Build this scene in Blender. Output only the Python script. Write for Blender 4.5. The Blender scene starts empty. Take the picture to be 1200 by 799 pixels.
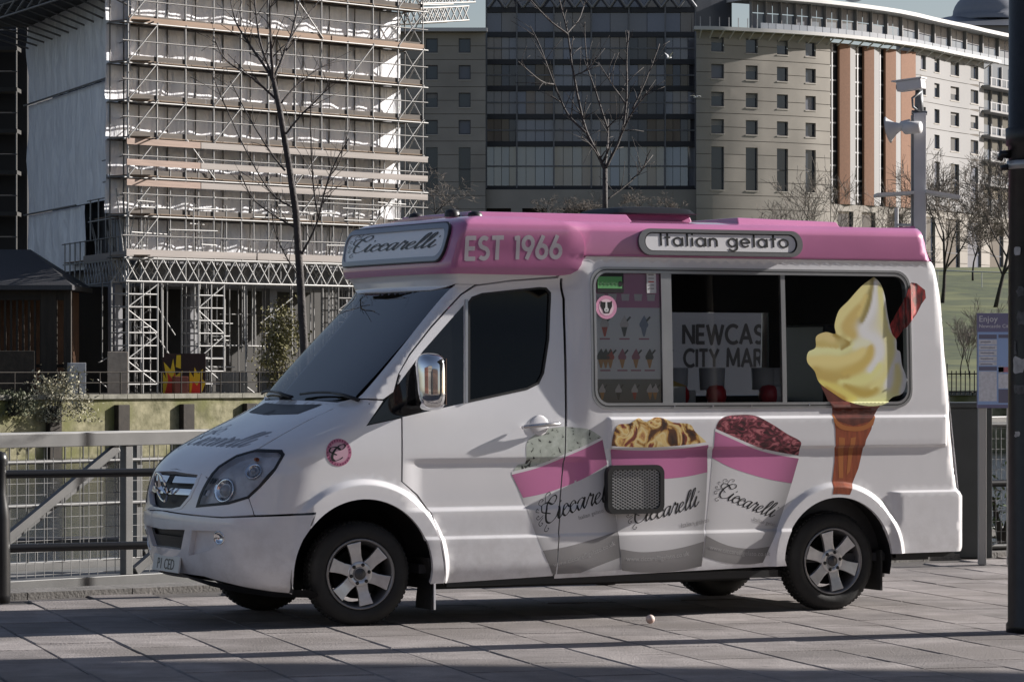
import bpy, bmesh, math, random, bisect
from mathutils import Vector, Matrix, noise
from mathutils.geometry import delaunay_2d_cdt
random.seed(7)
SC = bpy.context.scene
COL = SC.collection
R = math.radians

# ---------------------------------------------------------------- camera, world, sun, exposure
FPX, HCAM, HORY = 4150.0, 1.754, 427.0          # focal length in photo pixels, eye height, horizon row
cam_d = bpy.data.cameras.new("camera"); cam = bpy.data.objects.new("camera", cam_d); COL.objects.link(cam)
cam.location = (0, 0, HCAM); cam.rotation_euler = (R(90), 0, 0)
cam_d.sensor_width = 36.0; cam_d.lens = FPX / 1200 * 36.0
cam_d.shift_y = (HORY - 399.5) / 1200
cam_d.clip_start = 0.5; cam_d.clip_end = 4000
SC.camera = cam

SUN_AZ, SUN_EL = 20.0, 23.0                      # azimuth measured from +X towards +Y
world = bpy.data.worlds.new("World"); SC.world = world; world.use_nodes = True
nt = world.node_tree; nt.nodes.clear()
wo = nt.nodes.new("ShaderNodeOutputWorld"); wb = nt.nodes.new("ShaderNodeBackground")
sky = nt.nodes.new("ShaderNodeTexSky"); sky.sky_type = 'NISHITA'; sky.sun_disc = False
sky.sun_elevation = R(SUN_EL); sky.sun_rotation = R(90 - SUN_AZ)
sky.air_density = 1.0; sky.dust_density = 1.0; sky.ozone_density = 1.0
hs = nt.nodes.new("ShaderNodeHueSaturation"); hs.inputs['Saturation'].default_value = 0.85
nt.links.new(sky.outputs[0], hs.inputs['Color']); wbal = nt.nodes.new('ShaderNodeMix'); wbal.data_type = 'RGBA'; wbal.blend_type = 'MULTIPLY'; wbal.inputs[0].default_value = 1.0; wbal.inputs[7].default_value = (1.0, .975, 1.04, 1)   # the photograph's cool pinkish balance
nt.links.new(hs.outputs[0], wbal.inputs[6]); nt.links.new(wbal.outputs[2], wb.inputs[0])
wb.inputs[1].default_value = 0.05
nt.links.new(wb.outputs[0], wo.inputs[0])
sl = bpy.data.lights.new("sun", 'SUN'); sl.energy = 5.0; sl.angle = R(0.53); sl.color = (1.0, 0.95, 0.90)
sun = bpy.data.objects.new("sun", sl); COL.objects.link(sun)
sd = Vector((math.cos(R(SUN_AZ)) * math.cos(R(SUN_EL)), math.sin(R(SUN_AZ)) * math.cos(R(SUN_EL)), math.sin(R(SUN_EL))))
sun.rotation_euler = sd.to_track_quat('Z', 'Y').to_euler(); sun.location = (20, 10, 30)
vs = SC.view_settings; vs.view_transform = 'Standard'; vs.look = 'None'; vs.exposure = 0.88; vs.gamma = 1.0
vs.use_curve_mapping = False

# ---------------------------------------------------------------- materials
def lin(c):
    return tuple(((x / 255) / 12.92 if x <= 10 else ((x / 255 + 0.055) / 1.055) ** 2.4) for x in c)
MATS = {}
def mat(name, col, rough=0.6, metal=0.0, var=0.0, vscale=4.0, bump=0.0, bscale=40.0, coat=0.0, spec=0.5, trans=0.0, col2=None,
        c2pos=(0.45, 0.65), emis=None, stretch=None):
    """procedural principled material: base colour with noise variation and fine relief"""
    if name in MATS: return MATS[name]
    m = bpy.data.materials.new(name); m.use_nodes = True; n = m.node_tree; b = n.nodes['Principled BSDF']
    b.inputs['Base Color'].default_value = (*col, 1); b.inputs['Roughness'].default_value = rough
    b.inputs['Metallic'].default_value = metal; b.inputs['Specular IOR Level'].default_value = spec
    b.inputs['Coat Weight'].default_value = coat; b.inputs['Coat Roughness'].default_value = 0.04
    b.inputs['Transmission Weight'].default_value = trans
    tc = n.nodes.new('ShaderNodeTexCoord'); src = tc.outputs['Object']
    if stretch:
        mp = n.nodes.new('ShaderNodeMapping'); mp.inputs['Scale'].default_value = stretch
        n.links.new(src, mp.inputs[0]); src = mp.outputs[0]
    if var > 0 or col2:
        nz = n.nodes.new('ShaderNodeTexNoise'); nz.inputs['Scale'].default_value = vscale; nz.inputs['Detail'].default_value = 6
        n.links.new(src, nz.inputs['Vector'])
        rp = n.nodes.new('ShaderNodeValToRGB')
        c2 = col2 or tuple(x * (1 - var) for x in col); c1 = col if col2 else tuple(min(1, x * (1 + var * 0.6)) for x in col)
        rp.color_ramp.elements[0].position = c2pos[0] if col2 else 0.3; rp.color_ramp.elements[0].color = (*c2, 1)
        rp.color_ramp.elements[1].position = c2pos[1] if col2 else 0.7; rp.color_ramp.elements[1].color = (*c1, 1)
        n.links.new(nz.outputs[0], rp.inputs[0]); n.links.new(rp.outputs[0], b.inputs['Base Color'])
    if bump > 0:
        nb = n.nodes.new('ShaderNodeTexNoise'); nb.inputs['Scale'].default_value = bscale; nb.inputs['Detail'].default_value = 4
        n.links.new(src, nb.inputs['Vector'])
        bp = n.nodes.new('ShaderNodeBump'); bp.inputs['Strength'].default_value = bump; bp.inputs['Distance'].default_value = 0.02
        n.links.new(nb.outputs[0], bp.inputs['Height']); n.links.new(bp.outputs[0], b.inputs['Normal'])
    if emis:
        b.inputs['Emission Color'].default_value = (*emis[:3], 1); b.inputs['Emission Strength'].default_value = emis[3]
    MATS[name] = m
    return m
def glass(name, tint, rough=0.01, ior=1.5):
    if name in MATS: return MATS[name]
    m = bpy.data.materials.new(name); m.use_nodes = True; n = m.node_tree; n.nodes.clear()
    o = n.nodes.new('ShaderNodeOutputMaterial'); mx = n.nodes.new('ShaderNodeMixShader')
    t = n.nodes.new('ShaderNodeBsdfTransparent'); t.inputs[0].default_value = (*tint, 1)
    g = n.nodes.new('ShaderNodeBsdfGlossy'); g.inputs['Roughness'].default_value = rough
    f = n.nodes.new('ShaderNodeFresnel'); f.inputs[0].default_value = ior
    n.links.new(f.outputs[0], mx.inputs[0]); n.links.new(t.outputs[0], mx.inputs[1]); n.links.new(g.outputs[0], mx.inputs[2])
    n.links.new(mx.outputs[0], o.inputs[0]); MATS[name] = m
    return m
def vcol(name, rough=0.35, coat=0.3):
    """print whose colours are stored in the colour attribute 'Col'"""
    if name in MATS: return MATS[name]
    m = bpy.data.materials.new(name); m.use_nodes = True; n = m.node_tree; b = n.nodes['Principled BSDF']
    b.inputs['Roughness'].default_value = rough; b.inputs['Coat Weight'].default_value = coat
    a = n.nodes.new('ShaderNodeAttribute'); a.attribute_name = 'Col'
    n.links.new(a.outputs['Color'], b.inputs['Base Color']); MATS[name] = m
    return m
def ramp_mat(name, stops, scale, detail=5.0, rough=0.4, dist=0.0, stretch=(1, 1, 1), kind='noise', rot=0.0, coat=0.3):
    if name in MATS: return MATS[name]
    m = bpy.data.materials.new(name); m.use_nodes = True; n = m.node_tree; b = n.nodes['Principled BSDF']
    b.inputs['Roughness'].default_value = rough; b.inputs['Coat Weight'].default_value = coat
    tc = n.nodes.new('ShaderNodeTexCoord'); mp = n.nodes.new('ShaderNodeMapping'); mp.inputs['Scale'].default_value = stretch
    mp.inputs['Rotation'].default_value = (0, rot, 0)
    n.links.new(tc.outputs['Object'], mp.inputs[0])
    if kind == 'noise':
        t = n.nodes.new('ShaderNodeTexNoise'); t.inputs['Scale'].default_value = scale; t.inputs['Detail'].default_value = detail
        t.inputs['Distortion'].default_value = dist; out = t.outputs[0]
    else:
        t = n.nodes.new('ShaderNodeTexVoronoi'); t.inputs['Scale'].default_value = scale; out = t.outputs['Distance']
    n.links.new(mp.outputs[0], t.inputs['Vector'])
    rp = n.nodes.new('ShaderNodeValToRGB'); e = rp.color_ramp.elements
    e[0].position, e[0].color = stops[0][0], (*stops[0][1], 1); e[1].position, e[1].color = stops[-1][0], (*stops[-1][1], 1)
    for p, c_ in stops[1:-1]:
        k = e.new(p); k.color = (*c_, 1)
    n.links.new(out, rp.inputs[0]); n.links.new(rp.outputs[0], b.inputs['Base Color']); MATS[name] = m
    return m

# ---------------------------------------------------------------- object helpers
def tag(o, label=None, cat=None, group=None, kind=None):
    if label: o['label'] = label
    if cat: o['category'] = cat
    if group: o['group'] = group
    if kind: o['kind'] = kind
    return o
def empty(name, loc=(0, 0, 0), rz=0.0):
    o = bpy.data.objects.new(name, None); COL.objects.link(o); o.location = loc; o.rotation_euler = (0, 0, rz)
    o.empty_display_size = 0.2
    return o
def link(name, me, m, parent=None, smooth=False):
    if m is not None and not me.materials: me.materials.append(m)
    if smooth:
        for p in me.polygons: p.use_smooth = True
    o = bpy.data.objects.new(name, me); COL.objects.link(o)
    if parent is not None: o.parent = parent
    return o
class MB:
    """collects simple solids into one mesh"""
    def __init__(s): s.v, s.f = [], []
    def raw(s, v, f):
        b = len(s.v); s.v += [tuple(p) for p in v]; s.f += [tuple(i + b for i in q) for q in f]; return s
    def box(s, x0, x1, y0, y1, z0, z1, M=None):
        v = [(x, y, z) for z in (z0, z1) for y in (y0, y1) for x in (x0, x1)]
        if M: v = [tuple(M @ Vector(p)) for p in v]
        return s.raw(v, [(0, 2, 3, 1), (4, 5, 7, 6), (0, 1, 5, 4), (2, 6, 7, 3), (0, 4, 6, 2), (1, 3, 7, 5)])
    def bar(s, a, b, w, h=None, up=(0, 0, 1)):
        a, b = Vector(a), Vector(b); h = h or w; d = (b - a).normalized(); u = Vector(up)
        if abs(d.dot(u)) > 0.98: u = Vector((1, 0, 0))
        x = d.cross(u).normalized(); y = x.cross(d)
        v = [p + x * (w / 2 * i) + y * (h / 2 * j) for p in (a, b) for i, j in ((-1, -1), (1, -1), (1, 1), (-1, 1))]
        return s.raw(v, [(3, 2, 1, 0), (4, 5, 6, 7), (0, 1, 5, 4), (1, 2, 6, 5), (2, 3, 7, 6), (3, 0, 4, 7)])
    def tube(s, pts, rad, n=8, cap=True):
        pts = [Vector(p) for p in pts]; k = len(pts)
        rad = rad if isinstance(rad, (list, tuple)) else [rad] * k
        v, f = [], []; px = None
        for i in range(k):
            d = (pts[min(i + 1, k - 1)] - pts[max(i - 1, 0)]).normalized()
            if px is None:
                u = Vector((0, 0, 1)) if abs(d.z) < 0.9 else Vector((1, 0, 0)); px = d.cross(u).normalized()
            else:
                px = (px - d * px.dot(d)).normalized()
            py = d.cross(px)
            v += [pts[i] + (px * math.cos(t) + py * math.sin(t)) * rad[i] for t in (2 * math.pi * j / n for j in range(n))]
        for i in range(k - 1):
            f += [(i * n + j, i * n + (j + 1) % n, (i + 1) * n + (j + 1) % n, (i + 1) * n + j) for j in range(n)]
        if cap: f += [tuple(reversed(range(n))), tuple(range((k - 1) * n, k * n))]
        return s.raw(v, f)
    def lathe(s, prof, n=32, M=None, closed=False):
        """prof: (radius, axial) pairs about local Y"""
        v, f = [], []; k = len(prof)
        for r, y in prof:
            v += [(r * math.cos(2 * math.pi * j / n), y, r * math.sin(2 * math.pi * j / n)) for j in range(n)]
        for i in range(k if closed else k - 1):
            i2 = (i + 1) % k
            f += [(i * n + j, i2 * n + j, i2 * n + (j + 1) % n, i * n + (j + 1) % n) for j in range(n)]
        if M: v = [tuple(M @ Vector(p)) for p in v]
        return s.raw(v, f)
    def prism(s, poly, z0, z1, M=None):
        """poly in xy extruded along z"""
        n = len(poly); v = [(x, y, z0) for x, y in poly] + [(x, y, z1) for x, y in poly]
        if M: v = [tuple(M @ Vector(p)) for p in v]
        return s.raw(v, [tuple(reversed(range(n))), tuple(range(n, 2 * n))] + [(i, (i + 1) % n, n + (i + 1) % n, n + i) for i in range(n)])
    def mesh(s, name):
        me = bpy.data.meshes.new(name); me.from_pydata([tuple(p) for p in s.v], [], s.f); me.update(); return me
    def build(s, name, m, parent=None, smooth=False, bevel=0.0, recalc=False):
        me = s.mesh(name)
        if recalc or bevel:
            bm = bmesh.new(); bm.from_mesh(me)
            bmesh.ops.recalc_face_normals(bm, faces=bm.faces)
            if bevel:
                ed = [e for e in bm.edges if len(e.link_faces) == 2 and e.calc_face_angle(0) > 0.6]
                bmesh.ops.bevel(bm, geom=ed, offset=bevel, segments=2, affect='EDGES', profile=0.6, clamp_overlap=True)
            bm.to_mesh(me); bm.free()
        return link(name, me, m, parent, smooth)
UNIT = {}
def unit_box(m, key='b'):
    k = (key, m.name)
    if k not in UNIT:
        me = MB().box(-.5, .5, -.5, .5, -.5, .5).mesh('unit_box'); me.materials.append(m); UNIT[k] = me
    return UNIT[k]
def unit_tube(m, n=6):
    k = ('t', m.name, n)
    if k not in UNIT:
        me = MB().tube([(0, 0, 0), (0, 0, 1)], 1.0, n).mesh('unit_tube'); me.materials.append(m)
        for p in me.polygons: p.use_smooth = len(p.vertices) == 4
        UNIT[k] = me
    return UNIT[k]
def pole(name, a, b, r, m, parent, n=6):
    """a straight tube as an object of its own, sharing one mesh"""
    a, b = Vector(a), Vector(b); d = b - a
    o = bpy.data.objects.new(name, unit_tube(m, n)); COL.objects.link(o); o.parent = parent
    o.location = a; o.rotation_mode = 'QUATERNION'; o.rotation_quaternion = d.to_track_quat('Z', 'Y'); o.scale = (r, r, d.length)
    return o
def block(name, c, size, m, parent=None, rz=0.0, rot=None):
    o = bpy.data.objects.new(name, unit_box(m)); COL.objects.link(o); o.parent = parent
    o.location = c; o.scale = size; o.rotation_euler = rot or (0, 0, rz)
    return o
def at(px, py, Y):
    """world point on the photo's sight line at depth Y"""
    return Vector(((px - 600) / FPX * Y, Y, HCAM - (py - HORY) / FPX * Y))

# ---------------------------------------------------------------- 2D outline -> mesh on a curved surface
def resample(poly, step, closed=True):
    out = []; n = len(poly)
    for i in range(n if closed else n - 1):
        a, b = poly[i], poly[(i + 1) % n]; L = math.hypot(b[0] - a[0], b[1] - a[1]); k = max(1, int(math.ceil(L / step)))
        out += [(a[0] + (b[0] - a[0]) * t / k, a[1] + (b[1] - a[1]) * t / k) for t in range(k)]
    if not closed: out.append(poly[-1])
    return out
def inpoly(x, y, P):
    r = False; j = len(P) - 1
    for i in range(len(P)):
        xi, yi = P[i]; xj, yj = P[j]
        if (yi > y) != (yj > y) and x < (xj - xi) * (y - yi) / (yj - yi) + xi: r = not r
        j = i
    return r
def ccw(P):
    a = sum(P[i][0] * P[(i + 1) % len(P)][1] - P[(i + 1) % len(P)][0] * P[i][1] for i in range(len(P)))
    return P if a > 0 else P[::-1]
def area2(P):
    return abs(sum(P[i][0] * P[(i + 1) % len(P)][1] - P[(i + 1) % len(P)][0] * P[i][1] for i in range(len(P))))
def fill2d(polys, holes=(), step=None, feats=()):
    """union of polys minus holes -> (verts2d, tris)"""
    vs_, es, fs = [], [], []
    def add(P):
        b = len(vs_); vs_.extend(Vector(p) for p in P); fs.append(list(range(b, b + len(P))))
    for P in polys: add(ccw(resample(P, step) if step else P))
    for P in holes: add(ccw(resample(P, step) if step else P))
    if feats and step:
        bx0 = min(p[0] for P in polys for p in P) - step; bx1 = max(p[0] for P in polys for p in P) + step
        by0 = min(p[1] for P in polys for p in P) - step; by1 = max(p[1] for P in polys for p in P) + step
        cl = []
        for L in feats:
            run = []
            for p in resample(L, step, False):
                if bx0 <= p[0] <= bx1 and by0 <= p[1] <= by1: run.append(p)
                else:
                    if len(run) > 1: cl.append(run)
                    run = []
            if len(run) > 1: cl.append(run)
        feats = cl
    for L in feats:
        b = len(vs_); vs_.extend(Vector(p) for p in L)
        es += [(b + i, b + i + 1) for i in range(len(L) - 1)]
    if step:
        cell = {}
        for L in feats:
            for p in resample(L, step * .4, False): cell.setdefault((int(p[0] // step), int(p[1] // step)), []).append(p)
        def near(x, y):
            a, b = int(x // step), int(y // step); q = (.42 * step) ** 2
            return any((x - p[0]) ** 2 + (y - p[1]) ** 2 < q for i in (a - 1, a, a + 1) for j in (b - 1, b, b + 1) for p in cell.get((i, j), ()))
        x0 = min(p[0] for P in polys for p in P); x1 = max(p[0] for P in polys for p in P)
        y0 = min(p[1] for P in polys for p in P); y1 = max(p[1] for P in polys for p in P)
        for i in range(int(x0 / step) - 1, int(x1 / step) + 2):
            for j in range(int(y0 / step) - 1, int(y1 / step) + 2):
                x, y = i * step, (j + (0.5 if i % 2 else 0)) * step
                if not near(x, y) and any(inpoly(x, y, P) for P in polys): vs_.append(Vector((x, y)))
    V, E, Fc, ov, oe, of = delaunay_2d_cdt(vs_, es, fs, 0, 1e-5)
    nP = len(polys); tris = [tuple(t) for t, o in zip(Fc, of) if o and any(k < nP for k in o) and not any(k >= nP for k in o)]
    used = sorted({i for t in tris for i in t}); ix = {k: i for i, k in enumerate(used)}
    return [(V[i][0], V[i][1]) for i in used], [tuple(ix[i] for i in t) for t in tris]
def fill_strokes(polys, grid=.2):
    """union of small convex stroke pieces (lettering); every triangle is tested by its centre"""
    polys = [ccw(P) for P in polys if area2(P) > 1e-7]; vs_, fs = [], []
    for P in polys:
        b = len(vs_); vs_.extend(Vector(p) for p in P); fs.append(list(range(b, b + len(P))))
    bb = [(min(p[0] for p in P), max(p[0] for p in P), min(p[1] for p in P), max(p[1] for p in P), P) for P in polys]
    def cover(x, y): return any(a <= x <= b and c <= y <= d and inpoly(x, y, P) for a, b, c, d, P in bb)
    es = [(f[i], f[(i + 1) % len(f)]) for f in fs for i in range(len(f))]
    V, E, Fc, ov, oe, of = delaunay_2d_cdt(vs_, es, [], 0, 1e-6)
    tris = []
    for t in Fc:
        x = sum(V[i][0] for i in t) / 3; y = sum(V[i][1] for i in t) / 3
        if cover(x, y): tris.append(tuple(t))
    used = sorted({i for t in tris for i in t}); ix = {k: i for i, k in enumerate(used)}
    return [(V[i][0], V[i][1]) for i in used], [tuple(ix[i] for i in t) for t in tris]
class Filled:
    """already triangulated flat lettering"""
    def __init__(s, polys=None, V=None, T=None): s.V, s.T = fill_strokes(polys) if polys else (V, T)
    def mapped(s, f): return Filled(None, [f(p) for p in s.V], s.T)
def surf(name, polys, mapf, m, parent=None, holes=(), off=0.0, depth=0.0, step=0.05, feats=(), nrm=True, colf=None, flip=None):
    """sheet following mapf(a, b, offset) -> Vector; depth gives it a folded edge inwards; normals are analytic"""
    V2, T = (polys.V, polys.T) if isinstance(polys, Filled) else fill2d(polys, holes, step, feats)
    V3 = [mapf(a, b, off) for a, b in V2]; N = []
    h = 2e-3
    for (a, b) in V2:
        da = mapf(a + h, b, 0.0) - mapf(a - h, b, 0.0); db = mapf(a, b + h, 0.0) - mapf(a, b - h, 0.0)
        n = da.cross(db); N.append(n.normalized() if n.length > 1e-12 else Vector((0, -1, 0)))
    # orientation: outward is the direction of growing offset
    if V2:
        k = len(V2) // 2; o_ = mapf(*V2[k], off + 0.01) - V3[k]
        if o_.dot(N[k]) < 0: N = [-n for n in N]; T = [t[::-1] for t in T]
    nv = len(V3); verts = list(V3); faces = list(T); ntop = len(T)
    if depth:
        cnt = {}
        for t in T:
            for i in range(3):
                e = (t[i], t[(i + 1) % 3]); cnt[e] = cnt.get(e, 0) + 1
        rim = {}
        def rv(i, lo):
            if (i, lo) not in rim:
                rim[(i, lo)] = len(verts); verts.append(V3[i] if not lo else mapf(*V2[i], off - depth))
            return rim[(i, lo)]
        for (a, b) in [e for e in cnt if (e[1], e[0]) not in cnt]:
            faces.append((rv(b, 0), rv(a, 0), rv(a, 1), rv(b, 1)))
    me = bpy.data.meshes.new(name); me.from_pydata([tuple(v) for v in verts], [], faces)
    me.polygons.foreach_set('use_smooth', [True] * len(faces)); me.update()
    if nrm:
        ln = []
        for p in me.polygons:
            for vi in p.vertices:
                ln.append(tuple(N[vi]) if p.index < ntop else (0.0, 0.0, 0.0))
        fl = [p.normal.copy() for p in me.polygons]
        k = 0
        for p in me.polygons:
            for vi in p.vertices:
                if p.index >= ntop: ln[k] = tuple(fl[p.index])
                k += 1
        me.normals_split_custom_set(ln)
    if colf:
        ca = me.color_attributes.new('Col', 'FLOAT_COLOR', 'POINT')
        for i, v2 in enumerate(V2): ca.data[i].color = (*colf(*v2), 1)
    return link(name, me, m, parent)

# ---------------------------------------------------------------- lettering drawn with strokes
def arc(cx, cy, rx, ry, a0, a1, n=14):
    return [(cx + rx * math.cos(R(a0 + (a1 - a0) * i / n)), cy + ry * math.sin(R(a0 + (a1 - a0) * i / n))) for i in range(n + 1)]
def ribbon(pl, w):
    """polyline -> polygons; w number or list of widths"""
    ws = w if isinstance(w, list) else [w] * len(pl); out = []
    for i in range(len(pl) - 1):
        (x0, y0), (x1, y1) = pl[i], pl[i + 1]; L = math.hypot(x1 - x0, y1 - y0)
        if L < 1e-6: continue
        nx, ny = -(y1 - y0) / L, (x1 - x0) / L; a, b = ws[i] / 2, ws[i + 1] / 2
        out.append([(x0 + nx * a, y0 + ny * a), (x0 - nx * a, y0 - ny * a), (x1 - nx * b, y1 - ny * b), (x1 + nx * b, y1 + ny * b)])
        if i > 0: out.append([(x0 + a * math.cos(t), y0 + a * math.sin(t)) for t in (math.pi * j / 4 for j in range(8))])
    return out
GL = {
 'I': (.12, [[(.06, 0), (.06, 1)]]),
 'E': (.52, [[(.06, 0), (.06, 1)], [(.02, .94), (.5, .94)], [(.06, .5), (.46, .5)], [(.02, .06), (.5, .06)]]),
 'S': (.56, [arc(.28, .735, .2, .205, 40, 270, 12) + arc(.28, .285, .22, .225, 90, -140, 14)]),
 'T': (.58, [[(.29, 0), (.29, 1)], [(.0, .94), (.58, .94)]]),
 '1': (.3, [[(.2, 0), (.2, 1)], [(.02, .9), (.24, .93)]]),
 '9': (.6, [arc(.3, .68, .24, .26, 0, 360, 20), [(.53, .6), (.25, 0)]]),
 '6': (.6, [arc(.3, .32, .24, .26, 0, 360, 20), [(.07, .4), (.35, 1)]]),
 'N': (.7, [[(.06, 0), (.06, 1)], [(.06, .98), (.64, .02)], [(.64, 0), (.64, 1)]]),
 'W': (1.0, [[(.04, 1), (.28, .02), (.5, .95), (.72, .02), (.96, 1)]]),
 'C': (.74, [arc(.46, .5, .4, .46, 48, 312, 20)]),
 'A': (.76, [[(.05, 0), (.38, .98), (.71, 0)], [(.18, .32), (.58, .32)]]),
 'L': (.48, [[(.06, 0), (.06, 1)], [(.02, .06), (.46, .06)]]),
 'Y': (.66, [[(.04, 1), (.33, .48), (.62, 1)], [(.33, .5), (.33, 0)]]),
 'M': (.88, [[(.06, 0), (.1, 1), (.44, .15), (.78, 1), (.82, 0)]]),
 'R': (.58, [[(.06, 0), (.06, 1)], [(.02, .94), (.28, .94)] + arc(.28, .71, .21, .23, 90, -90, 10) + [(.02, .48)], [(.28, .48), (.54, 0)]]),
 't': (.4, [[(.2, 0), (.2, .95)], [(.02, .62), (.38, .62)]]),
 'a': (.64, [arc(.3, .32, .25, .29, 0, 360, 20), [(.57, 0), (.57, .64)]]),
 'l': (.18, [[(.09, 0), (.09, 1.02)]]),
 'i': (.18, [[(.09, 0), (.09, .64)], [(.09, .83), (.09, .95)]]),
 'n': (.56, [[(.07, 0), (.07, .64)], [(.07, .36)] + arc(.28, .38, .2, .22, 180, 0, 12) + [(.48, 0)]]),
 'g': (.64, [arc(.3, .32, .25, .29, 0, 360, 20), [(.57, .64), (.57, -.05)] + arc(.32, -.05, .25, .23, 0, -160, 12)]),
 'e': (.62, [[(.06, .32), (.55, .32)] + arc(.31, .32, .25, .29, 0, 320, 20)]),
 'o': (.62, [arc(.31, .32, .26, .29, 0, 360, 20)]),
 ' ': (.32, [])}
def text_polys(txt, w, gap=.12):
    """geometric sans; cap height 1; returns polygons and total width"""
    x = 0; res = []
    for ch in txt:
        adv, sts = GL[ch]; out = []
        for st in sts: out += ribbon(resample([(px + x, py) for px, py in st], .16, False), w)
        x += adv + gap
        if out: res.append(Filled(out))
    return res, x - gap
def crom(P, k=6):
    """smooth curve through points"""
    out = []
    for i in range(len(P) - 1):
        p0, p1, p2, p3 = P[max(i - 1, 0)], P[i], P[i + 1], P[min(i + 2, len(P) - 1)]
        for j in range(k):
            t = j / k
            out.append(tuple(0.5 * (2 * p1[d] + (p2[d] - p0[d]) * t + (2 * p0[d] - 5 * p1[d] + 4 * p2[d] - p3[d]) * t * t + (3 * p1[d] - p0[d] - 3 * p2[d] + p3[d]) * t ** 3) for d in (0, 1)))
    return out + [P[-1]]
SCR = {
 'c': (.66, [[(-.05, .3), (.12, .55), (.5, .8), (.56, .7), (.5, .92), (.3, 1), (.07, .68), (.06, .25), (.27, 0), (.5, .12), (.7, .42)]]),
 'i': (.5, [[(0, .38), (.2, 1), (.12, .25), (.25, 0), (.4, .14), (.55, .42)], [(.34, 1.38), (.38, 1.5)]]),
 'a': (.82, [[(.6, .82), (.42, 1), (.16, .8), (.04, .35), (.16, 0), (.4, .2), (.63, .97), (.56, .25), (.66, 0), (.76, .12), (.87, .42)]]),
 'r': (.66, [[(0, .38), (.18, 1.02), (.25, 1.15), (.32, .95), (.52, .95), (.43, .3), (.5, 0), (.6, .12), (.72, .42)]]),
 'e': (.64, [[(0, .38), (.3, .52), (.46, .82), (.32, 1), (.12, .75), (.07, .28), (.25, 0), (.48, .12), (.68, .42)]]),
 'l': (.46, [[(0, .38), (.25, .95), (.42, 1.75), (.35, 2.0), (.2, 1.7), (.1, .6), (.14, .08), (.27, 0), (.5, .4)]]),
 'C': (1.15, [[(.95, 1.55), (1.1, 1.9), (.92, 2.2), (.5, 2.0), (.16, 1.2), (.2, .3), (.55, -.05), (.95, .1), (1.2, .42)],
              [(.55, .75), (.2, .95), (-.25, 1.25), (-.2, 1.75), (.3, 1.8), (.7, 1.5), (.95, 1.5)]])}
FLOURISH = [[(-.1, .9), (-.5, .7), (-.7, .9), (-.55, 1.05), (-.5, .9)], [(-.1, .7), (-.45, .35), (-.3, .05), (-.1, .2), (-.25, .3)],
            [(-.2, 1.7), (-.5, 2.0), (-.35, 2.35), (-.1, 2.2), (-.25, 2.1)], [(.1, 1.9), (.1, 2.5), (.4, 2.7), (.5, 2.45), (.35, 2.4)],
            [(.3, -.1), (.1, -.5), (.35, -.7), (.5, -.5), (.38, -.45)], [(-.5, 1.3), (-.8, 1.5), (-.7, 1.7), (-.58, 1.55)]]
def script_polys(txt='Ciccarelli', thick=.22, thin=.06, slant=.42, fl=True, wide=1.3):
    out = []; x = 0
    def put(P, wt, wn):
        C = crom(P); W_ = []
        for i in range(len(C)):
            a, b = C[max(i - 1, 0)], C[min(i + 1, len(C) - 1)]; d = math.atan2(b[1] - a[1], b[0] - a[0])
            W_.append(wn + (wt - wn) * abs(math.sin(d - R(25))) ** 1.5 * (1 if b[1] < a[1] else .45))
        out.extend(ribbon([(x + px * wide + slant * py, py) for px, py in C], W_))
    for ch in txt:
        adv, sts = SCR[ch]
        for st in sts: put(st, thick, thin)
        if ch == 'C' and fl:
            for st in FLOURISH: put(st, .07, .05)
        x += adv * wide
    return Filled(out), x
def place(polys, A, B, w, bend=0.0):
    """polys with baseline 0..w onto the line A->B of a 2D surface (sign of up follows)"""
    dx, dy = (B[0] - A[0]) / w, (B[1] - A[1]) / w
    def f(p):
        t = p[0] / w; y = p[1] + bend * 4 * t * (1 - t)
        return (A[0] + dx * p[0] - dy * y, A[1] + dy * p[0] + dx * y)
    return polys.mapped(f)
def font_obj(name, txt, size, m, parent, loc, rot, align='CENTER', ext=0.0005, mapf=None):
    cu = bpy.data.curves.new(name, 'FONT'); cu.body = txt; cu.size = size; cu.align_x = align; cu.resolution_u = 2; cu.extrude = ext
    tmp = bpy.data.objects.new(name, cu); COL.objects.link(tmp)
    dg = bpy.context.evaluated_depsgraph_get(); dg.update()
    me = bpy.data.meshes.new_from_object(tmp.evaluated_get(dg)); bpy.data.objects.remove(tmp)
    me.materials.clear()
    if mapf:
        for v in me.vertices: v.co = mapf(v.co.x, v.co.y, v.co.z)
    o = link(name, me, m, parent); o.location = loc; o.rotation_euler = rot
    return o

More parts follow.
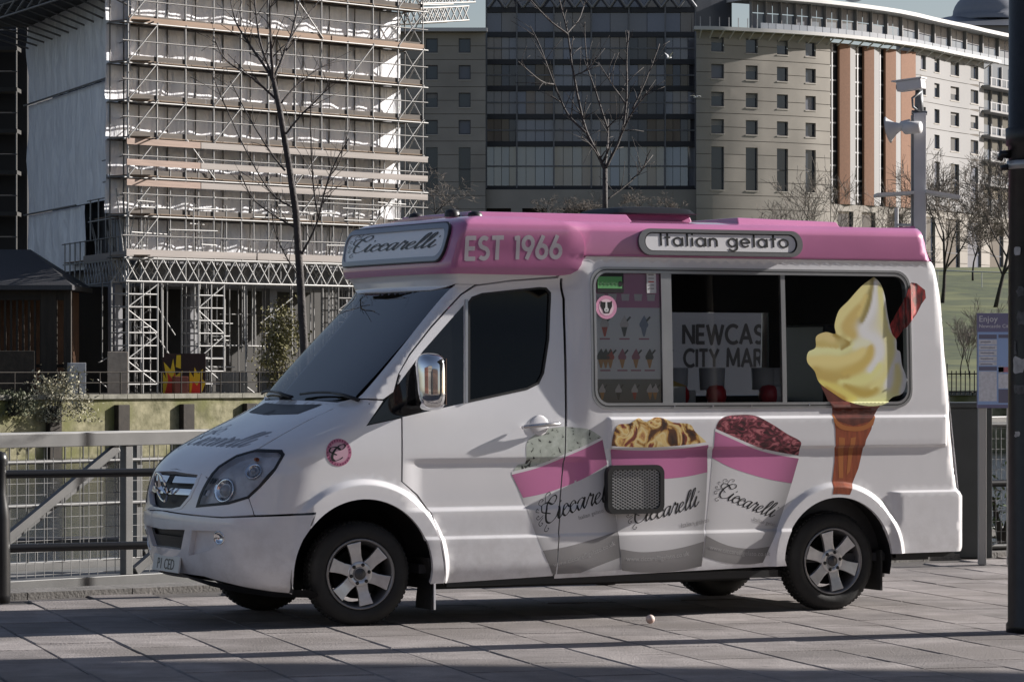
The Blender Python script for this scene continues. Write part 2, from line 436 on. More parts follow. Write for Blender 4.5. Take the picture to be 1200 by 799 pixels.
class PC:
    """smooth monotone curve through points"""
    def __init__(s, pts):
        s.x = [p[0] for p in pts]; s.y = [p[1] for p in pts]; n = len(pts)
        h = [s.x[i + 1] - s.x[i] for i in range(n - 1)]; d = [(s.y[i + 1] - s.y[i]) / h[i] for i in range(n - 1)]
        m = [0] * n; m[0] = d[0]; m[-1] = d[-1]
        for i in range(1, n - 1):
            m[i] = 0 if d[i - 1] * d[i] <= 0 else 3 * (h[i - 1] + h[i]) / ((2 * h[i] + h[i - 1]) / d[i - 1] + (h[i] + 2 * h[i - 1]) / d[i])
        s.m = m; s.a = s.x[0]; s.n = int((s.x[-1] - s.x[0]) * 500) + 2
        s.tab = [s.ev(s.a + i / 500) for i in range(s.n + 1)]
    def __call__(s, x):
        t = (x - s.a) * 500
        if t <= 0: return s.tab[0]
        if t >= s.n: return s.tab[-1]
        i = int(t); return s.tab[i] + (s.tab[i + 1] - s.tab[i]) * (t - i)
    def ev(s, x):
        X = s.x
        if x <= X[0]: return s.y[0]
        if x >= X[-1]: return s.y[-1]
        i = bisect.bisect_right(X, x) - 1; h = X[i + 1] - X[i]; t = (x - X[i]) / h
        return (2 * t ** 3 - 3 * t * t + 1) * s.y[i] + (t ** 3 - 2 * t * t + t) * h * s.m[i] + (3 * t * t - 2 * t ** 3) * s.y[i + 1] + (t ** 3 - t * t) * h * s.m[i + 1]
def ss(a, b, x):
    t = (x - a) / (b - a)
    return 0.0 if t <= 0 else 1.0 if t >= 1 else t * t * (3 - 2 * t)

# ================================================================ THE SETTING
def world_mat(name, c1, c2, scale, rough=.85, bump=.3, bscale=30, rnd=0.0, spots=None, c3=None, s3=.4):
    """surface coloured by noise in world position, optional brick joints and per-object tint"""
    if name in MATS: return MATS[name]
    m = bpy.data.materials.new(name); m.use_nodes = True; n = m.node_tree; b = n.nodes['Principled BSDF']; b.inputs['Roughness'].default_value = rough
    g = n.nodes.new('ShaderNodeNewGeometry'); nz = n.nodes.new('ShaderNodeTexNoise'); nz.inputs['Scale'].default_value = scale; nz.inputs['Detail'].default_value = 8; nz.inputs['Roughness'].default_value = .65
    n.links.new(g.outputs['Position'], nz.inputs['Vector']); mx = n.nodes.new('ShaderNodeValToRGB')
    mx.color_ramp.elements[0].position = .35; mx.color_ramp.elements[0].color = (*c1, 1); mx.color_ramp.elements[1].position = .65; mx.color_ramp.elements[1].color = (*c2, 1)
    n.links.new(nz.outputs[0], mx.inputs[0]); col = mx.outputs[0]
    if c3:
        n3 = n.nodes.new('ShaderNodeTexNoise'); n3.inputs['Scale'].default_value = s3; n3.inputs['Detail'].default_value = 5; n.links.new(g.outputs['Position'], n3.inputs['Vector'])
        r3 = n.nodes.new('ShaderNodeValToRGB'); r3.color_ramp.elements[0].position = .48; r3.color_ramp.elements[1].position = .62
        n.links.new(n3.outputs[0], r3.inputs[0]); m3 = n.nodes.new('ShaderNodeMix'); m3.data_type = 'RGBA'; m3.inputs[7].default_value = (*c3, 1)
        n.links.new(r3.outputs[0], m3.inputs[0]); n.links.new(col, m3.inputs[6]); col = m3.outputs[2]
    if rnd:
        oi = n.nodes.new('ShaderNodeObjectInfo'); mr = n.nodes.new('ShaderNodeMapRange'); mr.inputs[3].default_value = 1 - rnd; mr.inputs[4].default_value = 1 + rnd
        n.links.new(oi.outputs['Random'], mr.inputs[0]); mm = n.nodes.new('ShaderNodeVectorMath'); mm.operation = 'SCALE'
        n.links.new(col, mm.inputs[0]); n.links.new(mr.outputs[0], mm.inputs['Scale']); col = mm.outputs[0]
    if spots:
        vo = n.nodes.new('ShaderNodeTexVoronoi'); vo.inputs['Scale'].default_value = spots; n.links.new(g.outputs['Position'], vo.inputs['Vector'])
        sr = n.nodes.new('ShaderNodeMapRange'); sr.inputs[1].default_value = .05; sr.inputs[2].default_value = .09; sr.inputs[3].default_value = .62; sr.inputs[4].default_value = 1.0; n.links.new(vo.outputs['Distance'], sr.inputs[0])
        ms = n.nodes.new('ShaderNodeVectorMath'); ms.operation = 'SCALE'; n.links.new(col, ms.inputs[0]); n.links.new(sr.outputs[0], ms.inputs['Scale']); col = ms.outputs[0]
    n.links.new(col, b.inputs['Base Color'])
    nb = n.nodes.new('ShaderNodeTexNoise'); nb.inputs['Scale'].default_value = bscale; nb.inputs['Detail'].default_value = 5; n.links.new(g.outputs['Position'], nb.inputs['Vector'])
    bp = n.nodes.new('ShaderNodeBump'); bp.inputs['Strength'].default_value = bump; bp.inputs['Distance'].default_value = .02
    n.links.new(nb.outputs[0], bp.inputs['Height']); n.links.new(bp.outputs[0], b.inputs['Normal']); MATS[name] = m
    return m
paving = world_mat('paving_stone', (.170, .152, .146), (.285, .258, .247), 2.6, .85, .45, 60, .19, 3.2, (.165, .147, .138), .9)
joint = world_mat('paving_joint', (.05, .045, .042), (.09, .08, .075), 6, .95, .4, 40)
EDGE_D = Vector((.816, .578)); EDGE_P = Vector((-3.9, 27.0))
def edge(t): p = EDGE_P + EDGE_D * t; return (p.x, p.y)
q = [edge(-60), edge(60), (60, -60), (-60, -60)]
tag(MB().raw([(x, y, -.014) for x, y in q] + [(x, y, -4.0) for x, y in q], [(3, 2, 1, 0), (0, 1, 5, 4)]).build('ground', joint), kind='structure')
gnd = bpy.data.objects['ground']
# paving slabs, one object each where the camera can tell them apart
LD = Vector((.27, -.963)).normalized(); XD = Vector((-LD.y, LD.x)); SW, SL = .52, .92
def slab_mesh(k):
    rr = random.Random(k); a, b = SW / 2 - .005, SL / 2 - .005; c_ = .008
    j = lambda: rr.uniform(-.004, .004)
    top = [(-a + c_ + j(), -b + c_ + j(), j() * .5), (a - c_ + j(), -b + c_ + j(), j() * .5), (a - c_ + j(), b - c_ + j(), j() * .5), (-a + c_ + j(), b - c_ + j(), j() * .5)]
    mid = [(-a, -b, -.008), (a, -b, -.008), (a, b, -.008), (-a, b, -.008)]; lo = [(x, y, -.05) for x, y, _ in mid]
    me = MB().raw(top + mid + lo, [(0, 1, 2, 3)] + [(4 + i, 4 + (i + 1) % 4, (i + 1) % 4, i) for i in range(4)] + [(8 + i, 8 + (i + 1) % 4, 4 + (i + 1) % 4, 4 + i) for i in range(4)]).mesh('paving_slab'); me.materials.append(paving); return me
SM = [slab_mesh(i) for i in range(6)]; rg = random.Random(3); ns = 0
rest = MB()
for i in range(-60, 70):
    off_ = (i % 2) * .5 + rg.uniform(-.06, .06)
    for j in range(-40, 40):
        p = Vector((0, 26)) + XD * (i * SW) + LD * ((j + off_) * SL)
        d_e = (p - EDGE_P).dot(Vector((-EDGE_D.y, EDGE_D.x)))
        if p.y < 12 or p.y > 46 or abs(p.x) > 14 or d_e > -.75: continue
        inview = p.y > 19.0 and abs(p.x) < .1485 * p.y + .3
        rz = math.atan2(XD.y, XD.x)
        if inview and ns < 300:
            o = bpy.data.objects.new('paving_slab', SM[rg.randrange(6)]); COL.objects.link(o); o.parent = gnd; o.location = (p.x, p.y, rg.uniform(-.003, .003))
            o.rotation_euler = (rg.uniform(-.002, .002), rg.uniform(-.002, .002), rz); ns += 1
        elif abs(p.x) < 14:
            M_ = Matrix.Translation((p.x, p.y, rg.uniform(-.003, .003))) @ Matrix.Rotation(rz, 4, 'Z'); rest.box(-SW / 2 + .005, SW / 2 - .005, -SL / 2 + .005, SL / 2 - .005, -.05, 0, M_)
tag(rest.build('paving_beyond', paving, gnd), kind='stuff')
# kerb stones along the quay edge
kerbm = world_mat('kerb_stone', (.10, .095, .088), (.17, .16, .15), 3, .85, .4, 40, .1)
for k in range(-3, 16):
    a, b = edge(k * .9 + .004), edge(k * .9 + .896); n_ = Vector((-EDGE_D.y, EDGE_D.x))
    c_ = Vector(((a[0] + b[0]) / 2, (a[1] + b[1]) / 2)) - n_ * .22
    block('kerb_stone', (c_.x, c_.y, -.04), (.89, .44, .16), kerbm, gnd, math.atan2(EDGE_D.y, EDGE_D.x))

# water
wm = bpy.data.materials.new('river_water'); wm.use_nodes = True; n = wm.node_tree; b = n.nodes['Principled BSDF']
b.inputs['Base Color'].default_value = (.035, .036, .034, 1); b.inputs['Roughness'].default_value = .12
g = n.nodes.new('ShaderNodeNewGeometry'); mp = n.nodes.new('ShaderNodeMapping'); mp.inputs['Scale'].default_value = (1.2, 2.2, 1); n.links.new(g.outputs['Position'], mp.inputs[0])
w1 = n.nodes.new('ShaderNodeTexNoise'); w1.inputs['Scale'].default_value = 1.6; w1.inputs['Detail'].default_value = 6; n.links.new(mp.outputs[0], w1.inputs['Vector'])
bp = n.nodes.new('ShaderNodeBump'); bp.inputs['Strength'].default_value = .9; bp.inputs['Distance'].default_value = .12; n.links.new(w1.outputs[0], bp.inputs['Height']); n.links.new(bp.outputs[0], b.inputs['Normal'])
tag(MB().raw([(-500, 0, -2.6), (500, 0, -2.6), (500, 196, -2.6), (-500, 196, -2.6)], [(0, 1, 2, 3)]).build('water', wm), kind='structure')

# far bank: wall, level ground, grass hillside
mossy = world_mat('mossy_wall', (.10, .095, .045), (.30, .275, .17), 1.6, .9, .6, 8, 0, None, (.13, .13, .045), .5)
C0 = at(150, 427, 170); C0.z = 0                  # outer corner of the scaffold across the water
D1 = Vector((.669, .743, 0)); N1 = Vector((.743, -.669, 0)); QO = C0 + N1 * 1.5
def tq(px):                                       # where a photo column meets the quay front line
    k = (px - 600) / FPX; return (k * QO.y - QO.x) / (D1.x - k * D1.y)
def YQ(px): return QO.y + D1.y * tq(px)
fq = empty('far_quay_wall', (QO.x, QO.y, -2.6), math.atan2(D1.y, D1.x)); tag(fq, 'mossy stone quay wall across the water with dark timber fenders', 'wall')
w_ = MB(); nx = 90
pts = [(-25 + 50 * i / nx, noise.noise((i * .3, 0, 0)) * .06) for i in range(nx + 1)]
w_.raw([(x, y, -1) for x, y in pts] + [(x, y, 2.72) for x, y in pts] + [(x, 2, 2.72) for x, y in pts], [(i, i + 1, nx + 2 + i, nx + 1 + i) for i in range(nx)] + [(nx + 1 + i, nx + 2 + i, 2 * nx + 3 + i, 2 * nx + 2 + i) for i in range(nx)])
w_.build('wall_face', mossy, fq)
for k in range(-10, 16): block('coping_stone', (k * 1.5 + .75, .35, 2.84), (1.47, 1.0, .22), world_mat('coping', (.13, .125, .10), (.24, .23, .19), 2, .9, .4, 10, .15), fq)
timber_dark = mat('dark_timber', (.03, .024, .018), .85, var=.4, vscale=3, bump=.4, bscale=6)
for px_ in (-20, 60, 140, 216, 290):
    x = tq(px_); f_ = MB().box(x - .34, x + .34, -.32, .0, -.5, 2.45).box(x + .34, x + .40, -.30, .02, -.5, 2.45); f_.build('timber_fender', timber_dark, fq, bevel=.03)
lq = empty('left_quay_wall', (QO.x - D1.x * 25, QO.y - D1.y * 25, -2.6)); tag(lq, 'long stone river wall running left from the timber shed', 'wall')
MB().raw([(-260, 0, -1), (.6, 0, -1), (.6, 0, 2.94), (-260, 0, 2.94)], [(0, 1, 2, 3)]).build('wall_face', mossy, lq)
rq = empty('right_quay_wall', (30, 166.2, -2.6)); tag(rq, 'low stone river wall below the lawn across the water', 'wall')
MB().raw([(-29, 19, -1), (32, -1, -1), (120, -1, -1), (-29, 19, 2.9), (32, -1, 2.9), (120, -1, 2.9)], [(0, 1, 4, 3), (1, 2, 5, 4)]).build('wall_face', mossy, rq)
for k in range(14): block('coping_stone', (-12 + k * 1.5, 13.4 - k * .4918 + .3, 2.9), (1.5, .8, .2), MATS['coping'], rq, R(-18.1))
earth = world_mat('far_paving', (.06, .058, .052), (.10, .095, .085), .6, .9)
grass = world_mat('grass', (.022, .034, .009), (.070, .088, .024), .5, .95, .9, 2, 0, None, (.115, .125, .04), .09)
gl = QO + D1 * -25 - N1 * .5; gr_ = QO + D1 * 25 - N1 * .5
tag(MB().raw([(-300, gl.y, .34), (gl.x, gl.y, .34), (gr_.x, gr_.y, .34), (30, 180, .34), (30, 460, .34), (-300, 460, .34)], [(0, 1, 2, 3, 4, 5)]).build('far_ground', earth), kind='structure')
hx, hy = 50, 50; V_ = []
def hillz(x, y): return .36 + 12.2 * (.55 * ss(186, 400, y) + .45 * max(0, min(1, (y - 186) / 214))) * ss(-5, 22, x) + .5 * noise.noise((x * .05, y * .03, 2)) * ss(190, 230, y)
for j in range(hy + 1):
    for i in range(hx + 1):
        x, y = -2 + 170 * i / hx, 430 - (430 - (166 if i > hx * .37 else 166 + 20 * (1 - i / (hx * .37)))) * (1 - j / hy); V_.append((x, y, hillz(x, y)))
tag(MB().raw(V_, [(j * (hx + 1) + i, j * (hx + 1) + i + 1, (j + 1) * (hx + 1) + i + 1, (j + 1) * (hx + 1) + i) for j in range(hy) for i in range(hx)]).build('hillside', grass, None, True), kind='structure')
tag(MB().raw([(-600, 428, -.5), (700, 428, 11.5), (700, 1500, 14), (-600, 1500, 6)], [(0, 1, 2, 3)]).build('far_terrain', earth), kind='structure')

# unseen bridge-like slab added right of the frame to shade the front paving
def shadow_caster():
    o = empty('shadow_caster', (15, 29.0, 0), math.atan2(-.146, .989)); tag(o, 'unseen slab on piers added to cast shade on the front paving', 'shadow caster')
    MB().box(-6, 60, -15, 0, 9.3, 9.72).build('deck', mat('caster_concrete', (.22, .21, .20), .85, var=.2), o)
    for y in (-15, -.12): MB().box(-6, 60, y, y + .12, 9.72, 9.95).build('parapet', mat('caster_green', (.10, .16, .13), .6), o)
    for y in (-13.5, -9): MB().box(-6, 60, y, y + .5, 8.3, 9.3).build('girder', mat('caster_green', (.10, .16, .13), .6), o)
    for x in (2, 22, 42): MB().box(x, x + 3, -14, -8.5, 0, 8.3).build('pier', world_mat('pier_stone', (.2, .18, .15), (.3, .27, .23), 1, .9), o)
shadow_caster()
# warehouses behind the viewer, seen only as reflections in paint and glass
WHL = ('red brick quayside warehouse behind the viewer with arched rows of windows', 'tall cream rendered office block behind the viewer', 'low brown brick pub behind the viewer')
for k, (x0, x1, yb, h, c1, c2) in enumerate(((-70, -22, -30, 17, (.16, .07, .05), (.24, .11, .08)), (-20, 12, -36, 21, (.34, .31, .26), (.42, .38, .33)), (14, 48, -32, 12, (.12, .075, .055), (.19, .12, .09)))):
    o = empty('warehouse', ((x0 + x1) / 2, yb, 0)); tag(o, WHL[k], 'building'); w = (x1 - x0) / 2
    MB().box(-w, w, -10, 0, 0, h).build('wall', world_mat('warehouse_wall_%d' % k, c1, c2, 1.2, .9), o)
    MB().raw([(-w - .4, .4, h), (w + .4, .4, h), (w + .4, -10.4, h), (-w - .4, -10.4, h), (-w, -5, h + 3), (w, -5, h + 3)], [(0, 1, 5, 4), (2, 3, 4, 5), (1, 2, 5), (3, 0, 4), (3, 2, 1, 0)]).build('roof', mat('slate', (.06, .06, .065), .8), o)
    for i in range(int(w * 2 / 4)):
        for j in range(int(h / 3.6)): block('window', (-w + 2.2 + i * 4, .02, 2.2 + j * 3.6), (1.7, .1, 2.0), mat('warehouse_glass', (.03, .035, .045), .08), o)

# ---------------------------------------------------------------- bare trees and shrubs
bark = mat('bark', (.045, .038, .032), .9, var=.4, vscale=8, bump=.4, bscale=30)
twigm = mat('twig_bark', (.085, .068, .055), .9, var=.3, vscale=3)
def bare_tree(name, label, base, h, seed, spread=.45, r0=None, group=None, levels=5, kids=4, cat='tree', tw=.012, mt=None, mk=None):
    rr = random.Random(seed); root = empty(name, base); tag(root, label, cat, group); T_, K_ = MB(), MB(); r0 = r0 or h * .016
    def grow(p, d, L, r, lv):
        n_ = 4; pts = [p]; rad = [r]; q = p; dd = d
        for i in range(n_):
            dd = (dd + Vector((rr.gauss(0, .10), rr.gauss(0, .10), rr.gauss(.03, .06)))).normalized(); q = q + dd * (L / n_); pts.append(q); rad.append(max(tw * .6, r * (1 - .55 * (i + 1) / n_)))
        (T_ if lv < 2 else K_).tube(pts, rad, 6 if lv < 2 else 3, cap=lv < 2)
        if lv >= levels: return
        for k in range(kids + (2 if lv == 0 else 0)):
            t = rr.uniform(.35, 1.0) if lv else rr.uniform(.42, 1.0); i = min(n_ - 1, int(t * n_)); b = pts[i].lerp(pts[i + 1], t * n_ - i)
            ax = Vector((rr.gauss(0, 1), rr.gauss(0, 1), rr.gauss(0, .35))); ax = (ax - dd * ax.dot(dd)).normalized()
            nd = (dd * (1 - spread) + ax * spread * rr.uniform(.7, 1.25) + Vector((0, 0, .12))).normalized()
            grow(b, nd, L * rr.uniform(.5, .78), max(tw * .7, rad[i] * rr.uniform(.45, .65)), lv + 1)
    grow(Vector((0, 0, 0)), Vector((0, 0, 1)), h * .45, r0, 0)
    T_.build('trunk', mt or bark, root, True); K_.build('crown', mk or twigm, root)
    return root
def leafy(name, label, base, rx, ry, rz, nleaf, size, m, seed, cat='shrub', group=None, stems=7):
    rr = random.Random(seed); root = empty(name, base); tag(root, label, cat, group); C_ = MB()
    cl = [(rr.gauss(0, .5) * rx, rr.gauss(0, .5) * ry, rz * (1 + rr.uniform(-.85, .8))) for _ in range(26)]
    for i in range(nleaf):
        c_ = cl[rr.randrange(len(cl))]; q_ = .30
        p = Vector((c_[0] + rr.gauss(0, q_) * rx * .75, c_[1] + rr.gauss(0, q_) * ry, max(.02, c_[2] + rr.gauss(0, q_) * rz * .8)))
        a = Vector((rr.gauss(0, 1), rr.gauss(0, 1), rr.gauss(0, 1))).normalized(); b = a.cross(Vector((rr.gauss(0, 1), rr.gauss(0, 1), rr.gauss(0, 1)))).normalized(); s_ = size * rr.uniform(.6, 1.4)
        C_.raw([p - a * s_, p + b * s_ * .4, p + a * s_, p - b * s_ * .4], [(0, 1, 2, 3)])
    C_.build('foliage', m, root); S_ = MB()
    for i in range(stems):
        e = cl[rr.randrange(len(cl))]; S_.tube([(rr.gauss(0, .1) * rx, 0, 0), (e[0] * .5, e[1] * .5, e[2] * .55), e], [.05, .035, .012], 5)
    S_.build('stem', bark, root)
    return root

# ================================================================ SCAFFOLDED BUILDING ACROSS THE WATER
steel = mat('galvanised_tube', (.34, .335, .325), .5, .25, var=.25, vscale=2)
steel_d = mat('dull_tube', (.17, .165, .16), .55, .25, var=.2, vscale=2)
deckm = mat('scaffold_board', (.20, .145, .10), .85, var=.3, vscale=3)
deck_o = mat('orange_board', (.28, .195, .14), .8, var=.25, vscale=2)
boardp = mat('pale_board', (.33, .295, .27), .8, var=.2, vscale=1.5)
sheetm = bpy.data.materials.new('plastic_sheet'); sheetm.use_nodes = True
n = sheetm.node_tree; b = n.nodes['Principled BSDF']; b.inputs['Base Color'].default_value = (.74, .75, .78, 1); b.inputs['Roughness'].default_value = .42
tc = n.nodes.new('ShaderNodeTexCoord'); mp = n.nodes.new('ShaderNodeMapping'); mp.inputs['Scale'].default_value = (1, 1, .35); n.links.new(tc.outputs['Object'], mp.inputs[0])
nz = n.nodes.new('ShaderNodeTexNoise'); nz.inputs['Scale'].default_value = 1.6; nz.inputs['Detail'].default_value = 6; nz.inputs['Distortion'].default_value = 1.2; n.links.new(mp.outputs[0], nz.inputs['Vector'])
bp = n.nodes.new('ShaderNodeBump'); bp.inputs['Strength'].default_value = .6; bp.inputs['Distance'].default_value = .25; n.links.new(nz.outputs[0], bp.inputs['Height']); n.links.new(bp.outputs[0], b.inputs['Normal'])
rp = n.nodes.new('ShaderNodeValToRGB'); rp.color_ramp.elements[0].color = (.72, .73, .77, 1); rp.color_ramp.elements[1].color = (.86, .87, .89, 1); rp.color_ramp.elements[0].position = .35; rp.color_ramp.elements[1].position = .65
n.links.new(nz.outputs[0], rp.inputs[0]); n.links.new(rp.outputs[0], b.inputs['Base Color'])
D2 = Vector((-.334, .943, 0)); N2 = Vector((-.943, -.334, 0))
def f1(t, off, z): p = C0 + D1 * t + N1 * off; return Vector((p.x, p.y, z))
def f2(t, off, z): p = C0 + D2 * t + N2 * off; return Vector((p.x, p.y, z))
ZB = .34; LV = [7.0, 9.0, 10.85, 12.7, 14.5, 16.35, 18.3, 20.3, 22.2]; ZTOP = 23.5; TL = 20.6
core = empty('scaffolded_building', (C0.x + 8, C0.y + 12, ZB)); tag(core, 'building wrapped in white plastic sheets behind scaffolding across the water', 'building')
def K(v): return v - core.location
con = mat('dark_concrete', (.22, .22, .23), .85, var=.2, vscale=.5)
def poly_prism(pts, z0, z1, name, m, par):
    n_ = len(pts); v = [K(Vector((p.x, p.y, z0))) for p in pts] + [K(Vector((p.x, p.y, z1))) for p in pts]
    MB().raw(v, [tuple(range(n_ - 1, -1, -1)), tuple(range(n_, 2 * n_))] + [(i, (i + 1) % n_, n_ + (i + 1) % n_, n_ + i) for i in range(n_)]).build(name, m, par, recalc=True)
ins = f1(2.4, -2.2, 0); cA = C0 + (D1 * 1.6 + D2 * 1.9)
foot = [cA, f1(TL - .4, -1.9, 0), f1(TL - .4, -18, 0), f2(26, -1.9, 0)]
poly_prism(foot, 5.6, ZTOP, 'upper_wall', con, core)
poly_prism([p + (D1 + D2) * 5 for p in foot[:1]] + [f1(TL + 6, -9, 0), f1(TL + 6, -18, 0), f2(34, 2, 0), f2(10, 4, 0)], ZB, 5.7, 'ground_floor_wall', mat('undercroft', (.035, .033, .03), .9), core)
for t in (1.5, 6.5, 12, 17.5, 20): block('column', K(f1(t, -2.6, 3.0)), (.5, .5, 5.3), con, core, R(48))
# plastic sheets, one per lift on the front face
def sheet(face, t0, t1, off, z0, z1, seed, name='plastic_sheet', amp=.22, ztl=None):
    nx, nz_ = int((t1 - t0) / .35), 10; V_ = []
    for j in range(nz_ + 1):
        for i in range(nx + 1):
            t = t0 + (t1 - t0) * i / nx; zz = z0 + (z1 - z0) * j / nz_
            if ztl: zz = z0 + (ztl(t) - z0) * j / nz_
            edge_ = math.sin(math.pi * j / nz_); bay = abs(math.sin(math.pi * t / 2.0))
            d = amp * (edge_ * .6 + .4) * (bay * .8 + 1.3 * noise.noise((t * .9, zz * .5, seed)) + .5 * noise.noise((t * 2.3, zz * 1.1, seed + 9)))
            V_.append(K(face(t, off + d, zz)))
    return MB().raw(V_, [(j * (nx + 1) + i, j * (nx + 1) + i + 1, (j + 1) * (nx + 1) + i + 1, (j + 1) * (nx + 1) + i) for j in range(nz_) for i in range(nx)]).build(name, sheetm, core, True)
for i, z in enumerate(LV[1:-1]):
    sheet(f1, -.2, TL - .3, -1.42, z + .06, LV[i + 2] - .12, i * 7.3, amp=.13)
sheet(f1, 1, TL - 1.5, -1.6, LV[0] + .2, LV[1] - .2, 91)
# left face: long sheets in three tiers
for (z0, z1, ta, sd_) in ((6.6, 9.9, 11.5, 1), (9.95, 15.9, 4.2, 2), (15.95, 21.2, 1.3, 3), (21.2, 23.4, 1.2, 4)):
    sheet(f2, ta, 25.6, -.5, z0, z1, 40 + sd_, amp=.12)
for z, ta in ((9.92, 12.5), (15.92, 5.0), (21.2, 2.0)): pole('sheet_batten', K(f2(ta, -.22, z)), K(f2(25.6, -.22, z)), .05, steel_d, core)

sca = empty('scaffolding', (C0.x, C0.y, ZB)); tag(sca, 'tube scaffolding with timber decks and lattice beams round the sheeted building', 'scaffolding')
def Q(v): return v - sca.location
def tubeS(name, a, b, r=.045, m=None): return pole(name, Q(a), Q(b), r, m or steel, sca)
rs = random.Random(11); BAY = [i * 1.87 for i in range(12)]
for i, t in enumerate(BAY):
    tubeS('standard', f1(t, 0, 5.8), f1(t, 0, ZTOP if i % 3 else ZTOP - 1.2)); tubeS('standard', f1(t, -1.3, 5.8), f1(t, -1.3, ZTOP), .04, steel_d)
    if i < 11: tubeS('standard', f1(t + .9, -.05, 5.8), f1(t + .9, -.05, rs.choice((9.6, 11.2, 12.4))), .04); tubeS('standard', f1(t + .6, -.7, 12), f1(t + .6, -.7, rs.choice((16, 18.2, ZTOP))), .03)
    for z in LV[:-1]: tubeS('transom', f1(t, .12, z - .06), f1(t, -1.45, z - .06), .035, steel_d)
for z in LV:
    tubeS('ledger', f1(-.3, .06, z - .12), f1(TL + .3, .06, z - .12), .042); tubeS('ledger', f1(-.2, -1.3, z - .12), f1(TL, -1.3, z - .12), .035, steel_d)
    tubeS('guard_rail', f1(-.4, .05, z + .95), f1(TL + .3, .05, z + .95), .032, steel_d)
for zi in range(len(LV)):
    for k in range(10):
        t = k * 2.06; block('scaffold_deck', Q(f1(t + 1.03, -.68, LV[zi] + rs.uniform(-.01, .01))), (2.03, 1.4, .05), deckm, sca, R(48))
for zi in range(1, len(LV)):
    for k in range(4): block('toe_board', Q(f1(2.6 + 5.15 * k, -.06, LV[zi] + .15)), (5.1, .04, .24), mat('toe_board_grey', (.11, .095, .082), .85, var=.3), sca, R(48))
for k in range(3):
    block('scaffold_deck', Q(f1(3.4 + 6.9 * k, .03, 18.30)), (6.8, .07, .34), deck_o, sca, R(48))
for z in (12.62, 11.62, 10.65):
    for k, (ta, tb, mm) in enumerate(((-.2, 4.6, mat('rusty_board', (.34, .25, .205), .8, var=.2)), (4.65, 13.6, boardp), (13.65, TL + .2, boardp))):
        block('guard_board', Q(f1((ta + tb) / 2, .13, z - .16)), (tb - ta, .05, .30), mm, sca, R(48))
for k, (ta, tb) in enumerate(((-.2, 8.4), (8.5, TL))): block('guard_board', Q(f1((ta + tb) / 2, .10, 7.12)), (tb - ta, .05, .34), boardp, sca, R(48))
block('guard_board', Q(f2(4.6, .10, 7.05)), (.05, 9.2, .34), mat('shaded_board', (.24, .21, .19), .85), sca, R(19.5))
for k in range(9):
    z = LV[1 + k % 6]; t = rs.choice(BAY[:-2]); s_ = rs.choice((1, -1)); tubeS('brace', f1(t if s_ > 0 else t + 1.87, .1, z), f1(t + 1.87 if s_ > 0 else t, .1, z + 1.85), .036)
for t in (BAY[0], BAY[10]):
    for z in LV[:-1]: tubeS('brace', f1(t, .08, z), f1(t + 1.87, .08, z + 1.85), .036); 
for z in LV[:-1]:                                       # end frame at the right
    tubeS('brace', f1(TL, 0, z), f1(TL, -1.3, z + 1.85), .034); tubeS('brace', f1(TL, -1.3, z), f1(TL, 0, z + 1.85), .034)
# dense working tubes just above the beams
for k in range(46):
    t = rs.uniform(-.1, TL - .5); z = rs.uniform(7.2, 10.2)
    if k % 2: tubeS('putlog', f1(t, .1, z), f1(min(TL, t + rs.uniform(1, 3.4)), .1 + rs.uniform(-.5, .1), z + rs.uniform(-.05, .05)), .034)
    else: tubeS('upright', f1(t, rs.uniform(-1.2, .1), 6.9), f1(t, rs.uniform(-1.2, .1), rs.uniform(8.5, 10.6)), .034)
# left return of the scaffold, stepping down
for i, (z, tl) in enumerate(((7.0, 14.5), (9.0, 8.6), (10.85, 5.3), (12.7, 3.6), (14.5, 2.2), (16.35, 1.6), (18.3, 1.0))):
    for off, m_ in ((0, steel), (-1.2, steel_d)):
        tubeS('ledger', f2(-.2, off, z - .1), f2(tl, off, z - .1), .04, m_)
    tubeS('guard_rail', f2(0, .05, z + .95), f2(tl, .05, z + .95), .03, steel_d)
    for k in range(max(1, int(tl / 1.8))): block('scaffold_deck', Q(f2(.9 + k * 1.8, -.55, z)), (1.1, 1.78, .05), deckm, sca, R(19.5)); 
    t = .9
    while t < tl: tubeS('standard', f2(t, 0, 5.8), f2(t, 0, z + 1.0), .042, steel if i < 3 else steel_d); t += 1.8 if i else 1.2
for k in range(18):
    t = rs.uniform(0, 9); tubeS('upright', f2(t, rs.uniform(-1, .1), 6.8), f2(t, 0, rs.uniform(8.2, 10.2)), .034)
# lattice beams: chords with crossing diagonals
def lattice(fa, ta, tb, off, z0, z1, nb, nm):
    tubeS(nm + '_chord', fa(ta, off, z0), fa(tb, off, z0), .05); tubeS(nm + '_chord', fa(ta, off, z1), fa(tb, off, z1), .05)
    for i in range(nb):
        a, b = ta + (tb - ta) * i / nb, ta + (tb - ta) * (i + 1) / nb
        tubeS(nm + '_diagonal', fa(a, off, z0), fa(b, off, z1), .038); tubeS(nm + '_diagonal', fa(a, off, z1), fa(b, off, z0), .038)
lattice(f1, -.2, TL, .05, 5.75, 6.85, 26, 'beam'); lattice(f2, 0, 9.5, .05, 5.75, 6.85, 14, 'beam')
lattice(f1, 0, TL, -1.2, 5.75, 6.85, 20, 'beam')
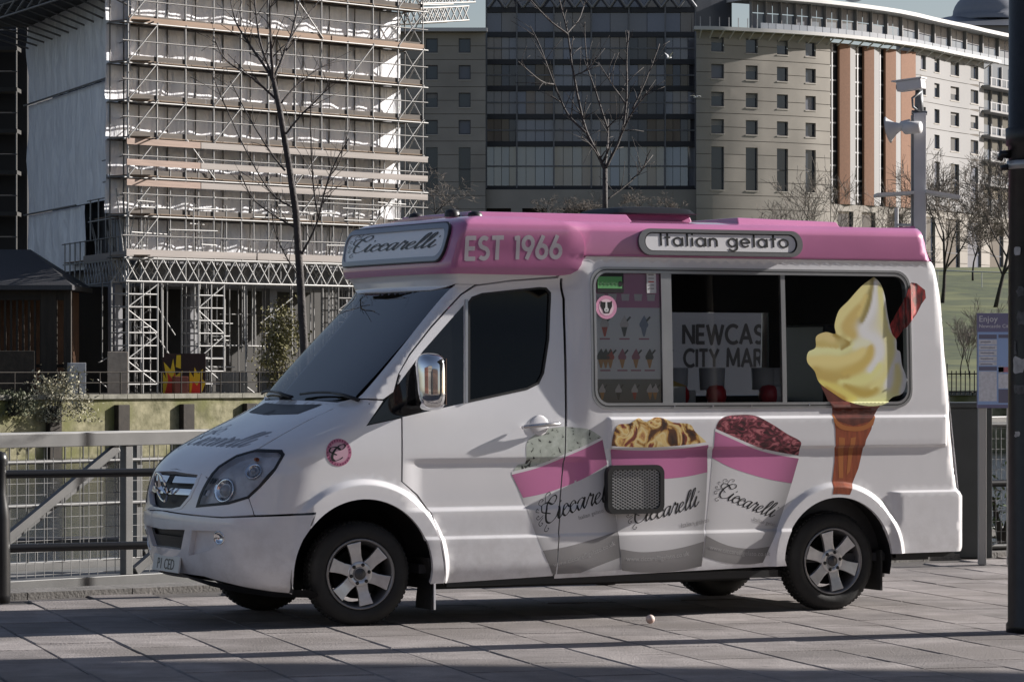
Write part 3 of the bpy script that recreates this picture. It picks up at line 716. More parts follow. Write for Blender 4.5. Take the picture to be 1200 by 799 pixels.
# support towers
def tower(t0, t1, o0, o1, m_):
    for t in (t0, (t0 + t1) / 2, t1):
        for o in (o0, o1): tubeS('tower_leg', f1(t, o, ZB), f1(t, o, 5.8), .05, m_)
    z = .8; k = 0
    while z < 5.6:
        for o in (o0, o1): tubeS('tower_rung', f1(t0, o, z), f1(t1, o, z), .036, m_)
        tubeS('tower_rung', f1(t0, o0, z), f1(t0, o1, z), .036, m_); tubeS('tower_rung', f1(t1, o0, z), f1(t1, o1, z), .036, m_)
        if k % 2 == 0: tubeS('tower_brace', f1(t0 if k % 4 else t1, o0, z), f1(t1 if k % 4 else t0, o0, z + 1.1), .036, m_)
        z += .62; k += 1
tower(.0, 1.9, 0, -1.2, steel); tower(4.6, 6.3, 0, -1.2, steel); tower(2.6, 3.6, -2.4, -3.4, steel_d); tower(14.3, 16.3, 0, -1.2, steel_d); tower(18.2, 20.2, 0, -1.2, steel_d)
for k in range(70):
    t = rs.uniform(-.3, 12) if k < 36 else rs.uniform(13.5, TL); o_ = rs.uniform(-2.5, -.2); tubeS('upright', f1(t, o_, rs.uniform(ZB, 3)), f1(t + rs.uniform(-.05, .05), o_, 5.8), .036, steel_d if k % 2 else steel)
for k in range(26):
    t = rs.uniform(-.2, 11); z = rs.uniform(.6, 4.6); o_ = rs.uniform(-3, -.1); tubeS('putlog' if k % 2 else 'brace', f1(t, o_, z), f1(t + rs.uniform(.8, 2.4), o_, z + (rs.uniform(-.05, .05) if k % 2 else rs.uniform(-1.4, 1.4))), .034, steel_d if k % 3 == 0 else steel)
# temporary roof: dark overhang at the left face, lattice end at the right
tr = empty('temporary_roof', (C0.x, C0.y, 20.5)); tag(tr, 'dark sheeted temporary roof overhanging the scaffolded building', 'roof')
def Tq(v): return v - tr.location
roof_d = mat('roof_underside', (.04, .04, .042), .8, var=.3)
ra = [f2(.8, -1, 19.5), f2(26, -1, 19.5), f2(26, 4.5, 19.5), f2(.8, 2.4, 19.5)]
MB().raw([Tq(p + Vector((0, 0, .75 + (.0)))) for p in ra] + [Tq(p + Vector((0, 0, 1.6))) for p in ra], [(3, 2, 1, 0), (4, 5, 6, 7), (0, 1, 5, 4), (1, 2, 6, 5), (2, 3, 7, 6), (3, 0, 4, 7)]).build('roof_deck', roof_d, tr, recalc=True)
for k in range(13):
    t = 1 + k * 2; a = 2.4 + 2.1 * t / 26; pole('roof_strut', Tq(f2(t, -.4, 19.0)), Tq(f2(t, a - .2, 20.3)), .05, steel_d, tr); pole('roof_strut', Tq(f2(t, a - .1, 20.25)), Tq(f2(t + 2, a + .05, 19.6)), .05, steel_d, tr)
pole('roof_chord', Tq(f2(.8, 2.3, 19.55)), Tq(f2(26, 4.4, 19.55)), .06, steel_d, tr); pole('roof_chord', Tq(f2(.8, 2.3, 20.2)), Tq(f2(26, 4.4, 20.2)), .06, steel_d, tr)
for zz, dx in ((19.6, 0), (20.6, .5), (21.8, .9)):
    for o in (0, -1.6):
        a0, a1 = f1(TL - .2, o, zz), f1(TL + 4.6 + dx, o - 1.0, zz + .55); b0, b1 = a0 + Vector((0, 0, .75)), a1 + Vector((0, 0, .75))
        pole('roof_chord', Tq(a0), Tq(a1), .05, steel, tr); pole('roof_chord', Tq(b0), Tq(b1), .05, steel, tr)
        for k in range(8): pole('roof_strut', Tq(a0.lerp(a1, k / 8)), Tq(b0.lerp(b1, (k + 1) / 8)), .04, steel, tr); pole('roof_strut', Tq(b0.lerp(b1, k / 8)), Tq(a0.lerp(a1, (k + 1) / 8)), .04, steel, tr)
# dark scaffolded block at the far left edge
lb = empty('dark_building', (at(-20, 427, 197).x, 197, ZB)); tag(lb, 'dark building with scaffold landings left of the white sheeted wall', 'building')
xw = at(24, 427, 197).x - lb.location.x
MB().box(-12, xw + .1, 2, 14, 0, 21).build('wall', mat('dark_wall', (.025, .025, .027), .9), lb)
for z in (7.5, 9.8, 12.1, 14.4, 16.7, 19): block('landing', (xw - 2.4, .9, z), (4.4, 1.7, .22), mat('landing_dark', (.05, .048, .045), .9), lb); pole('landing_rail', (xw - 4.5, .1, z + 1), (xw - .2, .1, z + 1), .035, steel_d, lb)
for dx in (-.25, -2.2): pole('landing_post', (xw + dx, .12, 0), (xw + dx, .12, 20.5), .05, steel_d, lb)

# ---------------------------------------------------------------- things on the far quay
sh = empty('timber_shed', (at(0, 427, 166).x - 2.5, 172.5, ZB)); tag(sh, 'dark timber quayside shed with slatted walls and hipped roof', 'shed')
X1 = at(86, 427, 168.6).x - sh.location.x; W0_ = -7.0
zz = lambda py, Y: at(0, py, Y).z - ZB
ze, zr = zz(334, 168), zz(292, 172); xr = at(34, 427, 172).x - sh.location.x
rv = [(W0_ - 1, -4.4, ze), (X1, -4.4, ze), (X1, 3.8, ze), (W0_ - 1, 3.8, ze), (W0_ + 2.5, 0, zr), (xr, 0, zr)]
MB().raw([*rv, *[(x, y, z - .22) for x, y, z in rv[:4]]], [(0, 1, 5, 4), (1, 2, 5), (2, 3, 4, 5), (3, 0, 4), (6, 7, 1, 0), (7, 8, 2, 1), (9, 6, 0, 3), (8, 9, 3, 2), (9, 8, 7, 6)]).build('roof', mat('corrugated_roof', (.055, .055, .06), .6, .2, var=.2, stretch=(6, 1, 1)), sh)
block('fascia_beam', ((W0_ + X1) / 2, -3.6, ze - .45), (X1 - W0_ - .4, .3, .5), timber_dark, sh)
MB().box(W0_, X1 - .6, -1.0, 3.2, 0, ze - .1).build('back_wall', mat('brown_boarding', (.17, .085, .045), .85, var=.35, vscale=1.2), sh)
for k in range(40):
    x = W0_ + .2 + k * .285
    if x < X1 - .5: block('slat', (x, -3.55, (ze - .7) / 2 + .5), (.10, .12, ze - 1.6), timber_dark, sh)
for z in (1.35, 4.6): block('rail', ((W0_ + X1) / 2, -3.45, z), (X1 - W0_ - .6, .1, .16), timber_dark, sh)
for x in (X1 - 1.2, X1 - .3, X1 - 5.4): block('post', (x, -3.6, ze / 2), (.75 if x < X1 - 1 else .35, .4, ze - .1), timber_dark, sh)
hx0 = at(0, 427, 167.4)
def far_block(name, px0, px1, py0, py1, Y, th, m, label, cat, grp=None):
    Y = YQ((px0 + px1) / 2) + 1.2 + (Y - 167.2)
    a, b = at(px0, py1, Y), at(px1, py0, Y); o = MB().box(-abs(b.x - a.x) / 2, abs(b.x - a.x) / 2, 0, th, 0, b.z - ZB).build(name, m, None, bevel=.02); o.location = ((a.x + b.x) / 2, Y, ZB); o.rotation_euler = (0, 0, R(20)); tag(o, label, cat, grp); return o
far_block('storage_cabinet', 82, 101, 425, 445, 167.5, .6, mat('cabinet_white', (.42, .43, .45), .6, var=.1), 'small white metal cabinet beside the timber shed post', 'cabinet')
far_block('wooden_trough', -12, 41, 411, 432, 167.4, .8, timber_dark, 'long dark timber trough in front of the slatted shed', 'trough')
far_block('plywood_hoarding', 126, 150, 412, 461, 167.9, .1, mat('ply', (.34, .29, .24), .8, var=.2), 'pale plywood hoarding behind the left scaffold tower', 'hoarding')
far_block('timber_planter', 205, 221, 441, 461, 167.2, .6, mat('planter_brown', (.20, .06, .04), .7), 'brown planter standing before the flame mural', 'planter')
for k, (a, b) in enumerate(((252, 291), (300, 346))):
    yb = YQ((a + b) / 2) + 1.6; o = empty('board_fence', (at((a + b) / 2, 427, yb).x, yb, ZB)); tag(o, ('grey board fence right of the flame mural', 'grey board fence under the leafy quay shrub')[k], 'fence'); n_ = 9; w = (b - a) / FPX * 167.6 / n_
    for i in range(n_): block('board', ((i - n_ / 2 + .5) * w, 0, .55), (w * .92, .05, 1.0 + .1 * (i % 2)), mat('grey_board', (.20, .19, .175), .9, var=.25), o)
# flame mural
YM = YQ(214) + 1.9; fm = empty('flame_mural', (at(214, 427, YM).x, YM, ZB)); tag(fm, 'flat black panel painted with red and yellow flames on the far quay', 'mural')
def fmp(px, py): p = at(px, py, YM); return (p.x - fm.location.x, p.z - ZB)
MB().box(fmp(190, 0)[0], fmp(241, 0)[0], 0, .08, .05, fmp(0, 414)[1]).build('panel', mat('mural_black', (.03, .012, .01), .7), fm)
for nm, colr, y, P in (('flame', (.75, .50, .02), -.01, [(191, 461), (191, 436), (195, 444), (192, 424), (200, 433), (203, 420), (206, 440), (214, 434), (210, 461)]), ('flame', (.65, .04, .02), -.02, [(193, 461), (197, 446), (196, 436), (202, 444), (205, 436), (206, 461)]), ('flame', (.75, .50, .02), -.01, [(206, 430), (207, 416), (212, 416), (212, 432)]),
                    ('flame', (.75, .50, .02), -.01, [(222, 461), (222, 434), (227, 442), (228, 430), (232, 438), (238, 432), (237, 444), (241, 448), (236, 461)]), ('flame', (.65, .04, .02), -.02, [(224, 461), (226, 446), (231, 452), (235, 444), (235, 461)])):
    MB().prism([(fmp(*p)[0], fmp(*p)[1]) for p in P], 0, .008, Matrix.Translation((0, y, 0)) @ Matrix.Rotation(R(90), 4, 'X')).build(nm, mat('mural_%s' % ('y' if colr[1] > .2 else 'r'), colr, .6), fm, recalc=True)
# quay handrail on the far side
qp = QO - N1 * .3 + D1 * tq(120); qr = empty('quay_handrail', (qp.x, qp.y, ZB), R(48)); tag(qr, 'thin dark handrail along the top of the mossy quay wall', 'railing')
for k in range(17): pole('post', (-9 + k * 1.3, 0, 0), (-9 + k * 1.3, 0, 1.05), .035, timber_dark, qr)
for z in (.55, 1.05): pole('rail', (-9, 0, z), (12, 0, z), .025, timber_dark, qr)
leafm = mat('grey_green_leaf', (.11, .12, .07), .8, var=.5, vscale=2); leafp = mat('pale_leaf', (.38, .36, .26), .8, var=.45, vscale=2); leafo = mat('olive_leaf', (.17, .155, .06), .8, var=.5, vscale=2)
yq = YQ(63) - .4; p = at(63, 509, yq); leafy('wall_shrub', 'pale bushy shrub growing out of the mossy quay wall', (p.x, yq, -.9), 1.25, .5, 1.15, 2000, .085, leafp, 5)
yq = YQ(331) + 1; p = at(331, 460, yq); leafy('quay_shrub', 'tall olive leafy shrub on the far quay by the board fence', (p.x, yq, .3), 1.05, .6, 2.1, 2600, .10, leafo, 6)
yq = YQ(15) - .3; p = at(15, 480, yq); leafy('wall_shrub', 'dark low shrub on the quay wall below the timber trough', (p.x, yq, -.6), 1.0, .4, .6, 900, .09, leafm, 8)

# ================================================================ HOTEL ON THE HILL
HY_ = PC([(440, 404), (570, 404), (815, 402), (880, 404.5), (950, 409), (1000, 414), (1070, 424), (1119, 436), (1142, 441), (1160, 446), (1200, 456), (1260, 470)])
hotel = empty('curved_hotel', (at(815, 427, 402).x, 402, 5)); tag(hotel, 'large curved stone hotel with glass bay and orange fins on the hill', 'building')
HL = hotel.location.copy()
def hp(px, Y, z): return Vector(((px - 600) / FPX * Y, Y, z)) - HL
def mH(px, z, off=0.0):
    Y = HY_(px); p = hp(px, Y, z)
    if off:
        d = hp(px + 2, HY_(px + 2), z) - hp(px - 2, HY_(px - 2), z); n_ = Vector((d.y, -d.x, 0)).normalized(); p = p + n_ * off
    return p
stone = mat('buff_stone', (.31, .283, .248), .85, var=.16, vscale=.22, bump=.1, bscale=2)
stone_w = mat('pale_render', (.265, .258, .255), .8, var=.06, vscale=.1)
hglass = mat('hotel_window_glass', (.05, .06, .08), .06, .3, spec=.6)
hglass2 = mat('hotel_window_blind', (.12, .13, .16), .3, 0)
def zat(py, px): return HCAM + (HORY - py) / FPX * HY_(px)
ZT = 39.6
cols_l = [(506, 7), (544.5, 7)]; cols_r = [(841, 7.5), (881, 7), (917, 6.5), (950, 6)]
rows = [38.1, 35.05, 31.9, 28.8]
def wins(cols, tall=True):
    H = []
    for c_, hw in cols:
        for z in rows: H.append((c_ - hw, c_ + hw, z - .82, z + .82))
        if tall: H.append((c_ - hw, c_ + hw, 21.6, 26.5))
    return H
def rect(a, b, c_, d): return [(a, c_), (b, c_), (b, d), (a, d)]
def stone_wall(p0, p1, z0, z1, H, m, course=1.55, name='stone_course'):
    z = z1
    while z > z0 + .2:
        zl = max(z0, z - course); hs = [(a, b, max(c_, zl - .1), min(d, z + .1)) for a, b, c_, d in H if d > zl and c_ < z]
        thru = sorted((a, b) for a, b, c_, d in hs if c_ < zl + .03 and d > z - .03); part = [(a, b, c_, d) for a, b, c_, d in hs if (a, b) not in thru]
        xs_ = [p0] + [x for t in thru for x in t] + [p1]
        for q in range(0, len(xs_), 2):
            if xs_[q + 1] - xs_[q] > .3:
                surf(name, [rect(xs_[q], xs_[q + 1], zl + .035, z - .035)], mH, m, hotel, holes=[rect(*h) for h in part if xs_[q] <= h[0] <= xs_[q + 1]], depth=.35, step=22)
        z = zl
    surf('backing_wall', [rect(p0, p1, z0, z1)], mH, mat('dark_joint', (.12, .105, .09), .9), hotel, holes=[rect(*h) for h in H], off=-.06, step=40)
    rr = random.Random(int(p0))
    for h in H:
        o = surf('window', [rect(h[0], h[1], h[2], h[3])], mH, hglass2 if rr.random() < .15 else hglass, hotel, off=-.30, step=None)
        if h[3] - h[2] > 3: surf('window_bar', [rect(h[0], h[1], h[2] + 2.35, h[2] + 2.5)], mH, mat('bar_dark', (.05, .05, .055), .6), o, off=-.24, step=None)
        elif h[1] - h[0] > 8: surf('window_frame', [rect(h[0], h[1], h[2], h[3])], mH, mat('frame_grey', (.09, .09, .10), .5, .3), o, holes=[rect(h[0] + 1, h[1] - 1, h[2] + .13, h[3] - .13)], off=-.24, step=None)
        if rr.random() < .3 and h[3] - h[2] < 3: surf('blind', [rect(h[0] + .6, h[1] - .6, h[3] - rr.uniform(.3, 1.0), h[3] - .05)], mH, mat('blind_cream', (.22, .21, .20), .8), o, off=-.285, step=None)
        surf('window_sill', [rect(h[0] - .6, h[1] + .6, h[2] - .14, h[2] - .02)], mH, mat('sill_stone', (.38, .35, .31), .8), o, off=.06, depth=.36, step=None)
Hl = wins(cols_l); stone_wall(446, 569, 10, ZT, Hl, stone)
Hr = wins(cols_r) + [(c_ - 10, c_ + 10, 14.2, 17.2) for c_ in (842, 885, 925, 958)]
stone_wall(816, 973, 10, ZT, Hr, stone)
Hw = [(1079, 1085, z - .85, z + .85) for z in rows] + [(1095, 1101, z - .85, z + .85) for z in rows] + [(1114, 1124, z - .85, z + .85) for z in rows] + [(1137.5, 1146.5, z - .85, z + .85) for z in rows]
Hw += [(1095, 1101, 22, 26.4), (1114, 1124, 22, 26.4), (1137.5, 1146.5, 22, 26.4)]
stone_wall(1071, 1153, 20.5, ZT, Hw, stone_w, 3.1, 'render_panel')
Hb = [(a, b, 13, 19.6) for a, b in ((982, 1000), (1010, 1026), (1040, 1058), (1078, 1096), (1108, 1125), (1134, 1150), (1160, 1176))]
stone_wall(974, 1262, 10, 20.4, Hb, stone)
surf('undercroft_wall', [rect(974, 1262, 10, 20.4)], mH, mat('undercroft_dark', (.05, .035, .03), .9), hotel, off=-3, step=60)
for a in (1000, 1026, 1058, 1096, 1125, 1150, 1176): surf('pier_face', [rect(a - 5, a - .5, 13, 19.5)], mH, mat('orange_render', (.25, .125, .072), .8, var=.1), hotel, off=-.9, depth=.5, step=None)
# orange and white fins in front of a dark slot
surf('slot_wall', [rect(972, 1072, 20.4, ZT - .4)], mH, mat('slot_dark', (.03, .03, .034), .35), hotel, off=-.5, step=30)
orange = mat('orange_render', (.25, .125, .072), .8, var=.1)
for a, mid, b in ((984, 994, 1002.5), (1013, 1022, 1030.5), (1038, 1047.5, 1055.5), (1056, 1070.5, 1071.5)):
    surf('orange_fin', [rect(a, mid, 20.4, ZT - .5)], lambda px, z, o, a=a, mid=mid: mH(px, z, o + .30 * (px - a) / (mid - a)), orange, hotel, depth=.3, step=None)
    surf('white_fin', [rect(mid + .05, b, 20.4, ZT - .5)], lambda px, z, o, mid=mid, b=b: mH(px, z, o + .30 - .30 * (px - mid) / (b - mid)), stone_w, hotel, depth=.3, step=None)
for a in (977.5, 1007.5, 1034): 
    for k in range(11): surf('slot_mullion', [rect(a - 4, a + 5, 21.5 + k * 1.65, 21.68 + k * 1.65)], mH, mat('mullion_grey', (.35, .35, .36), .5, .4), hotel, off=-.34, step=None)
    surf('slot_mullion', [rect(a - .6, a + .6, 20.6, 39)], mH, MATS['mullion_grey'], hotel, off=-.30, step=None)
# canopy ledge with brackets along the parapet
ledge = mat('white_ledge', (.48, .47, .46), .6)
for p0, p1 in ((446, 571), (813, 1162)): surf('parapet_ledge', [rect(p0, p1, ZT + .02, ZT + .42)], mH, ledge, hotel, off=1.3, depth=1.9, step=20)
for k in range(30):
    px = 820 + k * 11.5; a = mH(px, ZT - .05, .3); b_ = mH(px, ZT - .75, 0); MB().bar(mH(px, ZT - .02, 1.2), mH(px, ZT - .8, .02), .12).build('ledge_bracket', ledge, hotel)
# recessed glazed top storey and roof
def mT(px, z, off=0.0): return mH(px, z, off - 3.0)
pgl = mat('penthouse_glass', (.16, .18, .21), .08, 0, spec=.7)
rr = random.Random(4)
for k in range(34):
    a = 896 + k * 9.3
    surf('top_pane', [rect(a + .35, a + 8.95, ZT + .9, ZT + 2.6)], mT, (pgl, hglass2)[rr.random() < .25], hotel, off=rr.uniform(-.05, .05), step=None)
    surf('top_panel', [rect(a + .35, a + 8.95, ZT + 2.7, ZT + 4.0)], mT, mat('grey_panel', (.13, .13, .14), .5), hotel, off=0, step=None)
    if k % 2 == 0: surf('top_mullion', [rect(a - .5, a + .5, ZT + .4, ZT + 4.1)], mT, stone_w, hotel, off=.35, depth=.5, step=None)
for k in range(34): surf('balustrade_panel', [rect(896 + k * 9.3, 904.6 + k * 9.3, ZT + .45, ZT + 1.3)], mT, mat('balustrade_glass', (.30, .32, .35), .15, 0), hotel, off=2.2, depth=.05, step=None)
surf('roof_edge', [rect(888, 1262, ZT + 4.1, ZT + 4.55)], mT, mat('roof_white', (.55, .54, .53), .6), hotel, off=2.0, depth=6, step=20)
surf('roof_skin', [rect(888, 1262, ZT + 4.56, ZT + 5.4)], lambda px, z, o: mT(px, z, o + 1.8 - (z - ZT - 4.56) * 6), mat('standing_seam', (.16, .17, .19), .4, .4), hotel, step=20)
surf('rooftop_block', [rect(817, 896, ZT + .3, ZT + 6)], lambda px, z, o: mH(px, z, o - 7), mat('plant_room', (.10, .105, .12), .3), hotel, depth=3, step=30)
for k in range(7): surf('rooftop_rail', [rect(820 + k * 11, 820.8 + k * 11, ZT + .4, ZT + 1.6)], mH, mat('rail_grey', (.3, .3, .31), .5, .5), hotel, off=.2, depth=.06, step=None)
MB().lathe([(1.9, -.1), (1.9, .1), (1.5, .1), (1.5, -.1)], 28, Matrix.Translation(mT(1012, ZT + 6.6, 1.5)), True).build('roof_emblem', mat('emblem_white', (.6, .6, .6), .5), hotel)
# right end: glazed bay with balconies
surf('end_glazing', [rect(1154, 1262, 20.5, ZT + .4)], mH, mat('end_glass', (.10, .115, .14), .1, 0, spec=.6), hotel, off=-1.0, step=30)
for k in range(9): surf('end_mullion', [rect(1156 + k * 12, 1156.8 + k * 12, 20.5, ZT)], mH, stone_w, hotel, off=-.7, depth=.3, step=None)
for z in (24.2, 27.3, 30.4, 33.5, 36.6):
    surf('balcony_slab', [rect(1151, 1215, z - .15, z + .1)], mH, stone_w, hotel, off=1.1, depth=2.0, step=20)
    surf('balcony_rail', [rect(1151, 1215, z + 1.0, z + 1.08)], mH, MATS['rail_grey'], hotel, off=1.1, depth=.06, step=20)
    for k in range(11): surf('balcony_baluster', [rect(1151.5 + k * 6, 1152.1 + k * 6, z + .1, z + 1.0)], mH, MATS['rail_grey'], hotel, off=1.1, depth=.05, step=None)
# dark glass bay between the stone wings
YB = 409.0
def mB2(px, z, off=0.0): return hp(px, YB - off, z)
xs = [570, 605.6, 649, 693, 737, 779.6, 815]; ysr = [-14, 12, 41, 73, 104, 137, 169, 221]
bayg = [mat('bay_glass_%d' % i, c_, r_, .4, spec=s_) for i, (c_, r_, s_) in enumerate((((.15, .148, .175), .10, .6), ((.19, .188, .215), .14, .6), ((.07, .07, .085), .05, .7), ((.27, .28, .31), .08, .7)))]  # pane colours imitate broken reflections; the bottom row is painted brighter
zr_ = [HCAM + (HORY - y) / FPX * YB for y in ysr]; mull = mat('bay_mullion', (.16, .16, .17), .5, .4)
surf('bay_backing', [rect(569, 816, 18, zr_[0])], mB2, mat('bay_dark', (.03, .03, .035), .8), hotel, off=-1.5, step=60); rr = random.Random(9)
for j in range(7):
    for i in range(6):
        m_ = bayg[3] if j == 6 else bayg[0 if j < 2 else rr.choice((0, 1, 2, 2))]
        nsub = 4 if j > 1 else 2
        for k in range(nsub):
            a = xs[i] + (xs[i + 1] - xs[i]) * k / nsub; b_ = xs[i] + (xs[i + 1] - xs[i]) * (k + 1) / nsub; tl = rr.uniform(-.03, .03); t2 = rr.uniform(-.03, .03)
            surf('bay_pane', [rect(a + .25, b_ - .25, zr_[j + 1] + .12, zr_[j] - .12)], lambda px, z, o, a=a, tl=tl, t2=t2, z0=zr_[j]: mB2(px, z, o + tl * (px - a) * .1 + t2 * (z - z0)), m_, hotel, step=None)
for x in xs: surf('bay_column', [rect(x - .9, x + .9, zr_[-1], zr_[0])], mB2, mull, hotel, off=.6, depth=.7, step=None)
for z in zr_: surf('bay_transom', [rect(569, 816, z - .3, z + .3)], mB2, mat('transom_dark', (.035, .035, .04), .5, .3), hotel, off=.45, depth=.6, step=None)
for j in range(2, 7):
    z = (zr_[j] + zr_[j + 1]) / 2; surf('bay_transom', [rect(569, 816, z - .08, z + .08)], mB2, mull, hotel, off=.2, depth=.3, step=None)
for k in range(12):
    a = 572 + k * 20.3; pole('bay_truss', mB2(a, HCAM + (HORY - 10) / FPX * YB, 1.2), mB2(a + 10, HCAM + (HORY + 4) / FPX * YB, 1.2), .18, mat('truss_grey', (.22, .22, .23), .5, .4), hotel); pole('bay_truss', mB2(a + 10, HCAM + (HORY + 4) / FPX * YB, 1.2), mB2(a + 20.3, HCAM + (HORY - 10) / FPX * YB, 1.2), .18, MATS['truss_grey'], hotel)
zz_ = zr_[-1]
surf('podium_wall', [rect(569.5, 815.5, 10, zz_ - .32)], lambda px, z, o: hp(px, 405.0 - o, z), stone, hotel, holes=[rect(a, a + 29, 17.6, 19.6) for a in (569.9, 612, 660, 705, 750)], depth=.6, step=40)
surf('podium_recess', [rect(569.5, 815.5, 10, zz_ - .4)], lambda px, z, o: hp(px, 406.5 - o, z), MATS['undercroft_dark'], hotel, step=80)
MB().box(-60, 46, 62, 66, 0, 36).build('rear_wall', stone, hotel)
# domed building behind
db = empty('domed_building', (at(1168, 427, 640).x, 640, 10)); tag(db, 'grey domed rooftop seen behind the right end of the hotel', 'building')
zd = lambda py: at(0, py, 640).z - 10
MB().box(-16, 14, -4, 20, 0, zd(33)).build('wall', stone_w, db)
MB().raw([(-17, -5, zd(33)), (15, -5, zd(33)), (15, 21, zd(33)), (-17, 21, zd(33)), (-8, 4, zd(17)), (8, 4, zd(17)), (8, 12, zd(17)), (-8, 12, zd(17))], [(0, 1, 5, 4), (1, 2, 6, 5), (2, 3, 7, 6), (3, 0, 4, 7), (4, 5, 6, 7)]).build('roof', mat('standing_seam', (.16, .17, .19), .4, .4), db)
MB().lathe([(7.2, zd(20)), (7.2, zd(14))] + [(7.0 * math.cos(R(a)), zd(14) + 5.0 * math.sin(R(a))) for a in range(0, 91, 10)], 28, Matrix.Translation((0, 8, 0)) @ Matrix.Rotation(R(90), 4, 'X')).build('dome', mat('lead_grey', (.22, .23, .26), .5), db, True)

# trees and shrubs on the hill and before the hotel
HT = 'bare trees on the grass hillside'
for k, (px, Y, h, sd_, lb_) in enumerate(((1104, 300, 14, 1, 'large bare tree on the grass slope behind the pink roof corner'), (1166, 290, 14.5, 2, 'large bare tree on the slope beside the black column'), (1140, 345, 9, 3, 'smaller bare tree between the two large trees on the slope'))):
    x = at(px, 427, Y).x; bare_tree('bare_tree', lb_, (x, Y, hillz(x, Y) - .2), h, sd_, .5, h * .014, HT, 5, 4, tw=.026, mk=mat('crown_twigs', (.16, .132, .11), .9))
for k, (px, Y, h) in enumerate(((905, 385, 15), (968, 380, 16), (1018, 384, 13), (1052, 388, 12))):
    x = at(px, 427, Y).x; bare_tree('bare_tree', ('slim bare tree below the second window column of the stone front', 'slim bare tree before the dark slot of the orange fins', 'slim bare tree below the middle orange fins', 'slim bare tree right beside the grey camera mast')[k], (x, Y, 8.5), h, 20 + k, .5, .14, 'row of bare trees before the hotel', 4, 4, tw=.03, mk=mat('pale_twigs', (.19, .16, .135), .9))
for k, (px, Y, h, wd) in enumerate(((514, 380, 9.5, 1), (640, 392, 4, 1), (664, 392, 5, 1), (690, 392, 5, 1), (752, 392, 5.5, 1), (786, 392, 4.5, 1))):
    x = at(px, 427, Y).x; bare_tree('bare_shrub', ('wide bare shrub below the left stone wing' if k == 0 else ('low bare shrub at the left of the glass bay podium', 'bare shrub left of the candelabra tree on the podium', 'bare shrub directly behind the candelabra tree trunk', 'tall bare shrub between candelabra tree and rooflight', 'bare shrub on the podium behind the van rooflight')[k - 1]), (x, Y, at(0, 262 if k == 0 else 254, Y).z - 1), h, 40 + k, .75, .10, None if k == 0 else 'bare shrubs along the hotel podium', 4, 4, cat='shrub', tw=.02, mk=MATS['pale_twigs'])
for k, (px, Y, h) in enumerate(((1126, 210, 4.0), (1137, 205, 3.6), (1150, 215, 5))):
    x = at(px, 427, Y).x; bare_tree('bare_shrub', ('pale bare sapling on the lawn near the railings', 'pale bare sapling on the lawn by the notice board', 'taller bare sapling behind the notice board')[k], (x, Y, hillz(x, Y) - .1), h, 60 + k, .35, .05, None, 4, 4, cat='sapling', tw=.012, mk=mat('sapling_twigs', (.20, .17, .15), .9))
# path rail on the slope, railing at the lawn edge
pr = empty('slope_handrail', (at(1150, 427, 330).x, 330, hillz(at(1150, 427, 330).x, 330))); tag(pr, 'long pale handrail crossing the grass slope below the hotel', 'railing')
pole('rail', (-20, 4, 2.2), (8, -2, 1.1), .06, mat('rail_pale', (.45, .45, .44), .6), pr)
for k in range(8): f = k / 7; pole('post', (-20 + 28 * f, 4 - 6 * f, .2 - .5), (-20 + 28 * f, 4 - 6 * f, 2.2 - 1.1 * f), .04, MATS['rail_pale'], pr)
lr = empty('lawn_railing', (at(1140, 427, 171.5).x, 171.5, .3)); tag(lr, 'black upright railings along the lawn edge across the water', 'railing')
for k in range(30): pole('baluster', (-3 + k * .22, 0, 0), (-3 + k * .22, 0, 1.15 + (.35 if k % 8 == 0 else 0)), .03, timber_dark, lr)
for z in (.15, 1.0): pole('rail', (-3.1, 0, z), (3.5, 0, z), .03, timber_dark, lr)

# ================================================================ THE VAN
VTH = R(25.5); VC, VS = math.cos(VTH), math.sin(VTH); VPX, VPY = -0.994, 23.7
CL = 0.99                                         # centre line: local y
CABW = PC([(.22, .93), (.30, .965), (.40, .985), (.75, .99), (1.10, .985), (1.35, .97), (1.6, .945), (1.9, .91), (2.2, .875), (2.27, .872), (2.33, .895), (2.38, .935), (2.42, .948), (2.5, .956), (2.66, .972), (2.70, .965), (2.735, .93), (2.765, .86)])
BOXW = PC([(.22, .94), (.30, .975), (.40, .985), (1.4, .985), (2.0, .968), (2.46, .947), (2.49, .946), (2.503, .956), (2.52, .958), (2.67, .952), (2.705, .935), (2.735, .89), (2.765, .82)])
U0 = PC([(.22, -.78), (.28, -.93), (.36, -1.0), (.45, -1.035), (.60, -1.065), (.69, -1.078), (.74, -1.074), (.77, -1.065), (.88, -1.05), (1.0, -1.0), (1.07, -.945), (1.15, -.84), (1.25, -.65), (1.35, -.435), (1.45, -.21), (1.5, -.10), (1.55, -.055), (2.2, .565), (2.26, .62), (2.29, .64), (2.33, .64), (2.37, .62), (2.42, .61), (2.55, .635), (2.70, .69), (2.74, .75), (2.765, .86)])
UA = PC([(.22, .5), (.36, .62), (.69, .63), (.9, .68), (1.07, .66), (1.15, .56), (1.25, .5), (1.35, .48), (1.5, .22), (1.55, .17), (2.26, .13), (2.33, .12), (2.42, .10), (2.76, .10)])
UN = PC([(.22, 2.4), (.9, 2.4), (1.07, 2.6), (1.35, 2.6), (1.5, 2.3), (2.2, 2.3), (2.4, 3), (2.76, 3)])
UR = PC([(.3, 4.69), (.45, 4.75), (.80, 4.75), (.83, 4.73), (.86, 4.715), (1.8, 4.62), (2.49, 4.535), (2.505, 4.50), (2.765, 4.44)])
FA, RA = (0.0, .36), (3.67, .36)                  # wheel centres
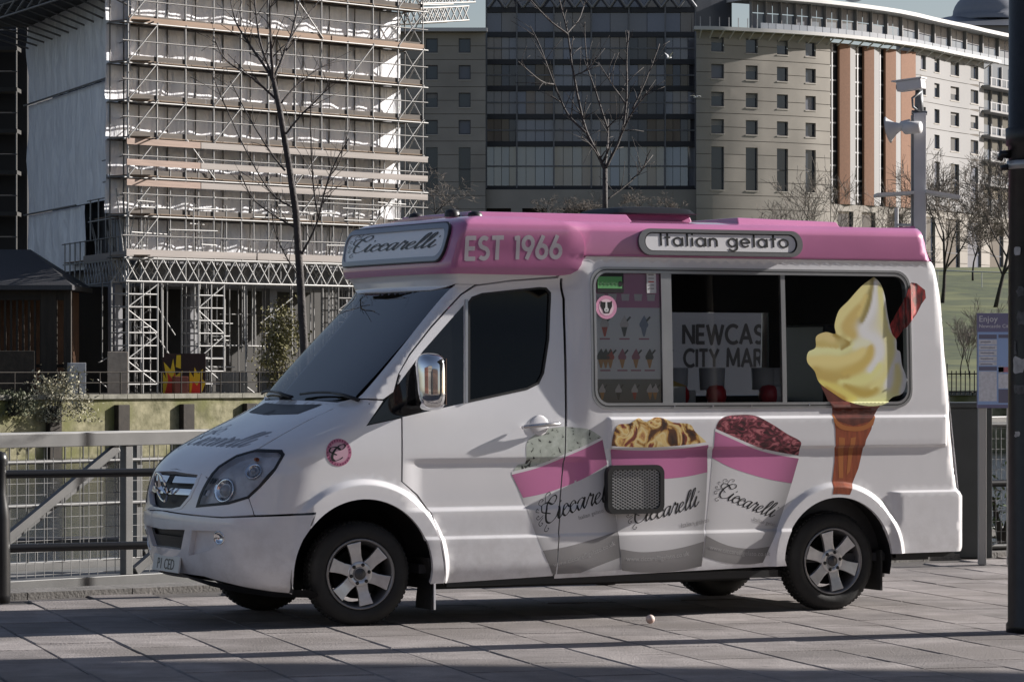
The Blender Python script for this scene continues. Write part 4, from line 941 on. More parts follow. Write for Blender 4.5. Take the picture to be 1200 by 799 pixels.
def relief(u, z):
    d = 0.0
    if z < 1.0:
        if u < .66:
            r = math.hypot(u - FA[0], z - FA[1]); d += .030 * (1 - ss(.585, .635, r)) * ss(-.52, -.36, u)
        elif u > 3.0:
            r = math.hypot(u - RA[0], z - RA[1]); d += .030 * (1 - ss(.515, .565, r))
        if z < .6: d += .014 * ss(.3, .5, u) * (1 - ss(.568, .598, z)) * (1 - ss(4.0, 4.1, u))
        if u > 4.1: d += .020 * (1 - ss(.83, .85, z)) * ss(4.10, 4.2, u)
    if .75 < z < 1.13 and .28 < u < 1.7: d -= .018 * ss(.28, .45, u) * (1 - ss(1.60, 1.70, u)) * (1 - ss(1.075, 1.125, z)) * ss(.755, .795, z)
    if 1.15 < z < 1.4 and u > 1.83: d += .018 * ss(1.83, 1.86, u) * (1 - ss(4.575, 4.60, u)) * ss(1.155, 1.18, z) * (1 - ss(1.37, 1.395, z))
    return d
def ys(u, z):
    s_ = ss(1.52, 1.72, u); w = CABW(z) * (1 - s_) + BOXW(z) * s_
    u0, a = U0(z), UA(z); e = relief(u, z) if z < 1.5 else 0
    if u < u0 + a:
        k = min(1, max(0, 1 - (u - u0) / a)); n = UN(z); f = max(0, 1 - k ** n) ** (1 / n); w *= f; e *= f
    ur = UR(z); rr = .07
    if u > ur - rr:
        q = min(rr, u - ur + rr); w -= rr - math.sqrt(max(0, rr * rr - q * q))
    return w + e
def mS0(u, z): return Vector((u, CL - ys(u, z), z))
def nrm_of(f, a, b):
    h = 3e-3; n = (f(a + h, b) - f(a - h, b)).cross(f(a, b + h) - f(a, b - h)); return n.normalized()
def mS(u, z, off=0.0):                            # near side: (u, z)
    p = mS0(u, z)
    if off:
        n = nrm_of(mS0, u, z); n = n if n.y < 0 else -n; p = p + n * off
    return p
def mSf(u, z, off=0.0):                           # far side, mirrored
    p = mS(u, z, off); return Vector((p.x, 2 * CL - p.y, p.z))
def mF0(T, z):                                    # front wrap: T 0 = centre line, 1 = start of the side, beyond: metres along the side
    sg = 1 if T >= 0 else -1; t = abs(T); u0, a = U0(z), UA(z)
    if t <= 1:
        n = UN(z); p = t * math.pi / 2; s_, c_ = math.sin(p), max(0, math.cos(p)); D = (s_ ** n + c_ ** n) ** (1 / n)
        u = u0 + a * (1 - c_ / D); s2 = ss(1.52, 1.72, u); w = CABW(z) * (1 - s2) + BOXW(z) * s2
        y = w * s_ / D + (relief(u, z) * (s_ / D) if z < 1.5 else 0)
    else:
        u = u0 + a + (t - 1); y = ys(u, z)
    return Vector((u, CL - sg * y, z))
def mF(T, z, off=0.0):
    p = mF0(T, z)
    if off:
        n = nrm_of(mF0, T, z); n = n if n.dot(p - Vector((p.x + .5, CL, p.z))) > 0 else -n; p = p + n * off
    return p
CAMV = None
def van_local(P):
    dx, dy = P[0] - VPX, P[1] - VPY
    return (dx * VC + dy * VS, -dx * VS + dy * VC, P[2])
def hit(px, py):
    """sight line of a photo pixel -> (u, z) on the van's skin"""
    k = (px - 600) / FPX; q = (py - HORY) / FPX
    def P(Y): return van_local((k * Y, Y, HCAM - q * Y))
    def out(Y):
        u, v, z = P(Y)
        if z < .2 or z > 2.77: return True
        if u < U0(z): return True
        return CL - v > ys(u, z)
    Y = 21.5; st = .03
    while Y < 29 and out(Y): Y += st
    if Y >= 29: raise RuntimeError('no hit %s %s' % (px, py))
    lo, hi = Y - st, Y
    for _ in range(22):
        m_ = (lo + hi) / 2
        if out(m_): lo = m_
        else: hi = m_
    u, v, z = P(hi); return u, v, z
def S(*pts):                                      # photo outline -> (u, z) outline on the near side
    return [(lambda h: (h[0], h[2]))(hit(x, y)) for x, y in pts]
def toT(u, v, z):
    y = CL - v; a = UA(z); u0 = U0(z)
    if u >= u0 + a: return 1 + (u - u0 - a)
    n = UN(z); w = CABW(z); e = relief(u, z) if z < 1.5 else 0
    r = min(.999999, max(0, abs(y) / (w + e))) ** n; t = math.atan((r / (1 - r)) ** (1 / n)) / (math.pi / 2)
    return math.copysign(t, y)
def Fp(*pts): return [(lambda h: (toT(*h), h[2]))(hit(x, y)) for x, y in pts]
def mirror(P): return [(-a, b) for a, b in P]

white = mat('van_white_paint', (.80, .792, .81), .34, var=.04, vscale=2.5, coat=1.0, bump=.02, bscale=2.0)
# road grime on the lower body: noise patches, thicker low down
_n = white.node_tree; _b = _n.nodes['Principled BSDF']; _src = _b.inputs['Base Color'].links[0].from_socket
_tc = _n.nodes.new('ShaderNodeTexCoord'); _sx = _n.nodes.new('ShaderNodeSeparateXYZ'); _n.links.new(_tc.outputs['Object'], _sx.inputs[0])
_mr = _n.nodes.new('ShaderNodeMapRange'); _mr.inputs[1].default_value = .95; _mr.inputs[2].default_value = .25; _mr.inputs[3].default_value = 0; _mr.inputs[4].default_value = .55; _n.links.new(_sx.outputs[2], _mr.inputs[0])
_nz = _n.nodes.new('ShaderNodeTexNoise'); _nz.inputs['Scale'].default_value = 5; _nz.inputs['Detail'].default_value = 9; _nz.inputs['Roughness'].default_value = .7; _n.links.new(_tc.outputs['Object'], _nz.inputs['Vector'])
_rp = _n.nodes.new('ShaderNodeValToRGB'); _rp.color_ramp.elements[0].position = .42; _rp.color_ramp.elements[1].position = .75; _n.links.new(_nz.outputs[0], _rp.inputs[0])
_mu = _n.nodes.new('ShaderNodeMath'); _mu.operation = 'MULTIPLY'; _n.links.new(_mr.outputs[0], _mu.inputs[0]); _n.links.new(_rp.outputs[0], _mu.inputs[1])
_mx = _n.nodes.new('ShaderNodeMix'); _mx.data_type = 'RGBA'; _mx.inputs[7].default_value = (.30, .27, .25, 1); _n.links.new(_mu.outputs[0], _mx.inputs[0]); _n.links.new(_src, _mx.inputs[6]); _n.links.new(_mx.outputs[2], _b.inputs['Base Color'])
pink = mat('van_pink_paint', lin((190, 116, 158)), .34, var=.07, vscale=3, coat=1.0, bump=.012, bscale=2.0)
black_pl = mat('black_plastic', (.015, .015, .016), .45)
rubber = mat('black_rubber', (.018, .018, .018), .75, var=.3, vscale=12, bump=.1)
chrome = mat('chrome', (.75, .76, .78), .06, 1.0)
alu = mat('aluminium_frame', (.42, .42, .43), .35, .9, var=.1)
dark_in = mat('dark_interior', (.03, .03, .033), .7)
cabglass = glass('cab_glass', (.06, .063, .066), ior=1.36)
wsglass = glass('windscreen_glass', (.12, .128, .14), ior=3.4)
servglass = glass('serving_glass', (.88, .90, .90))
ink = mat('black_lettering', (.012, .012, .013), .4)
greyprint = mat('grey_print', (.27, .26, .26), .4, coat=.3)
cup_white = mat('printed_cup_white', (.66, .65, .65), .4, coat=.3)
pink_print = mat('printed_pink_band', lin((196, 118, 160)), .4, var=.14, vscale=5, coat=.3)

van = empty('ice_cream_van', (VPX, VPY, 0), VTH)
tag(van, 'white and pink ice cream van with gelato tub prints parked on the quay', 'van')
def reg(o): return o

ZF = [.568, .60, .755, .80, 1.085, 1.125, 1.162, 1.18, 1.37, 1.388]
def circ(c, r, a0, a1, n=30): return [(c[0] + r * math.cos(R(a0 + (a1 - a0) * i / n)), c[1] + r * math.sin(R(a0 + (a1 - a0) * i / n))) for i in range(n + 1)]
def l3(u0, u1, a, z_): return [[(u0, a + (z_ - a) * t), (u1, a + (z_ - a) * t)] for t in (0, .25, .5, .75, 1)]
FEAT = l3(-.3, 1.75, .568, .598) + l3(-.3, 1.75, .755, .795) + l3(-.3, 1.75, 1.075, 1.125)
FEAT += l3(1.75, 4.75, .568, .598) + l3(1.75, 4.75, .83, .85) + l3(1.75, 4.75, 1.155, 1.18) + l3(1.75, 4.75, 1.37, 1.395)
FEAT += [circ(FA, r, -25, 205) for r in (.585, .597, .61, .623, .635)] + [circ(RA, r, -25, 205) for r in (.515, .5275, .54, .5525, .565)]
FEAT += [[(u, 1.1), (u, 1.45)] for u in (4.575, 4.5875, 4.60, 1.83, 1.845, 1.86)] + [[(4.66, .3), (4.66, 2.6)]]
R_IN_F, R_IN_R = .495, .448

# ---- door outline etc. (photo pixels)
door_front = [(472, 489), (472, 564), (490, 579.5), (507, 602), (517, 630), (522, 660), (522, 683)]
door_rear = [(647.5, 674.5), (653, 640), (655, 600), (657, 560), (661, 530), (662, 480), (661, 420), (659, 350), (656.5, 326)]
door_top = [(600, 330), (558, 335.5), (541, 346), (506, 384), (481, 416), (468, 438)]
win_main = S((549, 354), (553, 348.5), (565, 344), (632, 337), (640, 337.5), (645, 343), (645, 352), (643, 398), (637, 437), (631, 449.5), (618, 456), (549, 471))
win_q = S((543.5, 357), (495, 412), (431, 497.5), (470, 489), (543.5, 472.3))
door_poly = S(*door_front) + S(*door_rear) + S(*door_top) + S((470, 440), (463, 462), (470.5, 488))
door = surf('door', [door_poly], mS, white, van, holes=[win_main, win_q], depth=.03, step=.045, feats=FEAT)
tag(door, 'white driver side door with tinted window')
fr = []
dwin = surf('door_window', [win_main], mS, cabglass, door, off=-.012, step=.08)
def ring(P, w):
    """outline -> slightly larger outline (for trims)"""
    cx = sum(p[0] for p in P) / len(P); cy = sum(p[1] for p in P) / len(P); out = []; n = len(P); P = ccw(P)
    for i in range(n):
        a, b, c_ = P[i - 1], P[i], P[(i + 1) % n]
        d1 = Vector((b[0] - a[0], b[1] - a[1])); d2 = Vector((c_[0] - b[0], c_[1] - b[1]))
        n1 = Vector((d1.y, -d1.x)).normalized() if d1.length > 1e-9 else Vector((0, 0)); n2 = Vector((d2.y, -d2.x)).normalized() if d2.length > 1e-9 else n1
        m_ = (n1 + n2); m_ = m_.normalized() if m_.length > 1e-6 else n1; k = max(.5, m_.dot(n1))
        out.append((b[0] + m_.x * w / k, b[1] + m_.y * w / k))
    return out
surf('window_seal', [ring(win_main, .004)], mS, black_pl, door, holes=[ring(win_main, -.012)], off=.002, depth=.02, step=.08)
surf('quarter_window', [win_q], mS, mat('quarter_glass', (.006, .006, .007), .05), door, off=-.004, step=.08)
MBd = MB(); a_, b_ = S((546.2, 351), (546.2, 472)); 
MBd.bar(mS(a_[0], a_[1], .004), mS(b_[0], b_[1], .004), .020, .012, up=(0, 1, 0)); MBd.build('window_divider', alu, door)
# door handle: chrome grip over a domed pad
hu, hz = S((632, 499))[0]
h_ = MB(); h_.tube([mS(hu - .14, hz - .012, .02), mS(hu - .13, hz - .006, .040), mS(hu, hz + .004, .048), mS(hu + .13, hz + .012, .040), mS(hu + .15, hz + .012, .018)], [.011, .013, .015, .013, .011], 10)
hd = h_.build('door_handle', mat('handle_chrome', (.6, .6, .62), .2, .9), door, True)
surf('handle_pad', [circ((hu, hz + .005), .07, 0, 360, 24)[:-1]], lambda u, z, o: mS(u, z, o + .010 * max(0, 1 - ((u - hu) ** 2 + (z - hz - .005) ** 2) / .0049) ** .5), white, door, off=.002, step=.012)

# fender with wheel arch
arch_f = [p for p in circ(FA, R_IN_F, -20, 175, 34)]
fj = S((372, 601))[0]; ang = math.degrees(math.atan2(fj[1] - FA[1], fj[0] - FA[0])); 
aL = [p for p in circ(FA, R_IN_F, -10, 142, 30)]
hl_px = [(232, 592.5), (244.5, 563), (257, 547), (277, 534.6), (299.6, 528), (327.8, 529), (331, 533.5), (322, 549), (304, 569.5), (290.6, 582), (268, 588.7)]
fend = S((417, 468), (449, 469.5), (429, 499), (470, 490), (470, 564), (488, 580.5), (505, 603), (515, 631), (520, 660), (520, 683))
fend += aL + S((371, 600), (345, 601.5), (320, 602.5), (298.5, 603)) + S((292, 583.5), (305.5, 571), (323.5, 550.5), (333, 534), (329, 527.5), (303, 526))
fend += S((330, 510), (360, 493.5), (390, 479.5))
surf('front_wing', [fend], mS, white, van, depth=.03, step=.04, feats=FEAT)
# A-pillar
ap = S((419, 466.5), (449, 467.5), (461, 459), (466.5, 438), (479.5, 414.5), (504.5, 382.5), (539.5, 344.5), (556, 333.8), (534, 333.5))
surf('a_pillar', [ap], mS, white, van, depth=.03, step=.04)

# bonnet, both halves
b_edge = Fp((299, 527.5), (330, 509), (360, 492.5), (390, 478.5), (415, 466.8))
b_front = Fp((277, 533), (257, 545.5), (245, 560), (238, 556.5))
half = [(0.0, 1.045)] + b_front[::-1] + b_edge
zb = b_edge[-1][1]
top = [(b_edge[-1][0] * .75, 1.497), (b_edge[-1][0] * .4, 1.505), (0, 1.507)]
half = half + top
bonnet_poly = half + mirror(half[1:-1])[::-1]
bonnet = surf('bonnet', [bonnet_poly], mF, white, van, depth=.03, step=.035)
vent = Fp((308, 486), (331, 474.5), (378, 474), (349, 485))
surf('bonnet_vent', [vent], mF, black_pl, bonnet, off=.003, step=.04)
surf('bonnet_vent', [mirror(vent)], mF, black_pl, bonnet, off=.003, step=.04)

# front panel with grille opening and headlights
grille_half = [(0, 1.038)] + Fp((236.5, 554), (231, 566), (224, 581), (214, 593.5)) + [(.12, .785), (0, .782)]
gr = Fp((214, 597))[0]
grille_half = [(0, 1.038)] + Fp((236.5, 554.5), (231, 568), (224, 583), (213, 596)) + [(gr[0] * .55, gr[1] - .012), (0, gr[1] - .016)]
grille_poly = grille_half + mirror(grille_half[1:-1])[::-1]
zt = .764
fp = [(0, 1.040)] + Fp((239.5, 556.5), (243.5, 562), (230.5, 594.5), (268, 591), (291, 584), (297, 602.8)) + Fp((260, 605)) + [(0, zt)]
fp_poly = fp + mirror(fp[1:-1])[::-1]
surf('front_panel', [fp_poly], mF, white, van, holes=[grille_poly], depth=.04, step=.035)
# grille: recessed dark back, chrome slats, round star badge
grl = surf('grille', [grille_poly], mF, mat('grille_black', (.012, .012, .013), .5), van, off=-.045, step=.04)
for z0, z1, tm in ((.955, .995, .40), (.875, .915, .36)):
    for sg in (1, -1):
        P = [(sg * .035, z0), (sg * tm, z0 + .005), (sg * tm * 1.03, z1 + .003), (sg * .035, z1 + .004)]
        surf('grille_slat', [P], mF, chrome, grl, off=-.008 , depth=.03, step=.03)
surf('grille_trim', [grille_poly], mF, white, grl, holes=[[(a * .93, .91 + (b - .91) * .90) for a, b in grille_poly]], off=.004, depth=.04, step=.04)
sb = MB(); sc_ = mF(0, .908, .035)
Ms = Matrix.Translation(sc_) @ Matrix.Rotation(R(90), 4, 'Z') @ Matrix.Rotation(R(-14), 4, 'X')
tor = [(.098 + .009 * math.cos(t), .009 * math.sin(t)) for t in (2 * math.pi * i / 8 for i in range(8))]
sb.lathe(tor, 36, Ms, True)
for k in range(3):
    t = R(90 + 120 * k); e = (.098 * math.cos(t), 0, .098 * math.sin(t)); w = .021
    n_ = (-math.sin(t) * w, 0, math.cos(t) * w)
    v = [Ms @ Vector(p) for p in ((0, .024, 0), (n_[0], .002, n_[2]), (-n_[0], .002, -n_[2]), e, (0, -.012, 0))]
    sb.raw(v, [(0, 1, 3), (0, 3, 2), (4, 3, 1), (4, 2, 3)])
sb.build('star_badge', chrome, grl, False, recalc=True)

def headlight(mp, sgn):
    P = Fp(*hl_px); P = P if sgn > 0 else mirror(P)
    o = surf('headlight', [P], mF, mat('headlight_bowl', (.74, .76, .80), .35, .0, var=.25, vscale=12), van, off=-.045, step=.04)
    surf('lens', [P], mF, glass('headlight_lens', (.96, .97, .98), ior=1.45), o, off=.003, step=.04)
    surf('lens_rim', [ring(P, .010)], mF, black_pl, o, holes=[ring(P, -.006)], off=.004, depth=.006, step=.05)
    surf('lamp_wall', [ring(P, .004)], mF, MATS['headlight_bowl'], o, holes=[ring(P, -.003)], off=-.001, depth=.06, step=.05)
    for c_, r0, mm in (((259, 573), .085, chrome), ((295, 549), .06, chrome)):
        c2 = Fp(c_)[0]; c2 = (c2[0] * sgn, c2[1]); p = mF(c2[0], c2[1], -.045); n = mF(c2[0], c2[1], .05) - p
        Mh = Matrix.Translation(p) @ n.to_track_quat('Y', 'Z').to_matrix().to_4x4()
        MB().lathe([(r0, .01), (r0 * .96, .02), (r0 * .75, .005), (r0 * .3, -.01), (.001, -.012)], 24, Mh).build('reflector', mm, o, True)
        MB().lathe([(.001, .035), (r0 * .25, .032), (r0 * .45, .018), (r0 * .5, 0)], 20, Mh).build('bulb_shield', mat('projector_lens', (.5, .52, .55), .05, .2), o, True)
    c2 = Fp((299, 536))[0]; p = mF(c2[0] * sgn, c2[1], -.02)
    MB().lathe([(.014, -.02), (.014, .01), (.001, .02)], 12, Matrix.Translation(p)).build('indicator_bulb', mat('amber', (.8, .25, .03), .3), o, True)
    return o
headlight(mF, 1); headlight(mF, -1)

# bumper
bl = Fp((300, 605.5), (345, 604), (370, 603)); 
aB = [(u, z) for u, z in circ(FA, R_IN_F + .002, 143, 196, 12)]
def ST(u, z): return (toT(*[mS0(u, z)[i] for i in (0, 1, 2)]), z)
archT = [ST(u, z) for u, z in aB]
bot = [ST(-.50, .235), ST(-.60, .245)] 
intake = Fp((184, 619.5), (216.5, 620.5), (212, 644), (180, 640)); intake = [(0, intake[0][1] + .004)] + intake[1:3] + [(0, intake[2][1] + .004)]
intake = intake + mirror(intake[1:-1])[::-1]
fogr = Fp((225, 621), (258, 622), (263, 628), (262, 635), (245, 645), (221, 651))
bh = [(0, zt - .008)] + Fp((260, 607)) + bl + archT + bot + [(.55, .27), (.3, .335), (0, .345)]
bump_poly = bh + mirror(bh[1:-1])[::-1]
bumper = surf('front_bumper', [bump_poly], mF, white, van, holes=[intake, fogr, mirror(fogr)], depth=.04, step=.035)
surf('air_intake', [intake], mF, black_pl, bumper, off=-.05, step=.05)
surf('intake_lip', [intake], mF, black_pl, bumper, holes=[[(a * .93, .655 + (b - .655) * .55 + .012) for a, b in intake]], off=-.03, step=.05)
for sg in (1, -1):
    fg = fogr if sg > 0 else mirror(fogr)
    cgx = sum(p[0] for p in fg) / len(fg); cgz = sum(p[1] for p in fg) / len(fg); edge_t = fg[2][0]
    surf('fog_light_recess', [fg], lambda t, z, o, e=edge_t, g0=fg[0][0]: mF(t, z, o - .04 * min(1, abs(t - e) / .12 + .4)), white, bumper, off=0, step=.03)
    c2 = Fp((256.5, 630))[0]; p = mF(c2[0] * sg, c2[1], -.005); n = mF(c2[0] * sg, c2[1], .05) - p
    Mh = Matrix.Translation(p) @ n.to_track_quat('Y', 'Z').to_matrix().to_4x4()
    MB().lathe([(.045, -.02), (.046, .008), (.040, .010), (.036, -.004), (.015, -.015), (.001, -.015)], 20, Mh).build('fog_light', chrome, bumper, True)
# under-bumper valance
va = bh[-3:] ; val = []
V_ = MB(); prof = [mF(t, z, -.01) for t, z in [ST(-.5, .24)] + [(t, .25 + .09 * max(0, 1 - t / .55) ) for t in (.95, .8, .6, .4, .2, 0, -.2, -.4, -.6, -.8, -.95)]]
prof = prof[1:]
lo = [Vector((p.x + .12, CL + (p.y - CL) * .92, p.z - .06)) for p in prof]; k = len(prof)
V_.raw(prof + lo, [(i, i + 1, k + i + 1, k + i) for i in range(k - 1)]); V_.build('valance', black_pl, bumper, True)
# number plate
plc = mF(0, .405, .016); plate = MB().box(-.26, .26, -.006, .006, -.056, .056).build('number_plate', mat('plate_white', (.62, .62, .60), .35), bumper, bevel=.004)
plate.location = plc; plate.rotation_euler = (R(-8), 0, R(-90))
font_obj('plate_text', 'P1 CED', .105, ink, plate, (0, -.0075, -.038), (R(90), 0, 0))

# windscreen (black band at the edge), header above it, wipers
we = Fp((415.5, 465), (440, 438), (470, 404), (500, 370), (522, 345), (531.5, 337))
ws_half = [(0, 1.512)] + [(we[0][0] * .5, 1.508)] + we + [(we[-1][0] * .6, we[-1][1] - .006), (0, we[-1][1] - .008)]
ws_poly = ws_half + mirror(ws_half[1:-1])[::-1]
ws = surf('windscreen', [ws_poly], mF, wsglass, van, off=-.006, step=.04, feats=[[(-1, z_), (1, z_)] for z_ in (1.52, 1.54, 1.56, 2.2, 2.22, 2.24)])
inner = [(a * .94, 1.52 + (b - 1.52) * (.90) + .012) for a, b in ws_poly]
surf('windscreen_band', [ws_poly], mF, mat('black_frit', (.008, .008, .009), .2), ws, holes=[inner], off=-.03, step=.04)
for t0, t1, z1 in ((.72, .05, 1.535), (-.02, -.66, 1.535)):
    w_ = MB(); w_.tube([mF(t0 + (t1 - t0) * i / 8, 1.515 + (z1 - 1.5) * math.sin(math.pi * i / 10) , .022) for i in range(9)], .009, 6)
    w_.tube([mF(t0, 1.50, .03), mF(t0 + (t1 - t0) * .25, 1.53, .045), mF(t0 + (t1 - t0) * .5, 1.545, .03)], [.014, .011, .007], 6)
    w_.build('wiper', black_pl, van, True)
surf('scuttle', [[(-1.0, 1.488), (1.0, 1.488), (.9, 1.512), (-.9, 1.512)]], mF, black_pl, van, off=-.004, step=.05)

# header under the cowl, cowl, S-shaped rear edge
ptop = Fp((560, 333.3), (600, 328), (654, 323.8))
zc = 2.375
def Tu(u, z): return 1 + (u - U0(z) - UA(z))
hd_half = [(0, we[-1][1] - .016)] + [(we[-1][0] * .6, we[-1][1] - .012)] + Fp((533.5, 332.5)) + ptop + [Tu_ for Tu_ in [(Tu(1.462, 2.33), 2.33), (Tu(1.48, zc), zc)]] + [(1.0, zc), (0, zc)]
hd_poly = hd_half + mirror(hd_half[1:-1])[::-1]
surf('cab_header', [hd_poly], mF, white, van, depth=.02, step=.035, feats=[[(-1.9, z_), (1.9, z_)] for z_ in (2.265, 2.28, 2.295, 2.31, 2.325, 2.34, 2.355)])
scurve = [(1.50, 2.372), (1.57, 2.38), (1.62, 2.405), (1.645, 2.44), (1.66, 2.49), (1.665, 2.56), (1.655, 2.62), (1.63, 2.66), (1.57, 2.70), (1.50, 2.722), (1.40, 2.74), (1.30, 2.755)]
cw_half = [(0, zc + .001), (1.0, zc + .001)] + [(Tu(u, z), z) for u, z in scurve] + [(1.0, 2.755), (0, 2.755)]
cw_poly = cw_half + mirror(cw_half[1:-1])[::-1]
cowl = surf('roof_cowl', [cw_poly], mF, pink, van, off=.012, depth=.05, step=.035, feats=[[(-2.2, z_), (2.2, z_)] for z_ in (2.39, 2.405, 2.42, 2.66, 2.675, 2.69, 2.70, 2.71, 2.72, 2.73, 2.74, 2.748)])
# fascia of the serving body
def bandS(u, z, off=0.0):
    p = mS0(u, z); return Vector((p.x, p.y - off, p.z + off * .2))
fas = [(1.45, 2.503), (4.50, 2.503), (4.435, 2.763), (1.35, 2.763)]
fas = [(1.60, 2.503)] + [(u, 2.503) for u in (4.497,)] + [(4.49, 2.56), (4.455, 2.70), (4.44, 2.74), (1.45, 2.74), (1.55, 2.66)]
fs_ = surf('roof_fascia', [fas], mS, pink, van, depth=.03, step=.06, feats=[[(1.5, z_), (4.6, z_)] for z_ in (2.51, 2.52, 2.67, 2.68, 2.69, 2.70, 2.71, 2.72, 2.73)])
surf('roof_fascia', [fas], mSf, pink, van, depth=.03, step=.06, feats=[[(1.5, 2.70), (4.6, 2.70)]])
# roof skin with raised panels
def roofz(u, y): return 2.735 + .055 * (1 - (y / .9) ** 2) - .035 * ss(3.3, 4.45, u)
def mR(u, y, off=0.0): return Vector((u, CL - y, roofz(u, y) + off))
rp = [(.86, -.80), (.82, 0), (.86, .80), (1.3, .885), (4.44, .885), (4.44, -.885), (1.3, -.885)]
roof = surf('roof', [rp], mR, pink, van, depth=.02, step=.12)
def raised(P, h, name):
    cx = sum(p[0] for p in P) / len(P); cy = sum(p[1] for p in P) / len(P)
    n = len(P); b = [mR(u, y, -.005) for u, y in P]; t = [mR(cx + (u - cx) * .96, cy + (y - cy) * .93, h) for u, y in P]
    MB().raw(b + t, [tuple(range(n, 2 * n))] + [(i, (i + 1) % n, n + (i + 1) % n, n + i) for i in range(n)]).build(name, pink, roof, recalc=True, bevel=.008)
raised([(.95, -.62), (.95, .62), (2.2, .66), (2.2, -.66)], .045, 'raised_panel')
raised([(3.05, -.66), (3.05, .66), (3.95, .58), (3.95, -.58)], .04, 'raised_panel')
# rooflight: black dome on a pink kerb
raised([(2.28, -.32), (2.28, .32), (2.86, .32), (2.86, -.32)], .045, 'rooflight_kerb')
V_, F_ = [], []; nu, ny = 16, 10
for i in range(nu + 1):
    for j in range(ny + 1):
        a, b = -1 + 2 * i / nu, -1 + 2 * j / ny; q = (1 - a ** 4) * (1 - b ** 4); V_.append((2.57 + .33 * a, CL + .37 * b, roofz(2.57, 0) + .045 + .055 * max(0, q) ** .4))
F_ = [(i * (ny + 1) + j, (i + 1) * (ny + 1) + j, (i + 1) * (ny + 1) + j + 1, i * (ny + 1) + j + 1) for i in range(nu) for j in range(ny)]
MB().raw(V_, F_).build('rooflight_dome', mat('smoked_dome', (.012, .012, .013), .5, spec=.2), roof, True)
for u, y in ((.98, -.35), (.90, .45), (.92, .78)):
    p = mR(u, y, 0)
    MB().lathe([(.055, -.03), (.055, .02), (.045, .045), (.02, .055), (.001, .056)], 16, Matrix.Translation(p) @ Matrix.Rotation(R(90), 4, 'X')).build('marker_lamp', black_pl, roof, True)

# serving body: near side with window opening
dr = S((650, 674), (656, 640), (658, 600), (660, 560), (664, 530), (665, 480), (664, 420), (662, 350), (659.5, 326))
def rrect(u0, u1, z0, z1, r, n=6):
    P = []
    for cx, cz, a in ((u1 - r, z1 - r, 0), (u0 + r, z1 - r, 90), (u0 + r, z0 + r, 180), (u1 - r, z0 + r, 270)):
        P += [(cx + r * math.cos(R(a + 90 * i / n)), cz + r * math.sin(R(a + 90 * i / n))) for i in range(n + 1)]
    return P
WIN = (1.715, 4.305, 1.445, 2.43)
wopen = rrect(WIN[0] + .03, WIN[1] - .03, WIN[2] + .03, WIN[3] - .03, .10)
aR = circ(RA, R_IN_R, 190, -10, 34)
rear = [(UR(z) - .004, z) for z in (.40, .45, .60, .80, .83, .86, 1.2, 1.5, 1.8, 2.1, 2.4, 2.497)]
sill = [(dr[0][0], .285), (1.8, .295), (3.0, .325), (3.24, .33)]
side = sill + [p for p in aR if p[1] > .33] + [(4.10, .395)] + rear + [(1.69, 2.499), (1.66, 2.47), (1.63, 2.42), (1.57, 2.385), (1.50, 2.37), (1.485, 2.34)] + dr[::-1]
# window grid density: keep the frame area fine
body = surf('serving_body', [side], mS, white, van, holes=[wopen], depth=.03, step=.045, feats=FEAT)
# window frame, panes, bars
frm = surf('window_frame', [rrect(*WIN, .12)], mS, alu, van, holes=[rrect(WIN[0] + .042, WIN[1] - .042, WIN[2] + .042, WIN[3] - .042, .09)], off=.006, depth=.05, step=.06)
surf('frame_gasket', [rrect(WIN[0] + .016, WIN[1] - .016, WIN[2] + .016, WIN[3] - .016, .115)], mS, black_pl, frm, holes=[rrect(WIN[0] + .024, WIN[1] - .024, WIN[2] + .024, WIN[3] - .024, .105)], off=.0068, step=.08)
G0, G1 = WIN[2] + .03, WIN[3] - .03
d1 = S((776, 400), (788, 400)); d2 = S((916.5, 400), (921.5, 400))
def pane(u0, u1, off):
    return surf('window_pane', [[(u0, G0), (u1, G0), (u1, G1), (u0, G1)]], mS, servglass, frm, off=off, step=.12)
pane(WIN[0] + .03, d1[0][0] + .01, -.014); pane(d1[1][0] - .005, d2[0][0] + .01, -.022); pane(d2[1][0] - .01, WIN[1] - .03, -.014)
for (u0, u1), o_ in (((d1[0][0], d1[1][0]), .0), ((d2[0][0], d2[1][0]), -.003)):
    surf('window_bar', [[(u0, G0 + .005), (u1, G0 + .005), (u1, G1 - .005), (u0, G1 - .005)]], mS, alu, frm, off=o_, depth=.03, step=.1)
for px_, py_ in ((790, 476), (835, 475.5), (880, 475), (948, 474.2), (1016, 473)):
    u, z = S((px_, py_))[0]; MB().lathe([(.006, -.004), (.006, .001), (.001, .002)], 8, Matrix.Translation(mS(u, z, .0075)) @ Matrix.Rotation(R(180), 4, 'Z')).build('frame_screw', chrome, frm)

# far side, back, floor, wheel housings
FWIN = [(2.95, 1.50), (4.16, 1.50), (4.16, 2.15), (2.95, 2.15)]
side_far = [(-.30, 1.05), (.55, .60), (.55, .3), (3.2, .3), (3.25, .70), (3.67, .82), (4.1, .7), (4.12, .40)] + rear + [(1.55, 2.498), (1.50, 2.36), (.80, 2.24), (.04, 1.36), (-.2, 1.25)]
surf('far_side', [side_far], mSf, white, van, holes=[FWIN], depth=.02, step=.15)
surf('far_window_pane', [FWIN], mSf, servglass, van, off=-.01, step=.3)
for e in range(4):
    pass
bk = [(-.88, .40), (.88, .40), (.88, 2.49), (-.88, 2.49)]
def mB(y, z, off=0.0): return Vector((UR(z) + off, CL - y * ys(UR(z) - .002, z) / .92, z))
MB().raw([Vector((UR(z) - .002, CL - s_ * (ys(UR(z) - .004, z)), z)) for z in (.42, .80, .84, 1.8, 2.49) for s_ in (1, -1)], [(2 * i, 2 * i + 1, 2 * i + 3, 2 * i + 2) for i in range(4)]).build('rear_panel', white, van)
